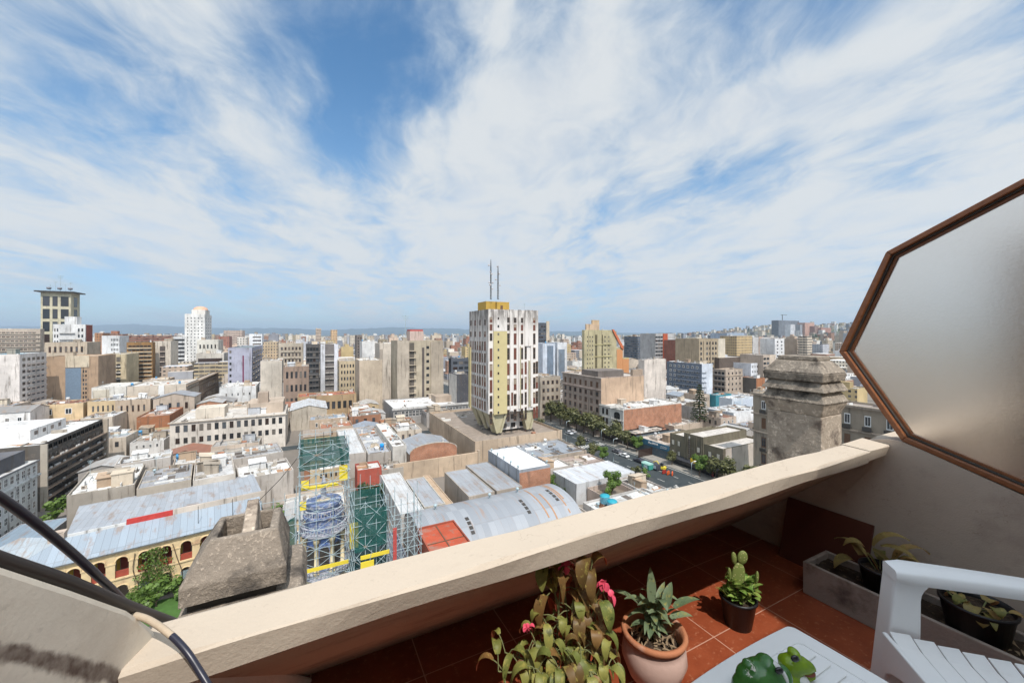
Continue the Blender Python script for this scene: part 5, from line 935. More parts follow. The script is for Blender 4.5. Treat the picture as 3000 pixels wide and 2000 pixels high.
blk('little grey concrete box house beside the red fronted one',20.3,27,127.5,135,5.5,(.4,.36,.31),(.4,.37,.34),n=2)
blk('long white roof running toward the scaffolding',18.6,24,91,119,7,(.6,.58,.55),(.76,.76,.75),n=0,roofmat='sheet',par=.2,anchor='the long white roof')
blk('pale grey sheet roof beside the long white roof',24.3,29.5,92,112,7,(.5,.46,.4),(.50,.52,.55),n=0,roofmat='sheet',par=.2)
blk('tan patio roof edging a dark sunken yard',29.6,31.5,92,114,6.6,(.5,.38,.27),(.52,.38,.26),n=0,par=.2)
blk('wide grey sheet roof between the sunken yard and the black gutter',35,42,90.6,110,8,(.4,.34,.28),(.48,.50,.53),n=0,roofmat='sheet',par=.1); blk('grey sheet roof between the black gutter and the white box hall',42.6,50,90.6,113,8,(.4,.34,.28),(.44,.46,.49),n=0,roofmat='sheet',par=.1)
q=blk('white roofed box hall with grey steel side and brick end',50.8,60.8,93.8,114.5,11,(.34,.36,.39),(.79,.79,.78),'box_hall',n=0,par=.15,anchor='the white box hall'); obj('brick_end_wall',MB().box(-4.9,5,-10.47,-10.353,0,10.2),'brick',q)
for k in range(5): item(q,'roof_vent',-4.6,-9+4.4*k,11-.1)
for k in range(2): item(q,'roof_vent',4.7,-9+8*k,10.9)
# barrel vault
vx0,vx1,vy0,vy1=18.8,54.3,70.2,88.4; v=thing('vaulted_hall','long grey barrel vaulted hall with rust seams and dark skylight strips','hall',((vx0+vx1)/2,(vy0+vy1)/2,G)); foot((vx0+vx1)/2,(vy0+vy1)/2,vx1-vx0,vy1-vy0); ANCH.append(('the barrel vault',36,79,10))
hw=(vy1-vy0)/2; L=(vx1-vx0)/2; zs=6.3; rise=4.4; arc=lambda a,e=0:(hw*math.cos(a)*(1+e/hw),zs+(rise+e)*math.sin(a))
obj('end_wall',MB().prism([(-hw,0),(hw,0)]+[arc(math.pi*i/24,-.15) for i in range(25)],'x',-L+.1,L-.1),'wall',v,(.5,.46,.42))
mb=MB(); NX=24
for (e) in (0,):
    mb.sheet([[(-L+2*L*j/NX,*arc(math.pi*i/36,0)) for j in range(NX+1)] for i in range(37)])
    mb.sheet([[(-L+2*L*j/NX,*arc(math.pi*i/36,-.1)) for j in range(NX+1)][::-1] for i in range(37)])
m,nt,bs=newmat('vault_sheet',rough=.5,spec=.35); vv=tc(nt); sx=nd(nt,'ShaderNodeSeparateXYZ',{0:vv})
wn=nd(nt,'ShaderNodeTexWhiteNoise',{0:nd(nt,'ShaderNodeCombineXYZ',{0:ma(nt,'FLOOR',ma(nt,'DIVIDE',sx.outputs[0],1.4)),1:ma(nt,'FLOOR',ma(nt,'DIVIDE',sx.outputs[1],6.05))}).outputs[0]}).outputs[0]
c=mx(nt,wn,(.24,.255,.275),(.31,.325,.345)); c=mx(nt,ma(nt,'MULTIPLY',ma(nt,'LESS_THAN',ma(nt,'FRACT',ma(nt,'DIVIDE',sx.outputs[0],1.4)),.05),.35),c,(.2,.2,.2)); c=mx(nt,ma(nt,'MULTIPLY',ma(nt,'LESS_THAN',ma(nt,'FRACT',ma(nt,'DIVIDE',ma(nt,'ADD',sx.outputs[1],30),6.05)),.02),.5),c,(.22,.2,.19))
rs=ma(nt,'MULTIPLY',sm(nt,noise(nt,mapv(nt,vv,(1.4,.12,.12)),1.,6.,.65),.55,.72),.65); c=mx(nt,rs,c,(.33,.19,.11)); setc(nt,bs,c); bump(nt,ma(nt,'SINE',ma(nt,'MULTIPLY',sx.outputs[0],22.)),.3,.03,bs); M['vault']=m
obj('vault_roof',mb,'vault',v)
varied('rust_seam',(.36,.2,.11),.8,2.,.35)
def vstrip(nm,x0,x1,a0,a1,mat,e=.06): obj(nm,MB().rings([[(x0,*arc(a,e)),(x1,*arc(a,e)),(x1,*arc(a,.002)),(x0,*arc(a,.002))] for a in [math.radians(a0+(a1-a0)*i/8) for i in range(9)]]),mat,v)
for x,a0 in ((-8.2,112),(5.3,100),(13.6,88)):
    for k in range(4): vstrip('skylight',x,x+.75,a0+k*9,a0+k*9+6.5,'dark_trim')
for x,a0,a1 in ((9.4,70,150),(11.2,95,170),(14.9,25,165),(15.5,60,120)): vstrip('rust_seam',x-.12,x+.22,a0,a1,'rust_seam')
for x in (-12.5,0.2,7.4): item(v,'roof_vent',x,.3*hw,zs+rise*.94,None,0,1.2)
# red roofed block at the parapet edge
q=blk('flat red painted roof with dark seams near the balcony coping',16.5,23.2,50,67.6,14.6,(.36,.1,.06),(.46,.095,.05),'red_roofed_house',n=0,par=.3,anchor='the red roof'); obj('roof_seam',MB().box(-.09,.09,-8.5,8.5,14.302,14.4),'brown_trim',q); obj('roof_seam',MB().box(-3.1,-.091,2.9,3.1,14.302,14.38).box(.091,3.1,2.9,3.1,14.302,14.38),'brown_trim',q)
# toward the avenue
q=blk('blue grey sheet roof filling the corner below the podium',62,88,112,130.4,6.6,(.42,.35,.28),(.40,.44,.49),n=5,roofmat='sheet',anchor='the blue grey corner roof')
blk('small white roof between the white box hall and the blue grey roof',61.3,75,103,111.4,6,(.5,.45,.4),(.75,.74,.72),n=3); blk('tiled grey terrace at the avenue corner of the white sheet roof',75.3,88.3,101.5,111.4,5.6,(.45,.36,.3),(.42,.34,.3),n=1)
blk('large white sheet roof at the avenue with a leafy tree in front',66.5,88.4,89.2,101.2,6,(.6,.6,.6),(.78,.80,.83),n=0,roofmat='sheet',par=.15,anchor='the white avenue roof')
q=blk('walled roof garden with pinkish parapets and a leafy tree',70,80.5,80.4,88.8,4.6,(.55,.44,.37),(.22,.18,.14),n=0,par=1.6); tree(2,75.3,84.6,G+3.,'leafy bright tree rising from the walled roof garden',1.0,.8,nm='garden_tree'); tree(4,73,83.2,G+3.,'small bush at the foot of the roof garden tree',.9,.3,nm='garden_bush',cat='bush')
blk('pale terrace roof beside the walled roof garden at the avenue',80.8,88.3,76,88.8,5.2,(.55,.5,.46),(.6,.6,.58),n=5); q=blk('low greyish white roofs with blue water tanks by the vault end',60,80,62,77.8,6.6,(.5,.47,.44),(.66,.68,.68),n=5,anchor='the tank roof'); 
def watertank(label,u,v,s,col):
    p=Pz(u,v,G+8.); t=thing('water_tank',label,'water tank',(p.x,p.y,G+6.1),0,'blue water tanks'); mb=MB().lathe([(.001,1.),(.95,1.),(1.05,1.1),(1.15,2.6),(1.2,2.7)],0,0,20); obj('tank',mb,'paint',t,col); obj('lid',MB().lathe([(1.22,2.703),(1.1,2.95),(.3,3.1),(.001,3.12)],0,0,20),'paint',t,(.02,.28,.36)); obj('stand',MB().box(-1.1,1.1,-1.1,1.1,0,.2).box(-1,-.8,-1,1,.202,.99).box(.8,1,-1,1,.202,.99),'brick',t); t.scale=(s,s,s)
watertank('light blue water tank behind the other blue one',1772,1462,1.,(.2,.5,.62)); watertank('light blue water tank with a teal lid, the nearer of the pair',1793,1478,1.,(.16,.45,.6))
blk('grey flat roof with ducts at the avenue edge below the roof garden',80.4,88.3,62,75.6,6.,(.5,.47,.43),(.52,.51,.48),n=7); blk('low pale roof squeezed beside the vault end',55.5,59.6,62,80,5.2,(.5,.45,.4),(.6,.58,.55),n=2)
for k in range(9):
    tree([2,3,5,0][k%4],57.5+2.4*(k%3)+k*.3,82+2.1*k+(k%2),G,['dark','olive','bright','dense','shaggy','pale','low','wide','last'][k]+' garden tree in the green strip between the vault and the white avenue roof',.62+.1*(k%3),k*1.1,'trees of the green strip',nm='garden_tree')
tree(3,14.5,116,G,'dark evergreen behind the scaffolding beside the red fronted house',1.15,.5,nm='garden_tree'); tree(3,18,114.5,G,'second dark evergreen behind the scaffolding nearer the long white roof',1.1,1.7,nm='garden_tree'); FOOT.append((10,18.4,108,122)); tree(4,-6,92,G+9,'small potted tree on the white roof behind the church lantern',1.3,.3,nm='garden_tree')
# ---------------- church lantern and its scaffolding
CX,CY=2.4,77.3
ct=thing('church_tower','blue and white domed church lantern with cream columns inside the scaffolding','church tower',(CX,CY,G)); FOOT.append((-6,20,62,90)); ANCH.append(('the scaffolded church tower',2.4,77,26))
zv=lambda v,dd=72.:EYE+(HV-v)/F*dd-G
varied('yellow_board_wood',(.5,.42,.3),.8,2.,.3)
def ringp(nm,prof,mat,n=8,ph=math.pi/8,col=None): return obj(nm,MB().lathe([(r_,z_) for r_,z_ in prof],0,0,n,0,False,True,1,1,ph),mat,ct,col)
ringp('lower_drum',[(4.6,0),(4.6,4.2)],'tower_blue'); ringp('cornice',[(4.6,4.203),(5.1,4.6),(5.1,5.2),(4.4,5.6)],'tower_trim',8); ringp('upper_drum',[(4.1,5.603),(4.1,6.6)],'tower_cream'); ringp('gallery',[(4.5,6.603),(4.7,6.8),(4.7,7.2)],'tower_trim')
ringp('lantern_drum',[(3.05,7.203),(3.05,13.2)],'tower_blue')
for k in range(8):
    a=math.pi/8+k*math.pi/4; x,y=3.2*math.cos(a),3.2*math.sin(a); obj('column',MB().lathe([(.5,7.205),(.5,7.6),(.36,7.65),(.32,12.4),(.48,12.5),(.52,13.19)],x,y,10),'tower_cream',ct)
    a=k*math.pi/4; o=obj('arched_window',MB().prism([(-.75,8.2),(.75,8.2),(.75,10.9)]+[(.75*math.cos(math.radians(b)),10.9+.75*math.sin(math.radians(b))) for b in range(30,180,30)]+[(-.75,10.9)],'y',-.12,0),'dark_trim',ct); o.location=(2.83*math.cos(a),2.83*math.sin(a),0); o.rotation_euler=(0,0,a+math.pi/2)
    o=obj('blue_panel',MB().box(-.5,.5,-.1,0,11.9,12.9),'paint',ct,(.12,.2,.45)); o.location=(2.83*math.cos(a),2.83*math.sin(a),0); o.rotation_euler=(0,0,a+math.pi/2)
ringp('entablature',[(3.3,13.203),(3.9,13.6),(3.9,14.)],'tower_trim',16,0); 
def balus(z,R,n,h): 
    mb=MB()
    for k in range(n): a=2*math.pi*k/n; mb.lathe([(.07,z),(.1,z+h*.4),(.06,z+h*.9)],R*math.cos(a),R*math.sin(a),5)
    mb.lathe([(R-.12,z+h*.9),(R-.12,z+h),(R+.12,z+h),(R+.12,z+h*.9)],0,0,24); return obj('balustrade',mb,'tower_trim',ct)
balus(14.0,3.75,44,1.1); balus(7.2,4.5,48,1.1); ringp('attic_ring',[(2.9,14.003),(2.9,16.1),(3.3,16.3),(3.3,16.6)],'tower_blue',16,0); balus(16.6,3.1,40,1.)
ringp('upper_ring',[(2.5,16.603),(2.55,18.0),(2.9,18.1),(2.9,18.6),(2.6,18.65)],'tower_blue',12,0); ringp('plank_deck',[(2.5,18.3),(.2,18.9)],'yellow_board_wood',12,0); ringp('cupola',[(.5,18.75),(.35,20.8),(.6,21.),(.3,22.),(.1,23.)],'tower_trim',10,0); obj('spire',MB().tube([(0,0,22.9),(0,0,26.),(0,0,30.6)],[.1,.07,.05],6),'dark_trim',ct); obj('cross',MB().box(-.6,.6,-.05,.05,29.2,29.35),'dark_trim',ct)
q=blk('dark tiled church roof below the scaffolded lantern',-5.5,17.5,66,90.5,3.6,(.2,.22,.28),(.13,.14,.17),'church',cat='church',n=0,fp=False); q.location.z-=.0
def scaffold(label,x0,x1,y0,y1,z0,z1,nx,ny,lift,seed,posts_up=2.):
    t=thing('scaffolding',label,'scaffold',((x0+x1)/2,(y0+y1)/2,G)); cx,cy=(x0+x1)/2,(y0+y1)/2; r=random.Random(seed); nb=0; X=[x0+(x1-x0)*i/nx-cx for i in range(nx+1)]; Y=[y0+(y1-y0)*j/ny-cy for j in range(ny+1)]
    per=[(x,y) for x in X for y in Y if x in (X[0],X[-1]) or y in (Y[0],Y[-1])]
    for x,y in per: obj('scaffold_pole',MB().tube([(x,y,z0),(x,y,z1+r.uniform(0,posts_up))],.055,6),'galv',t)
    z=z0+lift
    while z<z1+.1:
        for y in (Y[0],Y[-1]): obj('scaffold_rail',MB().tube([(X[0]-.3,y-.06,z),(X[-1]+.3,y-.06,z)],.042,5),'galv',t)
        for x in (X[0],X[-1]): obj('scaffold_rail',MB().tube([(x-.06,Y[0]-.3,z+.1),(x-.06,Y[-1]+.3,z+.1)],.042,5),'galv',t)
        
        for i in range(nx):
            a_,b_=(X[i],X[i+1]) if (i+nb)%2 else (X[i+1],X[i])
            obj('scaffold_brace',MB().tube([(a_,Y[0]-.1,z-lift),(b_,Y[0]-.1,z)],.042,5),'galv',t)
        nb+=1
        if r.random()<.7: obj('scaffold_brace',MB().tube([(X[-1]+.1,Y[0],z-lift),(X[-1]+.1,Y[min(1,ny)],z)],.038,5),'galv',t)
        z+=lift
    return t,X,Y
t,X,Y=scaffold('tall narrow scaffold with green netting round the church lantern',CX-3.75,CX+3.75,CY-4.6,CY+4.6,0,29.4,3,2,1.55,1,1.6)
def net(t,poly,th=.05,sag=.12,seed=0,mat='net_green'):
    r=random.Random(seed); a,b,c,d=[Vector(p) for p in poly]; n=(b-a).cross(d-a).normalized(); g=[]
    for i in range(9):
        row=[]
        for j in range(11):
            u,w=j/10,i/8; p=(a*(1-u)+b*u)*(1-w)+(d*(1-u)+c*u)*w; row.append(p+n*(sag*math.sin(u*math.pi*3+i)*.5+r.uniform(-sag,sag)*.4))
        g.append(row)
    mb=MB().sheet(g); mb.sheet([[p+n*th for p in row][::-1] for row in g]); return obj('net',mb,mat,t)
net(t,[(X[0],Y[0],25.6),(X[-1],Y[0],25.9),(X[-1],Y[0],28.5),(X[0],Y[0],28.3)],seed=1); net(t,[(X[-1],Y[0],25.9),(X[-1],Y[-1],25.9),(X[-1],Y[-1],28.4),(X[-1],Y[0],28.5)],seed=2); net(t,[(X[0],Y[-1],25.6),(X[-1],Y[-1],25.9),(X[-1],Y[-1],28.5),(X[0],Y[-1],28.6)],seed=3)
for nm,b in (('yellow_board',(X[0]+.3,X[-1]-1.6,Y[0]+.5,Y[0]+1.3,22.2,22.5)),('yellow_board',(X[0]+.3,X[0]+1.4,Y[0]-.05,Y[0]+.02,22.7,24.)),('yellow_board',(X[-1]-1.5,X[-1]-.2,Y[0]+.2,Y[0]+.28,23.,25.6)),('yellow_board',(X[0]+.1,X[0]+1.,Y[0]-.02,Y[0]+.05,19.2,20.6)),('yellow_board',(X[0]+.2,X[-1]-.1,Y[0]-.5,Y[0]-.38,9.0,9.6)),('yellow_board',(X[-1]+.15,X[-1]+1.5,Y[0]-.3,Y[0]+.6,11.2,15.2))): obj(nm,MB().box(*b),'yellow_sheet',t)
t,X,Y=scaffold('wide scaffold draped with dark green nets beside the church lantern',6.4,11.4,66.5,73.5,0,21.0,3,2,1.75,2,2.8)
for k in range(9): a=k*.7; obj('scaffold_brace',MB().tube([(X[1]+.3,Y[0]-.5,10.),(X[1]+.3+3.6*math.cos(a),Y[0]-.5,10.+3.6*math.sin(a))],.045,5),'galv',t)
net(t,[(X[0],Y[0],13.4),(X[-1],Y[0],13.9),(X[-1],Y[0],19.8),(X[0],Y[0],20.4)],seed=5,sag=.3); net(t,[(X[0],Y[0],0),(X[2],Y[0],0),(X[2],Y[0],8.4),(X[0],Y[0],9.4)],seed=6,sag=.3); net(t,[(X[-1],Y[0],0),(X[-1],Y[-1],0),(X[-1],Y[-1],20.),(X[-1],Y[0],19.8)],seed=7,sag=.3); net(t,[(X[0],Y[-1],2),(X[-1],Y[-1],2),(X[-1],Y[-1],20.6),(X[0],Y[-1],20.6)],seed=8,sag=.3)
for b in ((X[0]+.9,X[-1]+.3,Y[0]-.5,Y[0]-.36,12.3,12.9),(X[0]+.9,X[0]+2.9,Y[0]-.55,Y[0]-.4,8.6,11.9)): obj('yellow_board',MB().box(*b),'yellow_sheet',t)
t,X,Y=scaffold('tangle of bare scaffold poles between the green nets and the red roof',11.8,16.0,62.5,67.5,0,20.,4,2,1.6,3,3.8)
obj('yellow_board',MB().box(X[0]+.8,X[0]+1.9,Y[0]-.4,Y[0]-.3,5.1,5.8),'yellow_sheet',t); obj('red_banner',MB().box(X[0]-.2,X[0]+.35,Y[0]-.2,Y[0]-.12,12.6,18.),'paint',t,(.42,.07,.06))
t,X,Y=scaffold('low green netted scaffold between the grey chimney and the church lantern',-7.4,-2.0,75,82,0,18.2,3,1,1.8,4,2.6)
net(t,[(X[0],Y[0],0),(X[-1],Y[0],0),(X[-1],Y[0],17.4),(X[0],Y[0],15.4)],seed=9,sag=.35)
w0=Wp(895,1312,73.5); w1=Wp(745,1480,70); tag(obj('guy_cable',MB().tube([w0,(w0+w1)/2-Vector((0,0,.5)),w1],.06,5),'dark_trim'),'long taut guy cable slanting from the church scaffold to the arcade roof','cable')
# ---------------- arcade cloister
AN=math.radians(10.3); ac=thing('arcade_building','yellow two storey cloister with round arches under a pale blue sheet roof','building',(-26.8,93.7,G),AN); ANCH.append(('the arcade',-27,94,11)); FOOT.append((-62,-9,80,104))
varied('cloister_yellow',(.62,.47,.27),.85,.8,.25,.15,dirt=(.4,.26,.16),dsc=.35,dlo=.52,dhi=.7); varied('cloister_red',(.30,.06,.035),.8,1.5,.3)
La=-12.6; Ra=13.5; bayw=2.9; nb=9; ya=0.
pierw=1.15
for lvl,(zb0,zb1) in enumerate(((.1,5.0),(5.25,9.8))):
    zsp=zb0+ (zb1-zb0)*.62
    for i in range(nb+1):
        x=La+bayw*i; obj('pier',MB().box(x-pierw/2,x+pierw/2,-.35,.35,zb0,zb1).box(x-pierw/2-.1,x+pierw/2+.1,-.45,.45,zsp-.3,zsp-.05),'cloister_yellow',ac)
        if i<nb:
            xa,xb=x+pierw/2+.002,x+bayw-pierw/2-.002; xm=(xa+xb)/2; rr_=(xb-xa)/2; A=[(xa,zsp)]+[(xm-rr_*math.cos(math.pi*k/10),zsp+rr_*.95*math.sin(math.pi*k/10)) for k in range(1,10)]+[(xb,zsp)]
            mb=MB()
            for k in range(10): mb.hexa([(A[k][0],-.3,A[k][1]),(A[k+1][0],-.3,A[k+1][1]),(A[k+1][0],.3,A[k+1][1]),(A[k][0],.3,A[k][1]),(A[k][0],-.3,zb1),(A[k+1][0],-.3,zb1),(A[k+1][0],.3,zb1),(A[k][0],.3,zb1)])
            mb.tube([(px3,-.34,pz3) for px3,pz3 in A],.12,5); obj('arch',mb,'cloister_yellow',ac)
            if lvl: obj('red_railing',MB().box(xa,xb,-.1,.1,zb0+.05,zb0+1.15),'cloister_red',ac)
obj('floor_band',MB().box(La-1,Ra+1,-.5,.28,5.003,5.247),'cloister_yellow',ac); obj('back_wall',MB().box(La-1,Ra+1,3.2,3.5,0,9.8),'wall',ac,(.42,.33,.27))
for i in range(nb): obj('door',MB().box(La+bayw*i+.9,La+bayw*i+2.,3.08,3.197,5.3,8.1),'cloister_red',ac); obj('door_screen',MB().box(La+bayw*i+.35,La+bayw*i+.8,3.05,3.19,5.3,8.3),'paint',ac,(.6,.38,.05))
lat=MB()
for k in range(9): lat.box(-.8+.2*k-.03,-.8+.2*k+.03,-.42,-.36,.8,3.4)
for k in range(13): lat.box(-.85,.85,-.44,-.40,.8+.2*k,.86+.2*k)
for x in (La+bayw*6.5,La+bayw*4.5): obj('lattice_window',lat,'galv',ac).location=(x,0,0)
obj('eave_cornice',MB().box(La-1,Ra+1,-.75,3.5,9.803,10.05),'concrete',ac)
rf=(.44,.51,.58)
def rquad(nm,p,col,mat='sheet',th=.12): 
    q=[Vector(a) for a in p]; u=Vector((0,0,th)); return obj(nm,MB().hexa(q+[a+u for a in q]),mat,ac,col)
rquad('front_roof',[(La-4.5,-.9,10.06),(Ra+5,-.9,10.06),(Ra+5,6.,12.1),(La+2.2,6.,12.1)],rf); rquad('hip_roof',[(La-13.5,2.,10.06),(La-4.55,-.9,10.06),(La+2.15,6.,12.1),(La-4.,10.5,12.1)],(.52,.58,.62)); rquad('rear_roof',[(La+2.,6.05,11.4),(Ra+6,6.05,11.4),(Ra+6,33.5,8.9),(La-1.,33.5,8.9)],(.52,.55,.59))
obj('clerestory',MB().box(La+10.,La+16.6,5.7,6.04,11.2,13.1),'paint',ac,(.48,.05,.04)); obj('clerestory_white',MB().box(La+2.5,La+9.95,5.75,6.03,11.2,12.6),'wall',ac,(.7,.69,.66)); obj('ridge_wall',MB().box(La+16.65,Ra+6,5.75,6.03,11.2,13.2),'wall',ac,(.58,.5,.42)); obj('chimney_stub',MB().box(La+.3,La+2.2,5.2,7.4,11.,13.2),'wall',ac,(.5,.4,.32))
for x in (8.,13.5): obj('lightning_rod',MB().tube([(x,1.5,10.5),(x,1.5,14.3)],.05,5),'dark_trim',ac)
# creeper over the arches, garden below
r=random.Random(12); mb=MB(); stem=MB()
for k in range(5): 
    x=La+bayw*4.1+k*1.5; stem.tube(spline([(x,-.5,0),(x+.4,-.55,3),(x-.3,-.6,6),(x+r.uniform(-1,1),-.6,9)],4),.07,5)
for _ in range(2600):
    lobe=r.random(); x=r.gauss(La+bayw*5.,1.9) if lobe<.75 else r.gauss(La+bayw*4.2,1.3); z=r.uniform(0,9.2); 
    if abs(x-La-bayw*5.)>2.9*(1-(z/11))+1.3*math.sin(z*1.7)**2: continue
    p=Vector((x,-.62-abs(r.gauss(0,.28)),z)); a=rv().normalized(); b_=a.cross(rv()).normalized(); s=r.uniform(.12,.24); mb.add([p-a*s,p+b_*s*.7,p+a*s,p-b_*s*.6],[(0,1,2,3)])
t=thing('creeper','green climbing creeper covering two arches of the yellow arcade','climbing plant',(-26.8,93.7,G),AN); obj('foliage',mb,'leaf_bright',t); obj('stem',stem,'bark',t)
strip('lawn',-45,-8,84.5,92,G+.1,'grass')
for k,(x,y,kk,s) in enumerate(((-23.8,90.2,4,1.3),(-21,91.2,4,1.1),(-26.5,90.,2,.55),(-18.5,91.5,5,1.),(-29,88.5,4,1.))): tree(kk,x,y,G+.1,['round bush at the foot of the creeper','small bush under the lattice window','little tree before the arcade left of the creeper'.replace('left of','just past'),'olive bush at the chimney end of the arcade garden','pale bush in the arcade garden below the pipe'][k],s,k,'arcade garden bushes',nm='garden_bush',cat='bush')
# ---------------- white terraces behind the arcade
def rblk(label,uL,uR,vL,b,dep,wall,roof,name='house',n=4,anchor=None,**kw):
    cx,cy,w,d,h=K(uR,vL,uL,None,dep,b,None,AN); q=body(name,label,'house',cx,cy,w,d,h,wall,roof,AN,**kw)
    if kw.get('rt','flat')=='flat': furnish(q,w,d,h-kw.get('par',.55),n,random.Random(int(uR)))
    if anchor: ANCH.append((anchor,cx,cy,h)); 
    return q
rblk('big white terrace roof with a stained front wall behind the arcade',195,395,1418,11,20,(.40,.35,.29),(.74,.73,.70),n=9,anchor='the big white terrace'); rblk('grey sheet terrace roof next to the big white terrace',400,560,1404,11,17,(.42,.36,.29),(.48,.48,.49),n=4,roofmat='sheet',par=.3); rblk('white edged roof at the chimney end of the terrace row',565,690,1386,10.6,22,(.55,.49,.42),(.58,.57,.56),n=5)
rblk('bright white sheet roof behind the big white terrace',335,500,1338,11.5,9,(.55,.5,.45),(.79,.79,.78),n=1,roofmat='sheet',par=.2); rblk('crumbling beige house between the white sheet roof and the terraces',505,610,1350,10.5,10,(.45,.37,.3),(.62,.6,.57),n=3); rblk('long grey roof with stained wall behind the crumbling house',615,830,1322,10,14,(.48,.43,.38),(.50,.5,.5),n=5,roofmat='sheet',par=.4); rblk('low cluster roof above the church scaffold',700,860,1375,9,14,(.5,.45,.4),(.70,.69,.67),n=6)
w,d,h=19.5,37.,18.; cx,cy=-74.2,171.5; q=body('apartment_slab','dark apartment slab with long cluttered balconies and a white roof','building',cx,cy,w,d,h,(.14,.125,.11),(.78,.77,.75),par=.3); ANCH.append(('the dark balcony slab',cx,cy,h))
deco(q,w,d,h,'E',[('b',.01,.99,.02,.86,6,.42,1.3,(.33,.25,.19)),grid('d',14,6,.02,.98,.05,.98,.86,.74),grid('n',14,1,.02,.98,.86,.99,.8,.6),('p','end_wall',.975,1.,0,1.,1.35,'wall',(.5,.42,.33)),('p','end_wall',0.,.012,0,1.,1.35,'wall',(.5,.44,.36))])
r=random.Random(3)
for k in range(64): item(q,'air_conditioner',w/2+1.05,-d/2+1+35*r.random(),h*(.02+.14*r.randrange(6))+.2,(.55,.53,.5),1.57,.8)
rooftop((q,cx,cy,w,d,h),'roof_house',.02,.7,.25,.75,3.0,(.72,.70,.68),z=h-.3)
for k in range(4): o=obj('window',WM['b'],None,q); o.location=(-w/2+.7*w+.005,-d/2+.32*d+k*.11*d,h+1.4); o.rotation_euler=(0,0,ROT['E']); o.scale=(1.4,1,1.1)
w,d,h=18.,30.,15.6; cx,cy=-71,131.; q=body('white_block','white four storey block with slatted upper windows below the balcony slab','building',cx,cy,w,d,h,(.68,.68,.66),(.66,.65,.63),par=.4); furnish(q,w,d,h-.4,3,r)
deco(q,w,d,h,'E',[grid('g',14,4,.01,.985,.04,.74,.55,.62),('w','g',.01,.985,14,.80,.95,1,.62,.8),('c',.77,.4,.5,(.66,.66,.64)),('c',1.,.3,.35,(.2,.2,.21))]); rooftop((q,cx,cy,w,d,h),'roof_house',.1,.9,.5,.97,3.4,(.13,.13,.14),z=h-.4)
blk('blue grey lean-to roof at the foot of the white block',-60.5,-52,112,136,3.,(.4,.42,.45),(.36,.46,.56),n=0,roofmat='sheet',par=.1)
tree(4,-57,142,G+.1,'green bush squeezed between the balcony slab and the terraces',1.8,.3,nm='garden_bush',cat='bush'); FOOT.append((-62,-50,108,150))
# ============================================================ middle distance, from the photograph's own skyline
def rows(k,n,m,**kw): return grid(k,n,m,**kw)
def bands(m,col=(.6,.55,.48),x0=0.,x1=1.,z0=.06,z1=.98,th=.9,out=.9): return ('b',x0,x1,z0,z1,m,th,out,col)
q,cx,cy,w,d,h=bld('long beige school like block with two rows of square windows',836,1211,497,(.68,.61,.53),(.60,.56,.51),dep=26,d=167.8,name='long_beige_block',n=5,anchor='the long beige block',S_=[('w','d',.03,.985,15,.66,.96,1,.52,.62),('w','d',.03,.985,15,.34,.62,1,.52,.55),('c',1.,.4,.5,(.52,.45,.37))])
rooftop((q,cx,cy,w,d,h),'roof_house',.17,.42,.25,.6,4.2,(.66,.58,.48)); rooftop((q,cx,cy,w,d,h),'roof_house',.62,.97,.3,.9,4.6,(.52,.42,.33)); rooftop((q,cx,cy,w,d,h),'stair_tower',.72,.82,.31,.5,9.,(.46,.36,.28))
q,cx,cy,w,d,h=bld('big blank cream hall wall with a white stair tower',545,1124,372,(.58,.50,.41),(.64,.6,.55),dep=30,d=231,name='cream_hall',n=3,anchor='the cream hall',S_=[('p','white_bay',.52,.62,0,.99,.4,'wall',(.72,.71,.69)),('w','n',.53,.61,1,.1,.8,2,.5,.2),('w','n',.3,.45,1,.6,.75,1,.4,.3)])
bld('white and cream houses beside the big cream hall',370,1131,268,(.70,.67,.61),(.66,.63,.58),dep=24,d=226,name='house',S_=[('p','cream_bay',.05,.5,0,.92,.4,'wall',(.58,.52,.42)),('w','n',.6,.95,2,.2,.85,2,.4,.3)])
q,cx,cy,w,d,h=bld('long brown classical building with pilasters and a heavy cornice',546,1128,520,(.27,.20,.14),(.42,.36,.3),uy=640,d=232,name='classical_long_block',n=4,anchor='the brown classical block',side=[('w','b',.01,.99,17,.52,.82,1,.45,.75),('w','b',.01,.99,17,.1,.45,1,.45,.8),('c',1.,.6,.9,(.33,.25,.18)),('c',.86,.4,.6,(.33,.25,.18)),('c',.48,.4,.5,(.33,.25,.18))])
bld('rust red brick warehouse with a blind arch behind the balcony slab',497,1215,400,(.38,.16,.08),(.45,.3,.24),dep=22,d=178,name='brick_warehouse',mat='wall',n=3,anchor='the blind arch warehouse',S_=[('p','blind_arch',.2,.8,.02,.5,.12,'wall',(.34,.14,.07))])
# far left cluster
bld('wide beige office block with brown window bands, at the far left edge',118,963,-90,(.52,.44,.36),uy=130,d=380,S_=[bands(12,(.55,.47,.38)),rows('b',14,12,fw=.8,fh=.45)],n=4,anchor='the edge office block')
q,cx,cy,w,d,h=bld('tall beige tower with big dark glazed panels and a flat overhanging roof',208,858,119,(.55,.50,.36),(.3,.27,.22),uy=234,d=420,name='glazed_tower',n=0,anchor='the glazed tower',S_=[('w','n',.06,.30,1,.10,.97,6,.95,.78),('w','d',.38,.56,1,.10,.97,6,.95,.78),('w','n',.65,.93,1,.10,.97,6,.95,.78)],side=[('w','n',.3,.7,1,.1,.97,6,.95,.78)])
obj('roof_slab',MB().box(-w/2-3.5,w/2+3.5,-d/2-3.5,d/2+3,h+.01,h+1.3),'dark_trim',q)
for k in range(5): item(q,'antenna',-w*.35+w*.17*k,0,h+1.3,None,0,[2.2,3.2,5.,2.4,3.][k])
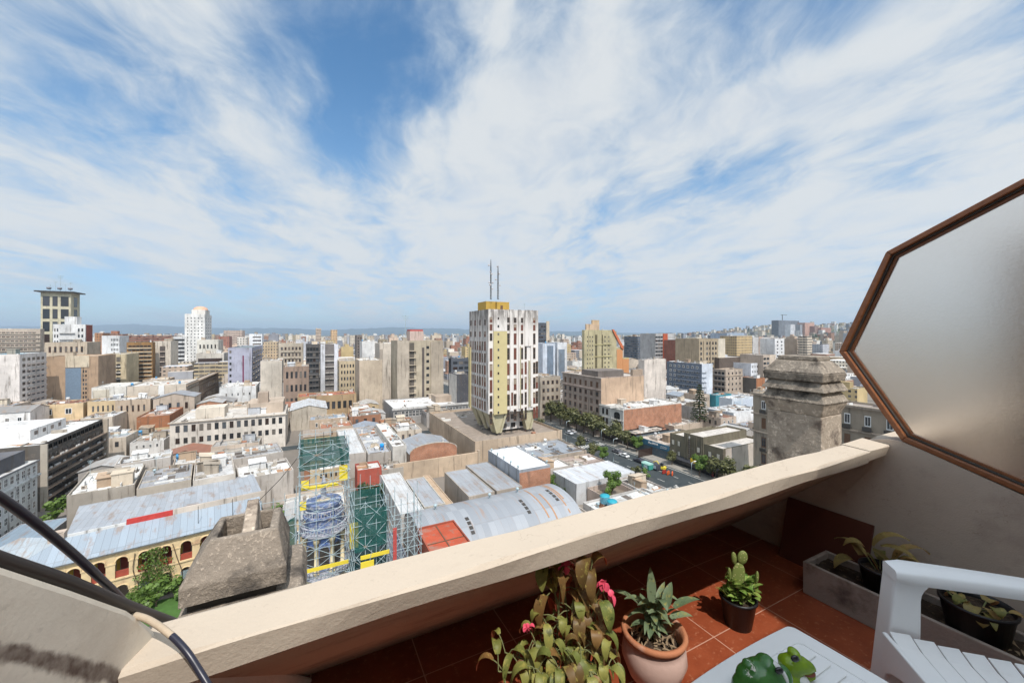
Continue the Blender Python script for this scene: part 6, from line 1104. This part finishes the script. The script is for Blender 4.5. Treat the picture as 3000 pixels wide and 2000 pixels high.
for k in range(3): obj('dish',MB().lathe([(.001,h+3.5),(1.8,h+4.2),(1.9,h+6),(.001,h+6.5)],-w*.4+k*w*.36,0,10),'paint',q,(.2,.2,.22))
q,cx,cy,w,d,h=bld('stepped white block with rounded balconies and a dark red flank, before the glazed tower',250,950,155,(.74,.73,.71),(.7,.69,.67),uy=272,d=330,n=2,S_=[bands(10,(.72,.71,.68),.2,.68,.02,.96,1.,1.2),rows('n',2,10,x0=.02,x1=.18),rows('n',2,10,x0=.74,x1=.96)],side=[('p','red_flank',.1,.9,0,.99,.2,'wall',(.25,.07,.05)),rows('w',1,6)]); rooftop((q,cx,cy,w,d,h),'penthouse',.3,.68,.2,.8,7.,(.75,.74,.72))
bld('low beige block with brown bays below the stepped white one',255,1002,130,(.52,.43,.33),dep=22,d=300,S_=[rows('b',7,5,fw=.45,fh=.6)],n=3)
q,cx,cy,w,d,h=bld('pinkish white slab with a blank end and a blue rooftop pool',57,1037,-70,(.74,.68,.63),(.1,.35,.5),uy=136,d=215,n=2,anchor='the pinkish slab',side=[rows('d',5,10,fw=.55,fh=.5),bands(10,(.66,.58,.52),.25,.95,.02,.92)],S_=[rows('n',3,9,x0=.0,x1=.3,fw=.3,fh=.3)])
q,cx,cy,w,d,h=bld('tan blank walled block with a blue glass curtain wall',288,1042,136,(.47,.33,.22),(.52,.42,.32),dep=26,d=255,n=3,anchor='the tan glass fronted block',S_=[('p','glass_front',.36,.66,.04,.78,.3,'paint',(.17,.23,.30)),('p','cream_head',.36,.82,.79,1.01,.35,'wall',(.66,.56,.42)),('w','g',.36,.66,5,.05,.78,7,.95,.92),('w','n',.68,.78,2,.1,.75,8,.6,.6)])
bld('yellow cream block with deep shaded balconies beside the tan one',370,1037,291,(.60,.50,.33),dep=24,d=290,S_=[bands(6,(.6,.56,.5),.22,.8,.03,.85,1.,.8),rows('d',3,6,x0.__class__ and .22 or 0,.8) if False else rows('d',3,6,x0=.22,x1=.8,fw=.8,fh=.7)],n=3)
bld('brown block striped with long horizontal balconies',447,1002,371,(.30,.17,.07),(.4,.3,.2),uy=455,d=320,anchor='the brown striped block',S_=[bands(12,(.58,.48,.34),.02,.98,.03,.95,.8,.7),rows('n',6,12,fw=.9,fh=.4)],n=3)
bld('pale block with two blank towers and a dark balcony recess',500,999,450,(.60,.53,.44),dep=22,d=335,S_=[('p','recess',.36,.68,.05,.9,.1,'wall',(.12,.1,.09)),bands(8,(.5,.42,.35),.36,.68,.06,.88)],n=2)
bld('white cube building behind the yellow cream block',350,983,298,(.72,.72,.71),dep=25,d=420,S_=[rows('n',5,8,x0=.5)],n=2); bld('grey white striped block just before the white tower',545,985,508,(.66,.66,.66),dep=22,d=440,S_=[rows('n',1,9,fw=1.,fh=.5)],n=2)
bld('long low rust brown block on the skyline beside the stripes',505,983,356,(.28,.12,.08),dep=20,d=520,n=4,mat='facade'); bld('orange brown block behind the red flanked building',302,975,277,(.42,.22,.12),dep=20,d=480,n=2,mat='facade')
q,cx,cy,w,d,h=bld('white residential tower dotted with small windows and a domed peach roof',600,920,541,(.76,.74,.70),(.7,.66,.6),uy=620,d=430,name='white_tower',n=2,anchor='the white tower',S_=[rows('n',5,18,fw=.28,fh=.38)],side=[rows('n',3,18,fw=.25,fh=.35)]); obj('stepped_top',MB().box(-w*.25,w*.45,-d*.3,d*.35,h-.5,h+5),'wall',q,(.74,.7,.64)); obj('dome_top',MB().lathe([(7,h+5.003),(6,h+7.5),(3,h+9),(.01,h+9.4)],w*.1,0,12),'paint',q,(.62,.36,.24))
bld('cream low block at the foot of the white tower',640,995,577,(.70,.66,.58),dep=24,d=380,S_=[rows('n',5,4,fw=.4,fh=.4)],n=3); bld('grey cream strip windowed block below the white tower',656,1034,575,(.55,.50,.43),dep=22,d=330,S_=[rows('n',1,3,fw=1.,fh=.4)],n=4)
bld('hipped pinkish block far behind the lavender one',710,968,655,(.62,.48,.4),dep=30,d=640,mat='facade',n=3); bld('red brown block on the skyline beyond the lavender one',672,985,640,(.35,.16,.12),dep=22,d=560,mat='facade',n=1)
bld('lavender grey block with a narrow magenta stair strip',738,1018,668,(.42,.42,.50),(.2,.24,.25),uy=768,d=290,anchor='the lavender block',S_=[('p','stair_strip',.6,.66,.12,.85,.1,'wall',(.2,.04,.09)),('w','n',.04,.16,1,.3,.98,6,.7,.45)],side=[bands(8,(.35,.33,.33)),rows('n',4,8,fw=.7)],n=2)
bld('white stepped tower with dark strip windows on the skyline',768,978,730,(.76,.77,.79),dep=22,d=500,S_=[rows('n',1,10,x0=.25,fw=.95,fh=.4)],n=2,par=.4)
bld('ochre block with a blank cream flank left of the broad facade'.replace('left of','beside'),813,1002,770,(.46,.36,.24),dep=24,d=400,mat='facade',n=2)
bld('broad beige apartment facade with seven rows of balconies',888,1005,816,(.56,.48,.38),(.4,.28,.22),dep=24,d=300,anchor='the broad beige facade',S_=[rows('b',6,8,fw=.55,fh=.5),bands(8,(.58,.5,.4),.1,.9,.03,.95,.7,.5)],n=5)
bld('cream blank block in front of the broad beige facade',826,1056,763,(.64,.57,.48),dep=20,d=262,n=3); bld('brown shadowy house below the broad facade',905,1072,830,(.30,.22,.17),dep=18,d=250,n=3,S_=[rows('n',5,3)])
bld('black glass fronted block of eight floors',896,1008,938,(.12,.11,.11),dep=22,d=292,S_=[rows('n',4,9,fw=.9,fh=.6),bands(9,(.2,.19,.18),0,1,.02,.95,.5,.5)],n=2) if False else bld('black glass fronted block of eight floors',936,1008,896,(.10,.095,.095),dep=22,d=292,S_=[rows('n',4,9,fw=.9,fh=.6),bands(9,(.2,.19,.18),0,1,.02,.95,.5,.5)],n=2)
bld('pale block with two white stair towers and dark balconies between',939,1008,991,(.20,.18,.17),(.6,.58,.55),dep=22,d=286,S_=[('p','stair_tower',.0,.25,0,1.,.8,'wall',(.66,.66,.68)),('p','stair_tower',.76,1.,0,1.,.8,'wall',(.66,.66,.7)),bands(8,(.45,.42,.38),.26,.75,.04,.9),('w','n',.05,.2,1,.1,.95,8,.5,.3)],n=2,anchor='the twin stair block')
bld('slim tower with a spiky crown far on the skyline',925,962,941,(.56,.44,.34),dep=16,d=800,mat='facade',n=1); bld('square orange topped tower far on the skyline',970,966,988,(.56,.38,.22),dep=20,d=720,mat='facade',n=0)
bld('yellowish block with many small balconies beyond the twin stair block',994,1058,1042,(.52,.42,.28),dep=20,d=270,S_=[rows('n',5,6)],n=2,side=[rows('n',3,6)]); bld('buff warehouse wall streaked with water stains',1053,1056,1120,(.55,.45,.34),(.68,.66,.62),dep=26,d=243,n=1); bld('narrow dark tower behind the buff warehouse',1045,981,1062,(.2,.17,.15),dep=18,d=420,S_=[rows('n',2,14)],n=1); bld('white blank slab behind the buff warehouse',1061,1000,1097,(.72,.70,.67),dep=20,d=385,n=2)
bld('cream slab with one column of tiny windows',1112,1006,1161,(.62,.54,.45),dep=22,d=288,S_=[('w','n',.8,.96,2,.1,.85,10,.3,.3),('p','balcony_side',.0,.18,.3,.9,.3,'wall',(.4,.34,.28))],n=3)
q,cx,cy,w,d,h=bld('bare concrete apartment pair with dark balcony slots and a red roofed penthouse',1163,998,1298,(.46,.39,.29),(.4,.36,.3),dep=20,d=240,name='concrete_block',n=3,anchor='the bare concrete pair',S_=[('p','slot',.26,.36,.02,.97,.06,'wall',(.14,.12,.1)),('p','blank_slab',.0,.25,0,1.,.9,'wall',(.47,.40,.32)),('p','blank_slab',.72,1.,0,.985,.9,'wall',(.43,.36,.28)),bands(9,(.48,.4,.3),.25,.4,.05,.95,.5,1.2),('p','slot',.53,.58,.02,.9,.06,'wall',(.12,.1,.09)),('w','n',.62,.69,1,.05,.95,9,.9,.4)]); rooftop((q,cx,cy,w,d,h),'penthouse',.3,.6,.2,.7,6.5,(.55,.42,.36)); obj('penthouse_roof',MB().box(-w*.19,w*.09,-d*.28,d*.18,h+5.953,h+7),'paint',q,(.4,.07,.06)); item(q,'antenna',-w*.25,0,h,None,0,4.5)
bld('dark grey glassy block behind the bare concrete pair',1322,1050,1378,(.11,.12,.14),uy=1314,d=262,S_=[rows('n',3,8,fw=.8)],n=3); bld('black walled house with a white side by the tower foot',1338,1096,1380,(.10,.10,.11),(.3,.29,.28),uy=1316,d=222,n=3,side=[('p','white_side',.02,.98,0,.98,.15,'wall',(.55,.52,.48))])
q,cx,cy,w,d,h=bld('low white roofed office with a long row of framed windows at the tower foot',1152,1196,1392,(.36,.34,.32),(.74,.73,.72),dep=30,b=9,name='strip_window_office',n=5,anchor='the strip window office',S_=[('w','g',.01,.99,24,.42,.82,1,.8,.9),('c',1.,1.1,.6,(.62,.6,.57))]); rooftop((q,cx,cy,w,d,h),'roof_house',.55,.8,.3,.6,3.6,(.4,.32,.25))
bld('white walled houses beside the brown classical block',750,1129,643,(.74,.73,.71),(.7,.69,.67),dep=24,b=15,n=4,name='house',S_=[('w','n',.1,.9,5,.5,.85,1,.2,.3)],anchor='the white walls'); bld('white house with a cream bay behind the long beige block',862,1120,760,(.74,.73,.72),(.66,.64,.6),dep=22,b=15,n=4,name='house',S_=[('w','n',.05,.5,4,.3,.8,2,.25,.3)])
bld('long ochre house with a terracotta terrace and blue tanks',1044,1152,872,(.44,.31,.18),(.42,.16,.10),dep=16,b=12,n=4,name='house',S_=[rows('n',9,1,z0=.2,z1=.8,fw=.6,fh=.6)],anchor='the terracotta terrace'); bld('white gabled sheet roof between the long beige block and the scaffold',958,1195,850,(.5,.44,.36),(.74,.75,.76),dep=24,b=10,n=0,name='house',rt='gy',roofmat='sheet')
# right of the tower
bld('dark balcony tower with a cream edge beyond the concrete tower',1577,945,1609,(.09,.10,.12),dep=20,d=430,S_=[rows('n',3,14,x0=0,x1=.68,fw=.85),('p','cream_edge',.72,1.,0,1.03,.5,'wall',(.6,.5,.38))],n=0); bld('blue grey slab with a dark blank panel',1590,1006,1626,(.52,.56,.62),dep=20,d=330,n=2,S_=[('p','dark_panel',.35,.85,.02,.95,.2,'wall',(.15,.19,.24))]); bld('white framed slab with a blue grey blank panel',1633,1003,1661,(.70,.71,.73),dep=20,d=345,n=2,S_=[('p','blank_panel',.1,.75,.1,.85,.2,'wall',(.2,.24,.29))])
bld('stone house with shuttered windows between the tower and the pinkish block',1582,1105,1642,(.42,.36,.29),(.45,.4,.35),dep=20,b=24,n=3,name='house',S_=[rows('b',4,5)],side=[rows('b',3,5)])
q,cx,cy,w,d,h=bld('yellow apartment block stepping down beside an orange diagonal frame',1712,966,1792,(.47,.41,.25),(.45,.36,.2),uy=1705,d=330,name='yellow_block',n=3,anchor='the yellow stepped block',S_=[('p','recess',.38,.46,.02,.92,.1,'wall',(.13,.11,.06)),('p','recess',.62,.67,.02,.92,.1,'wall',(.13,.11,.06)),bands(3,(.55,.48,.25),.36,1.,.35,.95,.7,.5),('w','n',.06,.34,3,.05,.92,12,.3,.35),('w','n',.68,.96,2,.05,.92,12,.3,.35)])
rooftop((q,cx,cy,w,d,h),'penthouse',.08,.55,.1,.6,5.5,(.58,.42,.28)); rooftop((q,cx,cy,w,d,h),'penthouse',.3,.55,.2,.6,9.,(.58,.42,.26))
def step(x0,x1,z1,col,nm='lower_wing'): 
    o=obj(nm,MB().box(w/2+x0,w/2+x1,-d/2+.5,d/2-2,0,z1),'wall',q,col); return o
step(.003,6,h-1,(.47,.41,.25)); step(6.003,13,h*.7,(.47,.41,.25)); step(13.003,20.5,h*.52,(.46,.40,.2)); o=obj('orange_frame',MB().prism([(.2,h+.5),(2.2,h+.5),(13,h*.72),(13,h*.66),(10.5,h*.70)],'y',-d/2-.6,-d/2+.49),'paint',q,(.5,.14,.06)); o.location=(w/2,0,0)
for x0,x1,z0,z1 in ((6.2,13.,.3,.67),(13.2,20.3,.12,.5)): obj('orange_bay',MB().box(w/2+x0,w/2+x1,-d/2+.2,-d/2+.49,h*z0,h*z1),'paint',q,(.52,.24,.1))
FOOT.append((cx,cx+w/2+21,cy-d/2,cy+d/2))
bld('dark blue glassy office block on the right skyline'.replace('on the right','under the crane'),1868,985,1922,(.10,.13,.17),dep=24,d=500,mat='facade',n=3); bld('red and grey striped apartment block on the skyline',1920,977,1979,(.42,.41,.40),dep=22,d=430,anchor='the red striped block',S_=[('p','red_pier',.36,.58,0,1.,.7,'wall',(.42,.09,.04)),bands(11,(.62,.6,.57),.62,.98,.03,.95,.8,.5),rows('n',3,11,x0=0,x1=.36,fw=.9,fh=.5)],n=3); bld('brown red block beside the striped apartment',1982,996,2026,(.32,.13,.09),dep=22,d=420,S_=[rows('n',5,10)],n=2)
bld('beige columned block with a blank cream end',2048,992,2123,(.40,.32,.22),(.4,.33,.25),dep=24,d=330,anchor='the columned block',S_=[('p','blank_end',.72,1.,0,1.,.5,'wall',(.62,.55,.44)),rows('n',6,9,x0=.02,x1=.7,fw=.5,fh=.55),('p','column',.16,.2,0,.95,.6,'wall',(.42,.34,.24)),('p','column',.42,.46,0,.95,.6,'wall',(.42,.34,.24))],n=4)
bld('slate and white apartment block with stacked balconies',2056,1066,2087,(.17,.20,.25),(.6,.6,.6),uy=1953,d=274,anchor='the slate apartment block',side=[bands(7,(.24,.27,.32),.3,.95,.03,.9),rows('w',7,7,fw=.45,fh=.5)],S_=[('p','white_front',0,1.,0,1.,.1,'wall',(.66,.70,.76)),bands(7,(.66,.7,.76),.0,.4,.03,.9),('w','n',.5,.9,1,.1,.9,7,.3,.3)],n=6)
bld('cream blank wall block with a stepped side before the slate apartments',1888,1054,1951,(.66,.58,.51),dep=5,d=245,n=2); bld('beige balcony house behind the conifer',2126,1083,2176,(.48,.39,.31),(.4,.3,.22),uy=2090,d=285,n=2,side=[bands(5,(.55,.48,.42)),rows('n',3,5,fw=.7)],S_=[rows('n',4,5,fw=.3,fh=.4),('c',.8,.4,.4,(.5,.4,.3))])
bld('wide dark brown block behind the beige balcony house',2107,1048,2192,(.13,.10,.08),dep=24,d=335,n=4); bld('brick cube house with a dark flank before the chimney',2216,1108,2241,(.36,.16,.08),(.3,.27,.24),uy=2168,d=290,name='house',n=2,side=[('p','dark_flank',0,1.,0,.99,.1,'wall',(.16,.14,.12))])
bld('white windowed block above the brick cube house',2200,1064,2230,(.68,.70,.73),dep=20,d=330,S_=[rows('n',4,5,fw=.35,fh=.4)],n=1); bld('striped tall house beside the chimney top',2236,1040,2272,(.45,.37,.3),dep=20,d=330,S_=[rows('n',2,7,x0=0,x1=.5,fw=.8),('p','cream_flank',.52,1.,0,1.,.2,'wall',(.6,.5,.4))],n=2)
bld('pale grey concrete slab with a pink strip, far behind the chimney',2205,988,2282,(.52,.50,.48),dep=24,d=480,n=2,S_=[('p','pink_strip',.22,.32,0,1.02,.4,'wall',(.52,.38,.3))]); bld('white slim block with dotted windows beside the pale slab',2270,992,2298,(.74,.73,.72),dep=20,d=470,S_=[rows('n',2,9,fw=.3,fh=.4)],n=1); bld('grey blue warehouse block on the skyline',2130,975,2180,(.36,.42,.5),dep=26,d=560,n=3); bld('small ochre topped tower under the grey blue warehouse',2158,984,2204,(.5,.37,.2),dep=20,d=440,mat='facade',n=2)
for lb,uc,v,ux,col in (('tall unfinished grey block with a crane on the hill',2281,938,2341,(.17,.18,.20)),('white slim tower before the unfinished block',2316,950,2337,(.66,.66,.68)),('grey residential tower beside the unfinished block',2344,950,2358,(.3,.31,.33)),('pink brick tower pair on the hill',2358,945,2386,(.45,.28,.22)),('small brown tower beyond the pink pair',2387,955,2398,(.3,.2,.17)),('low red brown block on the hill beside the screen',2406,960,2435,(.36,.2,.16)),('pale tower stub below the unfinished block',2340,968,2360,(.6,.6,.6))):
    cx,cy,w,d,h=K(uc,v,ux,None,26,None,1500,0); body('hill_tower',lb,'building',cx,cy,w,d,h-38,col,(.4,.38,.36),mat='facade',z0=G+38)
p=Wp(2292,938,1500); t=thing('tower_crane','thin tower crane on the unfinished grey block','crane',(p.x,p.y,p.z)); obj('crane_mast',MB().box(-.8,.8,-.8,.8,0,20),'dark_trim',t); obj('jib',MB().box(-10,30,-.6,.6,20.003,21.4),'dark_trim',t)
# white market halls and roofs right of the avenue
q=bld('big white roofed market hall with a grey side wall behind the conifer',2149,1210,2240,(.42,.45,.48),(.79,.79,.78),uy=2066,b=9,name='market_hall',n=3,par=.2,roofmat='sheet',anchor='the white market hall',S_=[('p','white_front',0,1.,0,1.,.1,'wall',(.74,.73,.72))]); bld('blue grey sheet hall nearest the classical block',2152,1262,2260,(.46,.40,.34),(.42,.46,.52),uy=2095,b=7,name='shed',n=0,roofmat='sheet',par=.2); bld('white shed roof behind the long brick wall',2000,1186,2070,(.6,.58,.55),(.78,.78,.77),uy=1925,b=8.5,name='shed',n=3,roofmat='sheet',par=.2)
bld('tan flat roof beyond the low shops',1975,1248,2060,(.5,.4,.31),(.60,.54,.48),uy=1880,b=6.5,name='shed',n=4) 
q=bld('white painted wall of posters beyond the market hall',2145,1168,2206,(.62,.66,.70),(.6,.6,.6),dep=8,b=11,name='poster_wall',n=0,S_=[('p','poster',.1,.42,.1,.85,.1,'paint',(.4,.46,.52)),('p','poster',.5,.94,.1,.9,.1,'paint',(.48,.52,.58)),('p','poster_figure',.16,.22,.2,.7,.16,'paint',(.07,.08,.12)),('p','poster_figure',.56,.66,.12,.6,.16,'paint',(.06,.07,.1)),('p','poster_figure',.72,.8,.12,.5,.16,'paint',(.1,.12,.16))]); bld('teal hoarding wall between the slate apartments and the posters',2097,1158,2143,(.07,.3,.36),(.5,.5,.5),dep=6,b=10,name='hoarding',n=0)

q,cx,cy,w,d,h=bld('ornate stone house under a dark slate mansard dome beyond the brown classical block',650,1098,578,(.48,.40,.31),(.3,.28,.26),dep=16,d=330,name='mansard_house',n=0,S_=[rows('b',5,2),('c',1.,.6,.8,(.5,.42,.34))])
for x in (-w*.36,0,w*.36): obj('mansard_dome',MB().rings([[(x+sx*r_,sy*r_,z_) for sx,sy in ((-1,-1),(1,-1),(1,1),(-1,1))] for r_,z_ in ((3.6,h-.3),(3.1,h+2.2),(1.9,h+4.6),(1.2,h+5.4))]),'paint',q,(.10,.12,.16))
bld('pair of pale church domes and gables behind the white walls',700,1105,652,(.56,.48,.40),(.5,.45,.4),dep=14,d=300,name='church',cat='church',n=0,S_=[('p','gable',.1,.45,0,1.2,.4,'wall',(.58,.5,.42)),('p','gable',.55,.9,0,1.12,.4,'wall',(.58,.5,.42))])
# ============================================================ filling houses, far town, hills, air
RW=[((.76,.75,.73),'white'),((.72,.71,.69),'white'),((.52,.52,.53),'grey'),((.44,.45,.47),'grey'),((.55,.47,.39),'sandy'),((.46,.38,.31),'brownish'),((.64,.62,.59),'pale'),((.38,.36,.34),'dull grey'),((.42,.18,.11),'terracotta'),((.42,.48,.55),'bluish')]
WW=[((.62,.53,.43),'cream'),((.55,.45,.36),'beige'),((.50,.39,.29),'tan'),((.72,.69,.65),'white'),((.70,.67,.62),'white'),((.45,.38,.31),'stained'),((.56,.45,.36),'buff'),((.4,.37,.34),'grey'),((.40,.2,.12),'brick red'),((.6,.46,.28),'ochre')]
def label_for(rc,wc,kind,x,y):
    u,v,dd=pix(x,y,G+8); out=[]
    for nm,ax,ay,ah in sorted(ANCH,key=lambda a:math.hypot(a[1]-x,a[2]-y))[:9]:
        au,av,ad=pix(ax,ay,G+8); rel='behind' if dd>ad+14 and abs(u-au)<150 else 'in front of' if dd<ad-14 and abs(u-au)<150 else 'beside'
        for pre in ('','small ','plain ','wide ','narrow ','squat ','shabby '): out.append(f'{pre}{rc} roofed {wc} {kind} {rel} {nm}')
    lab=next((l for l in out if l not in USED),None)
    if lab is None:
        i=2
        while f'{out[0]}, number {i} outward' in USED: i+=1
        lab=f'{out[0]}, number {i} outward'
    USED[lab]=1; return lab
r=random.Random(21); NR=0; y=92.
GRP='low houses filling the city blocks'
while y<395 and NR<292:
    dep=r.uniform(11,16)*(1+max(0,y-150)/420); x=-.50*y-12
    while x<1.75*y+10 and NR<292:
        w=r.uniform(8,14)*(1+max(0,y-150)/380); dd=dep*r.uniform(.78,.97); cx,cy=x+w/2,y+dd/2
        u,v,_=pix(cx,cy,G+7)
        if 10<u+40 and u<2560 and not hit(cx,cy,w+.3,dd+.3):
            h=r.choice([4.5,5.5,6.5,7.5,8.,9.,10.5])+ (r.uniform(3,11) if y>255 and r.random()<.2 else 0); rc,rn=r.choice(RW); wc,wn=r.choice(WW); rt=r.choice(['flat']*6+['gx','gy','gy'])
            q=body('house',label_for(rn,wn,'house',cx,cy),'house',cx,cy,w-.15,dd-.15,h,wc,rc,0,rt=rt,roofmat='sheet' if (rt!='flat' or r.random()<.25) else 'flat',group=GRP,par=r.choice([.3,.6,.9]),fp=False); FOOT.append((cx-w/2,cx+w/2,cy-dd/2,cy+dd/2)); NR+=1
            if rt=='flat': furnish(q,w,dd,h-.6 if False else h-.45,r.choice([3,4,5,6]) if y<200 else r.choice([2,3,4]),r)
            if y<300 and h>5:
                n=r.choice([2,3,4,5]); 
                if n: deco(q,w-.15,dd-.15,h,'S',[('w',r.choice('dnbw'),.1,.9,n,.55,.9,1,.35,.6)])
            if u>904 and y<260 and r.random()<.5: deco(q,w-.15,dd-.15,h,'W',[('w',r.choice('dnb'),.1,.9,3,.5,.9,1,.35,.6)])
        x+=w*r.uniform(.98,1.08)
    y+=dep
# mid rise blocks between the known ones
GRP='mid rise blocks of the middle distance'; NM=0
FC=[((.66,.62,.56),'white'),((.52,.43,.33),'beige'),((.58,.49,.38),'cream'),((.42,.33,.25),'brown'),((.36,.17,.11),'brick red'),((.46,.46,.48),'grey'),((.7,.69,.68),'bright white'),((.24,.24,.26),'dark grey'),((.5,.38,.2),'ochre'),((.60,.46,.36),'pinkish')]
tries=0
while NM<270 and tries<14000:
    tries+=1; u=r.uniform(-40,2480); d=r.choice([r.uniform(235,420),r.uniform(400,620),r.uniform(600,900)]); p=Wp(u,1000,d); w,dd=r.uniform(9,19),r.uniform(9,18); h=r.uniform(13,29)+ (r.uniform(5,17) if r.random()<.35 else 0); 
    if d>420: h+=5
    if 1330<u<1640 and d<300: continue
    if abs(p.x-105)<30 and p.y<420: continue
    if hit(p.x,p.y,w+2,dd+2): continue
    vtop=HV-F*(G+h-EYE)/d
    if d<450 and vtop<(1050 if 600<u<1340 and d>300 else 1078): continue
    if u<480 and d<400: continue
    wc,wn=r.choice(FC); q=body('apartment_block',label_for(r.choice(['flat','pale','grey','dull']),wn,'apartment block',p.x,p.y),'apartment block',p.x,p.y,w,dd,h,wc,(.5,.46,.42),0,mat='facade',group=GRP); NM+=1
    if d<430:
        nbal=int(h/3.1)-1; x0=r.choice([.05,.3,.5])
        if r.random()<.6:
            for k in range(min(8,nbal)): o=obj('balcony',MB().box(-w*.2,w*.2,-1.1,-.003,0,.95),'wall',q,[min(1,v*1.1) for v in wc]); o.location=(-w/2+w*(x0+.2),-dd/2,h-4.2-3.1*k)
    if r.random()<.8: obj('roof_hut',MB().box(-w*.2,w*.15,-dd*.2,dd*.2,h-.5,h+r.uniform(2,5)),'wall',q,wc)
# the carpet of the far town: too many to count
def hill(x,y):
    d=sT*x+cT*y; rr_=cT*x-sT*y; k=min(1,max(0,(d-750)/1700)); k=k*k*(3-2*k); return k*(92*math.exp(-((rr_-d*.80)/(d*.33+1))**2)+16*math.exp(-((rr_+d*.1)/(d*.5+1))**2)*0+6)
mb=MB(); n=0; rr=random.Random(5)
def fbox(x,y,w,d,h):
    z=G+hill(x,y)-2; mb.box(x-w/2,x+w/2,y-d/2,y+d/2,z,z+h+2)
while n<7500:
    d=320+3900*rr.random()**1.65; u=rr.uniform(-80,2520); p=Wp(u,1000,d); w,dd=rr.uniform(7,20),rr.uniform(7,18)
    if abs(p.x-105)<18 and p.y<420: continue
    if d<950 and hit(p.x,p.y,w,dd): continue
    rel=(u-2320)/1; park=d>560 and d<1150 and 2290<u<2470 
    if park and rr.random()<.85: continue
    h=rr.uniform(4,11) if rr.random()<.6 else rr.uniform(10,26)
    if d>700 and rr.random()<.2: h=rr.uniform(24,46)
    if u>1650 and d>1200: h*=.6
    fbox(p.x,p.y,w,dd,h); n+=1
tag(obj('far_town',mb,'far_facade'),kind='stuff')
# greenery between far houses and the wooded slope
mb=MB()
def clump(x,y,z,R,k):
    for _ in range(k):
        v=Vector((rr.gauss(0,1),rr.gauss(0,1),rr.gauss(0,.8))).normalized()*R*rr.uniform(.5,1); c=Vector((x,y,z))+v; a=rv().normalized(); b_=a.cross(rv()).normalized(); s=R*.35*rr.uniform(.6,1.3); mb.add([c-a*s,c-b_*s,c+a*s,c+b_*s],[(0,1,2,3)])
for _ in range(150):
    d=rr.uniform(560,1150); u=rr.uniform(2285,2480); p=Wp(u,1000,d); clump(p.x,p.y,G+hill(p.x,p.y)+5,rr.uniform(5,10),34)
for _ in range(620):
    d=rr.uniform(700,5000); u=rr.uniform(-60,2500); p=Wp(u,1000,d); clump(p.x,p.y,G+hill(p.x,p.y)+6,rr.uniform(5,12),20)
for _ in range(40):
    d=rr.uniform(230,420); u=rr.uniform(900,1100); p=Wp(u,1000,d)
    if not hit(p.x,p.y,8,8): clump(p.x,p.y,G+6,4,40)
tag(obj('far_trees',mb,'leaf_far'),kind='stuff')
# terrain out to the horizon
R=[900,1100,1400,1800,2400,3200,5000,9000,16000,26000]; g=[]
for q in R: g.append([(q*math.sin(a),q*math.cos(a),G-.0+hill(q*math.sin(a),q*math.cos(a))*(1 if q>900 else 0)) for a in [2*math.pi*i/160 for i in range(161)]])
z0=[(x,y,G) for x,y,z in g[0]]; g[0]=z0
varied('plain',(.12,.12,.085),.95,.002,.4,.1,dirt=(.05,.075,.03),dsc=.004); tag(obj('terrain',MB().sheet(g),'plain'),kind='structure')
# sierra on the horizon
pf=[(-300,955),(60,955),(200,958),(300,952),(390,949),(450,953),(560,958),(700,961),(820,961),(960,966),(1050,963),(1150,958),(1230,961),(1330,963),(1420,966),(1600,970),(1900,974),(2300,977)]
D0=15000; g=[[],[],[],[]]; rr=random.Random(9)
for i in range(len(pf)-1):
    for k in range(8):
        t=k/8; u=pf[i][0]+(pf[i+1][0]-pf[i][0])*t; v=pf[i][1]+(pf[i+1][1]-pf[i][1])*(t*t*(3-2*t))+rr.uniform(-1.3,1.3); top=Wp(u,v,D0)
        for j,(f_,zz4) in enumerate(((.8,0),(.91,.45+rr.uniform(-.12,.12)),(1.,1.),(1.2,0))): b=Wp(u,1000,D0*f_); g[j].append((b.x,b.y,G-1+(top.z-G+1)*zz4))
varied('sierra',(.06,.08,.075),.95,.0006,.4,.05); tag(obj('mountains',MB().sheet(g),'sierra'),kind='structure')
# air
m=bpy.data.materials.new('air'); m.use_nodes=True; nt=m.node_tree; nt.nodes.clear(); out=nd(nt,'ShaderNodeOutputMaterial'); pv=nd(nt,'ShaderNodeVolumePrincipled',{'Color':(.66,.82,1.,1),'Density':HAZE if 'HAZE' in globals() else 8e-5,'Anisotropy':.2}); nt.links.new(pv.outputs[0],out.inputs['Volume']); M['air']=m
tag(obj('haze',MB().box(-28000,28000,-28000,28000,G-1.5,480),'air'),kind='stuff')
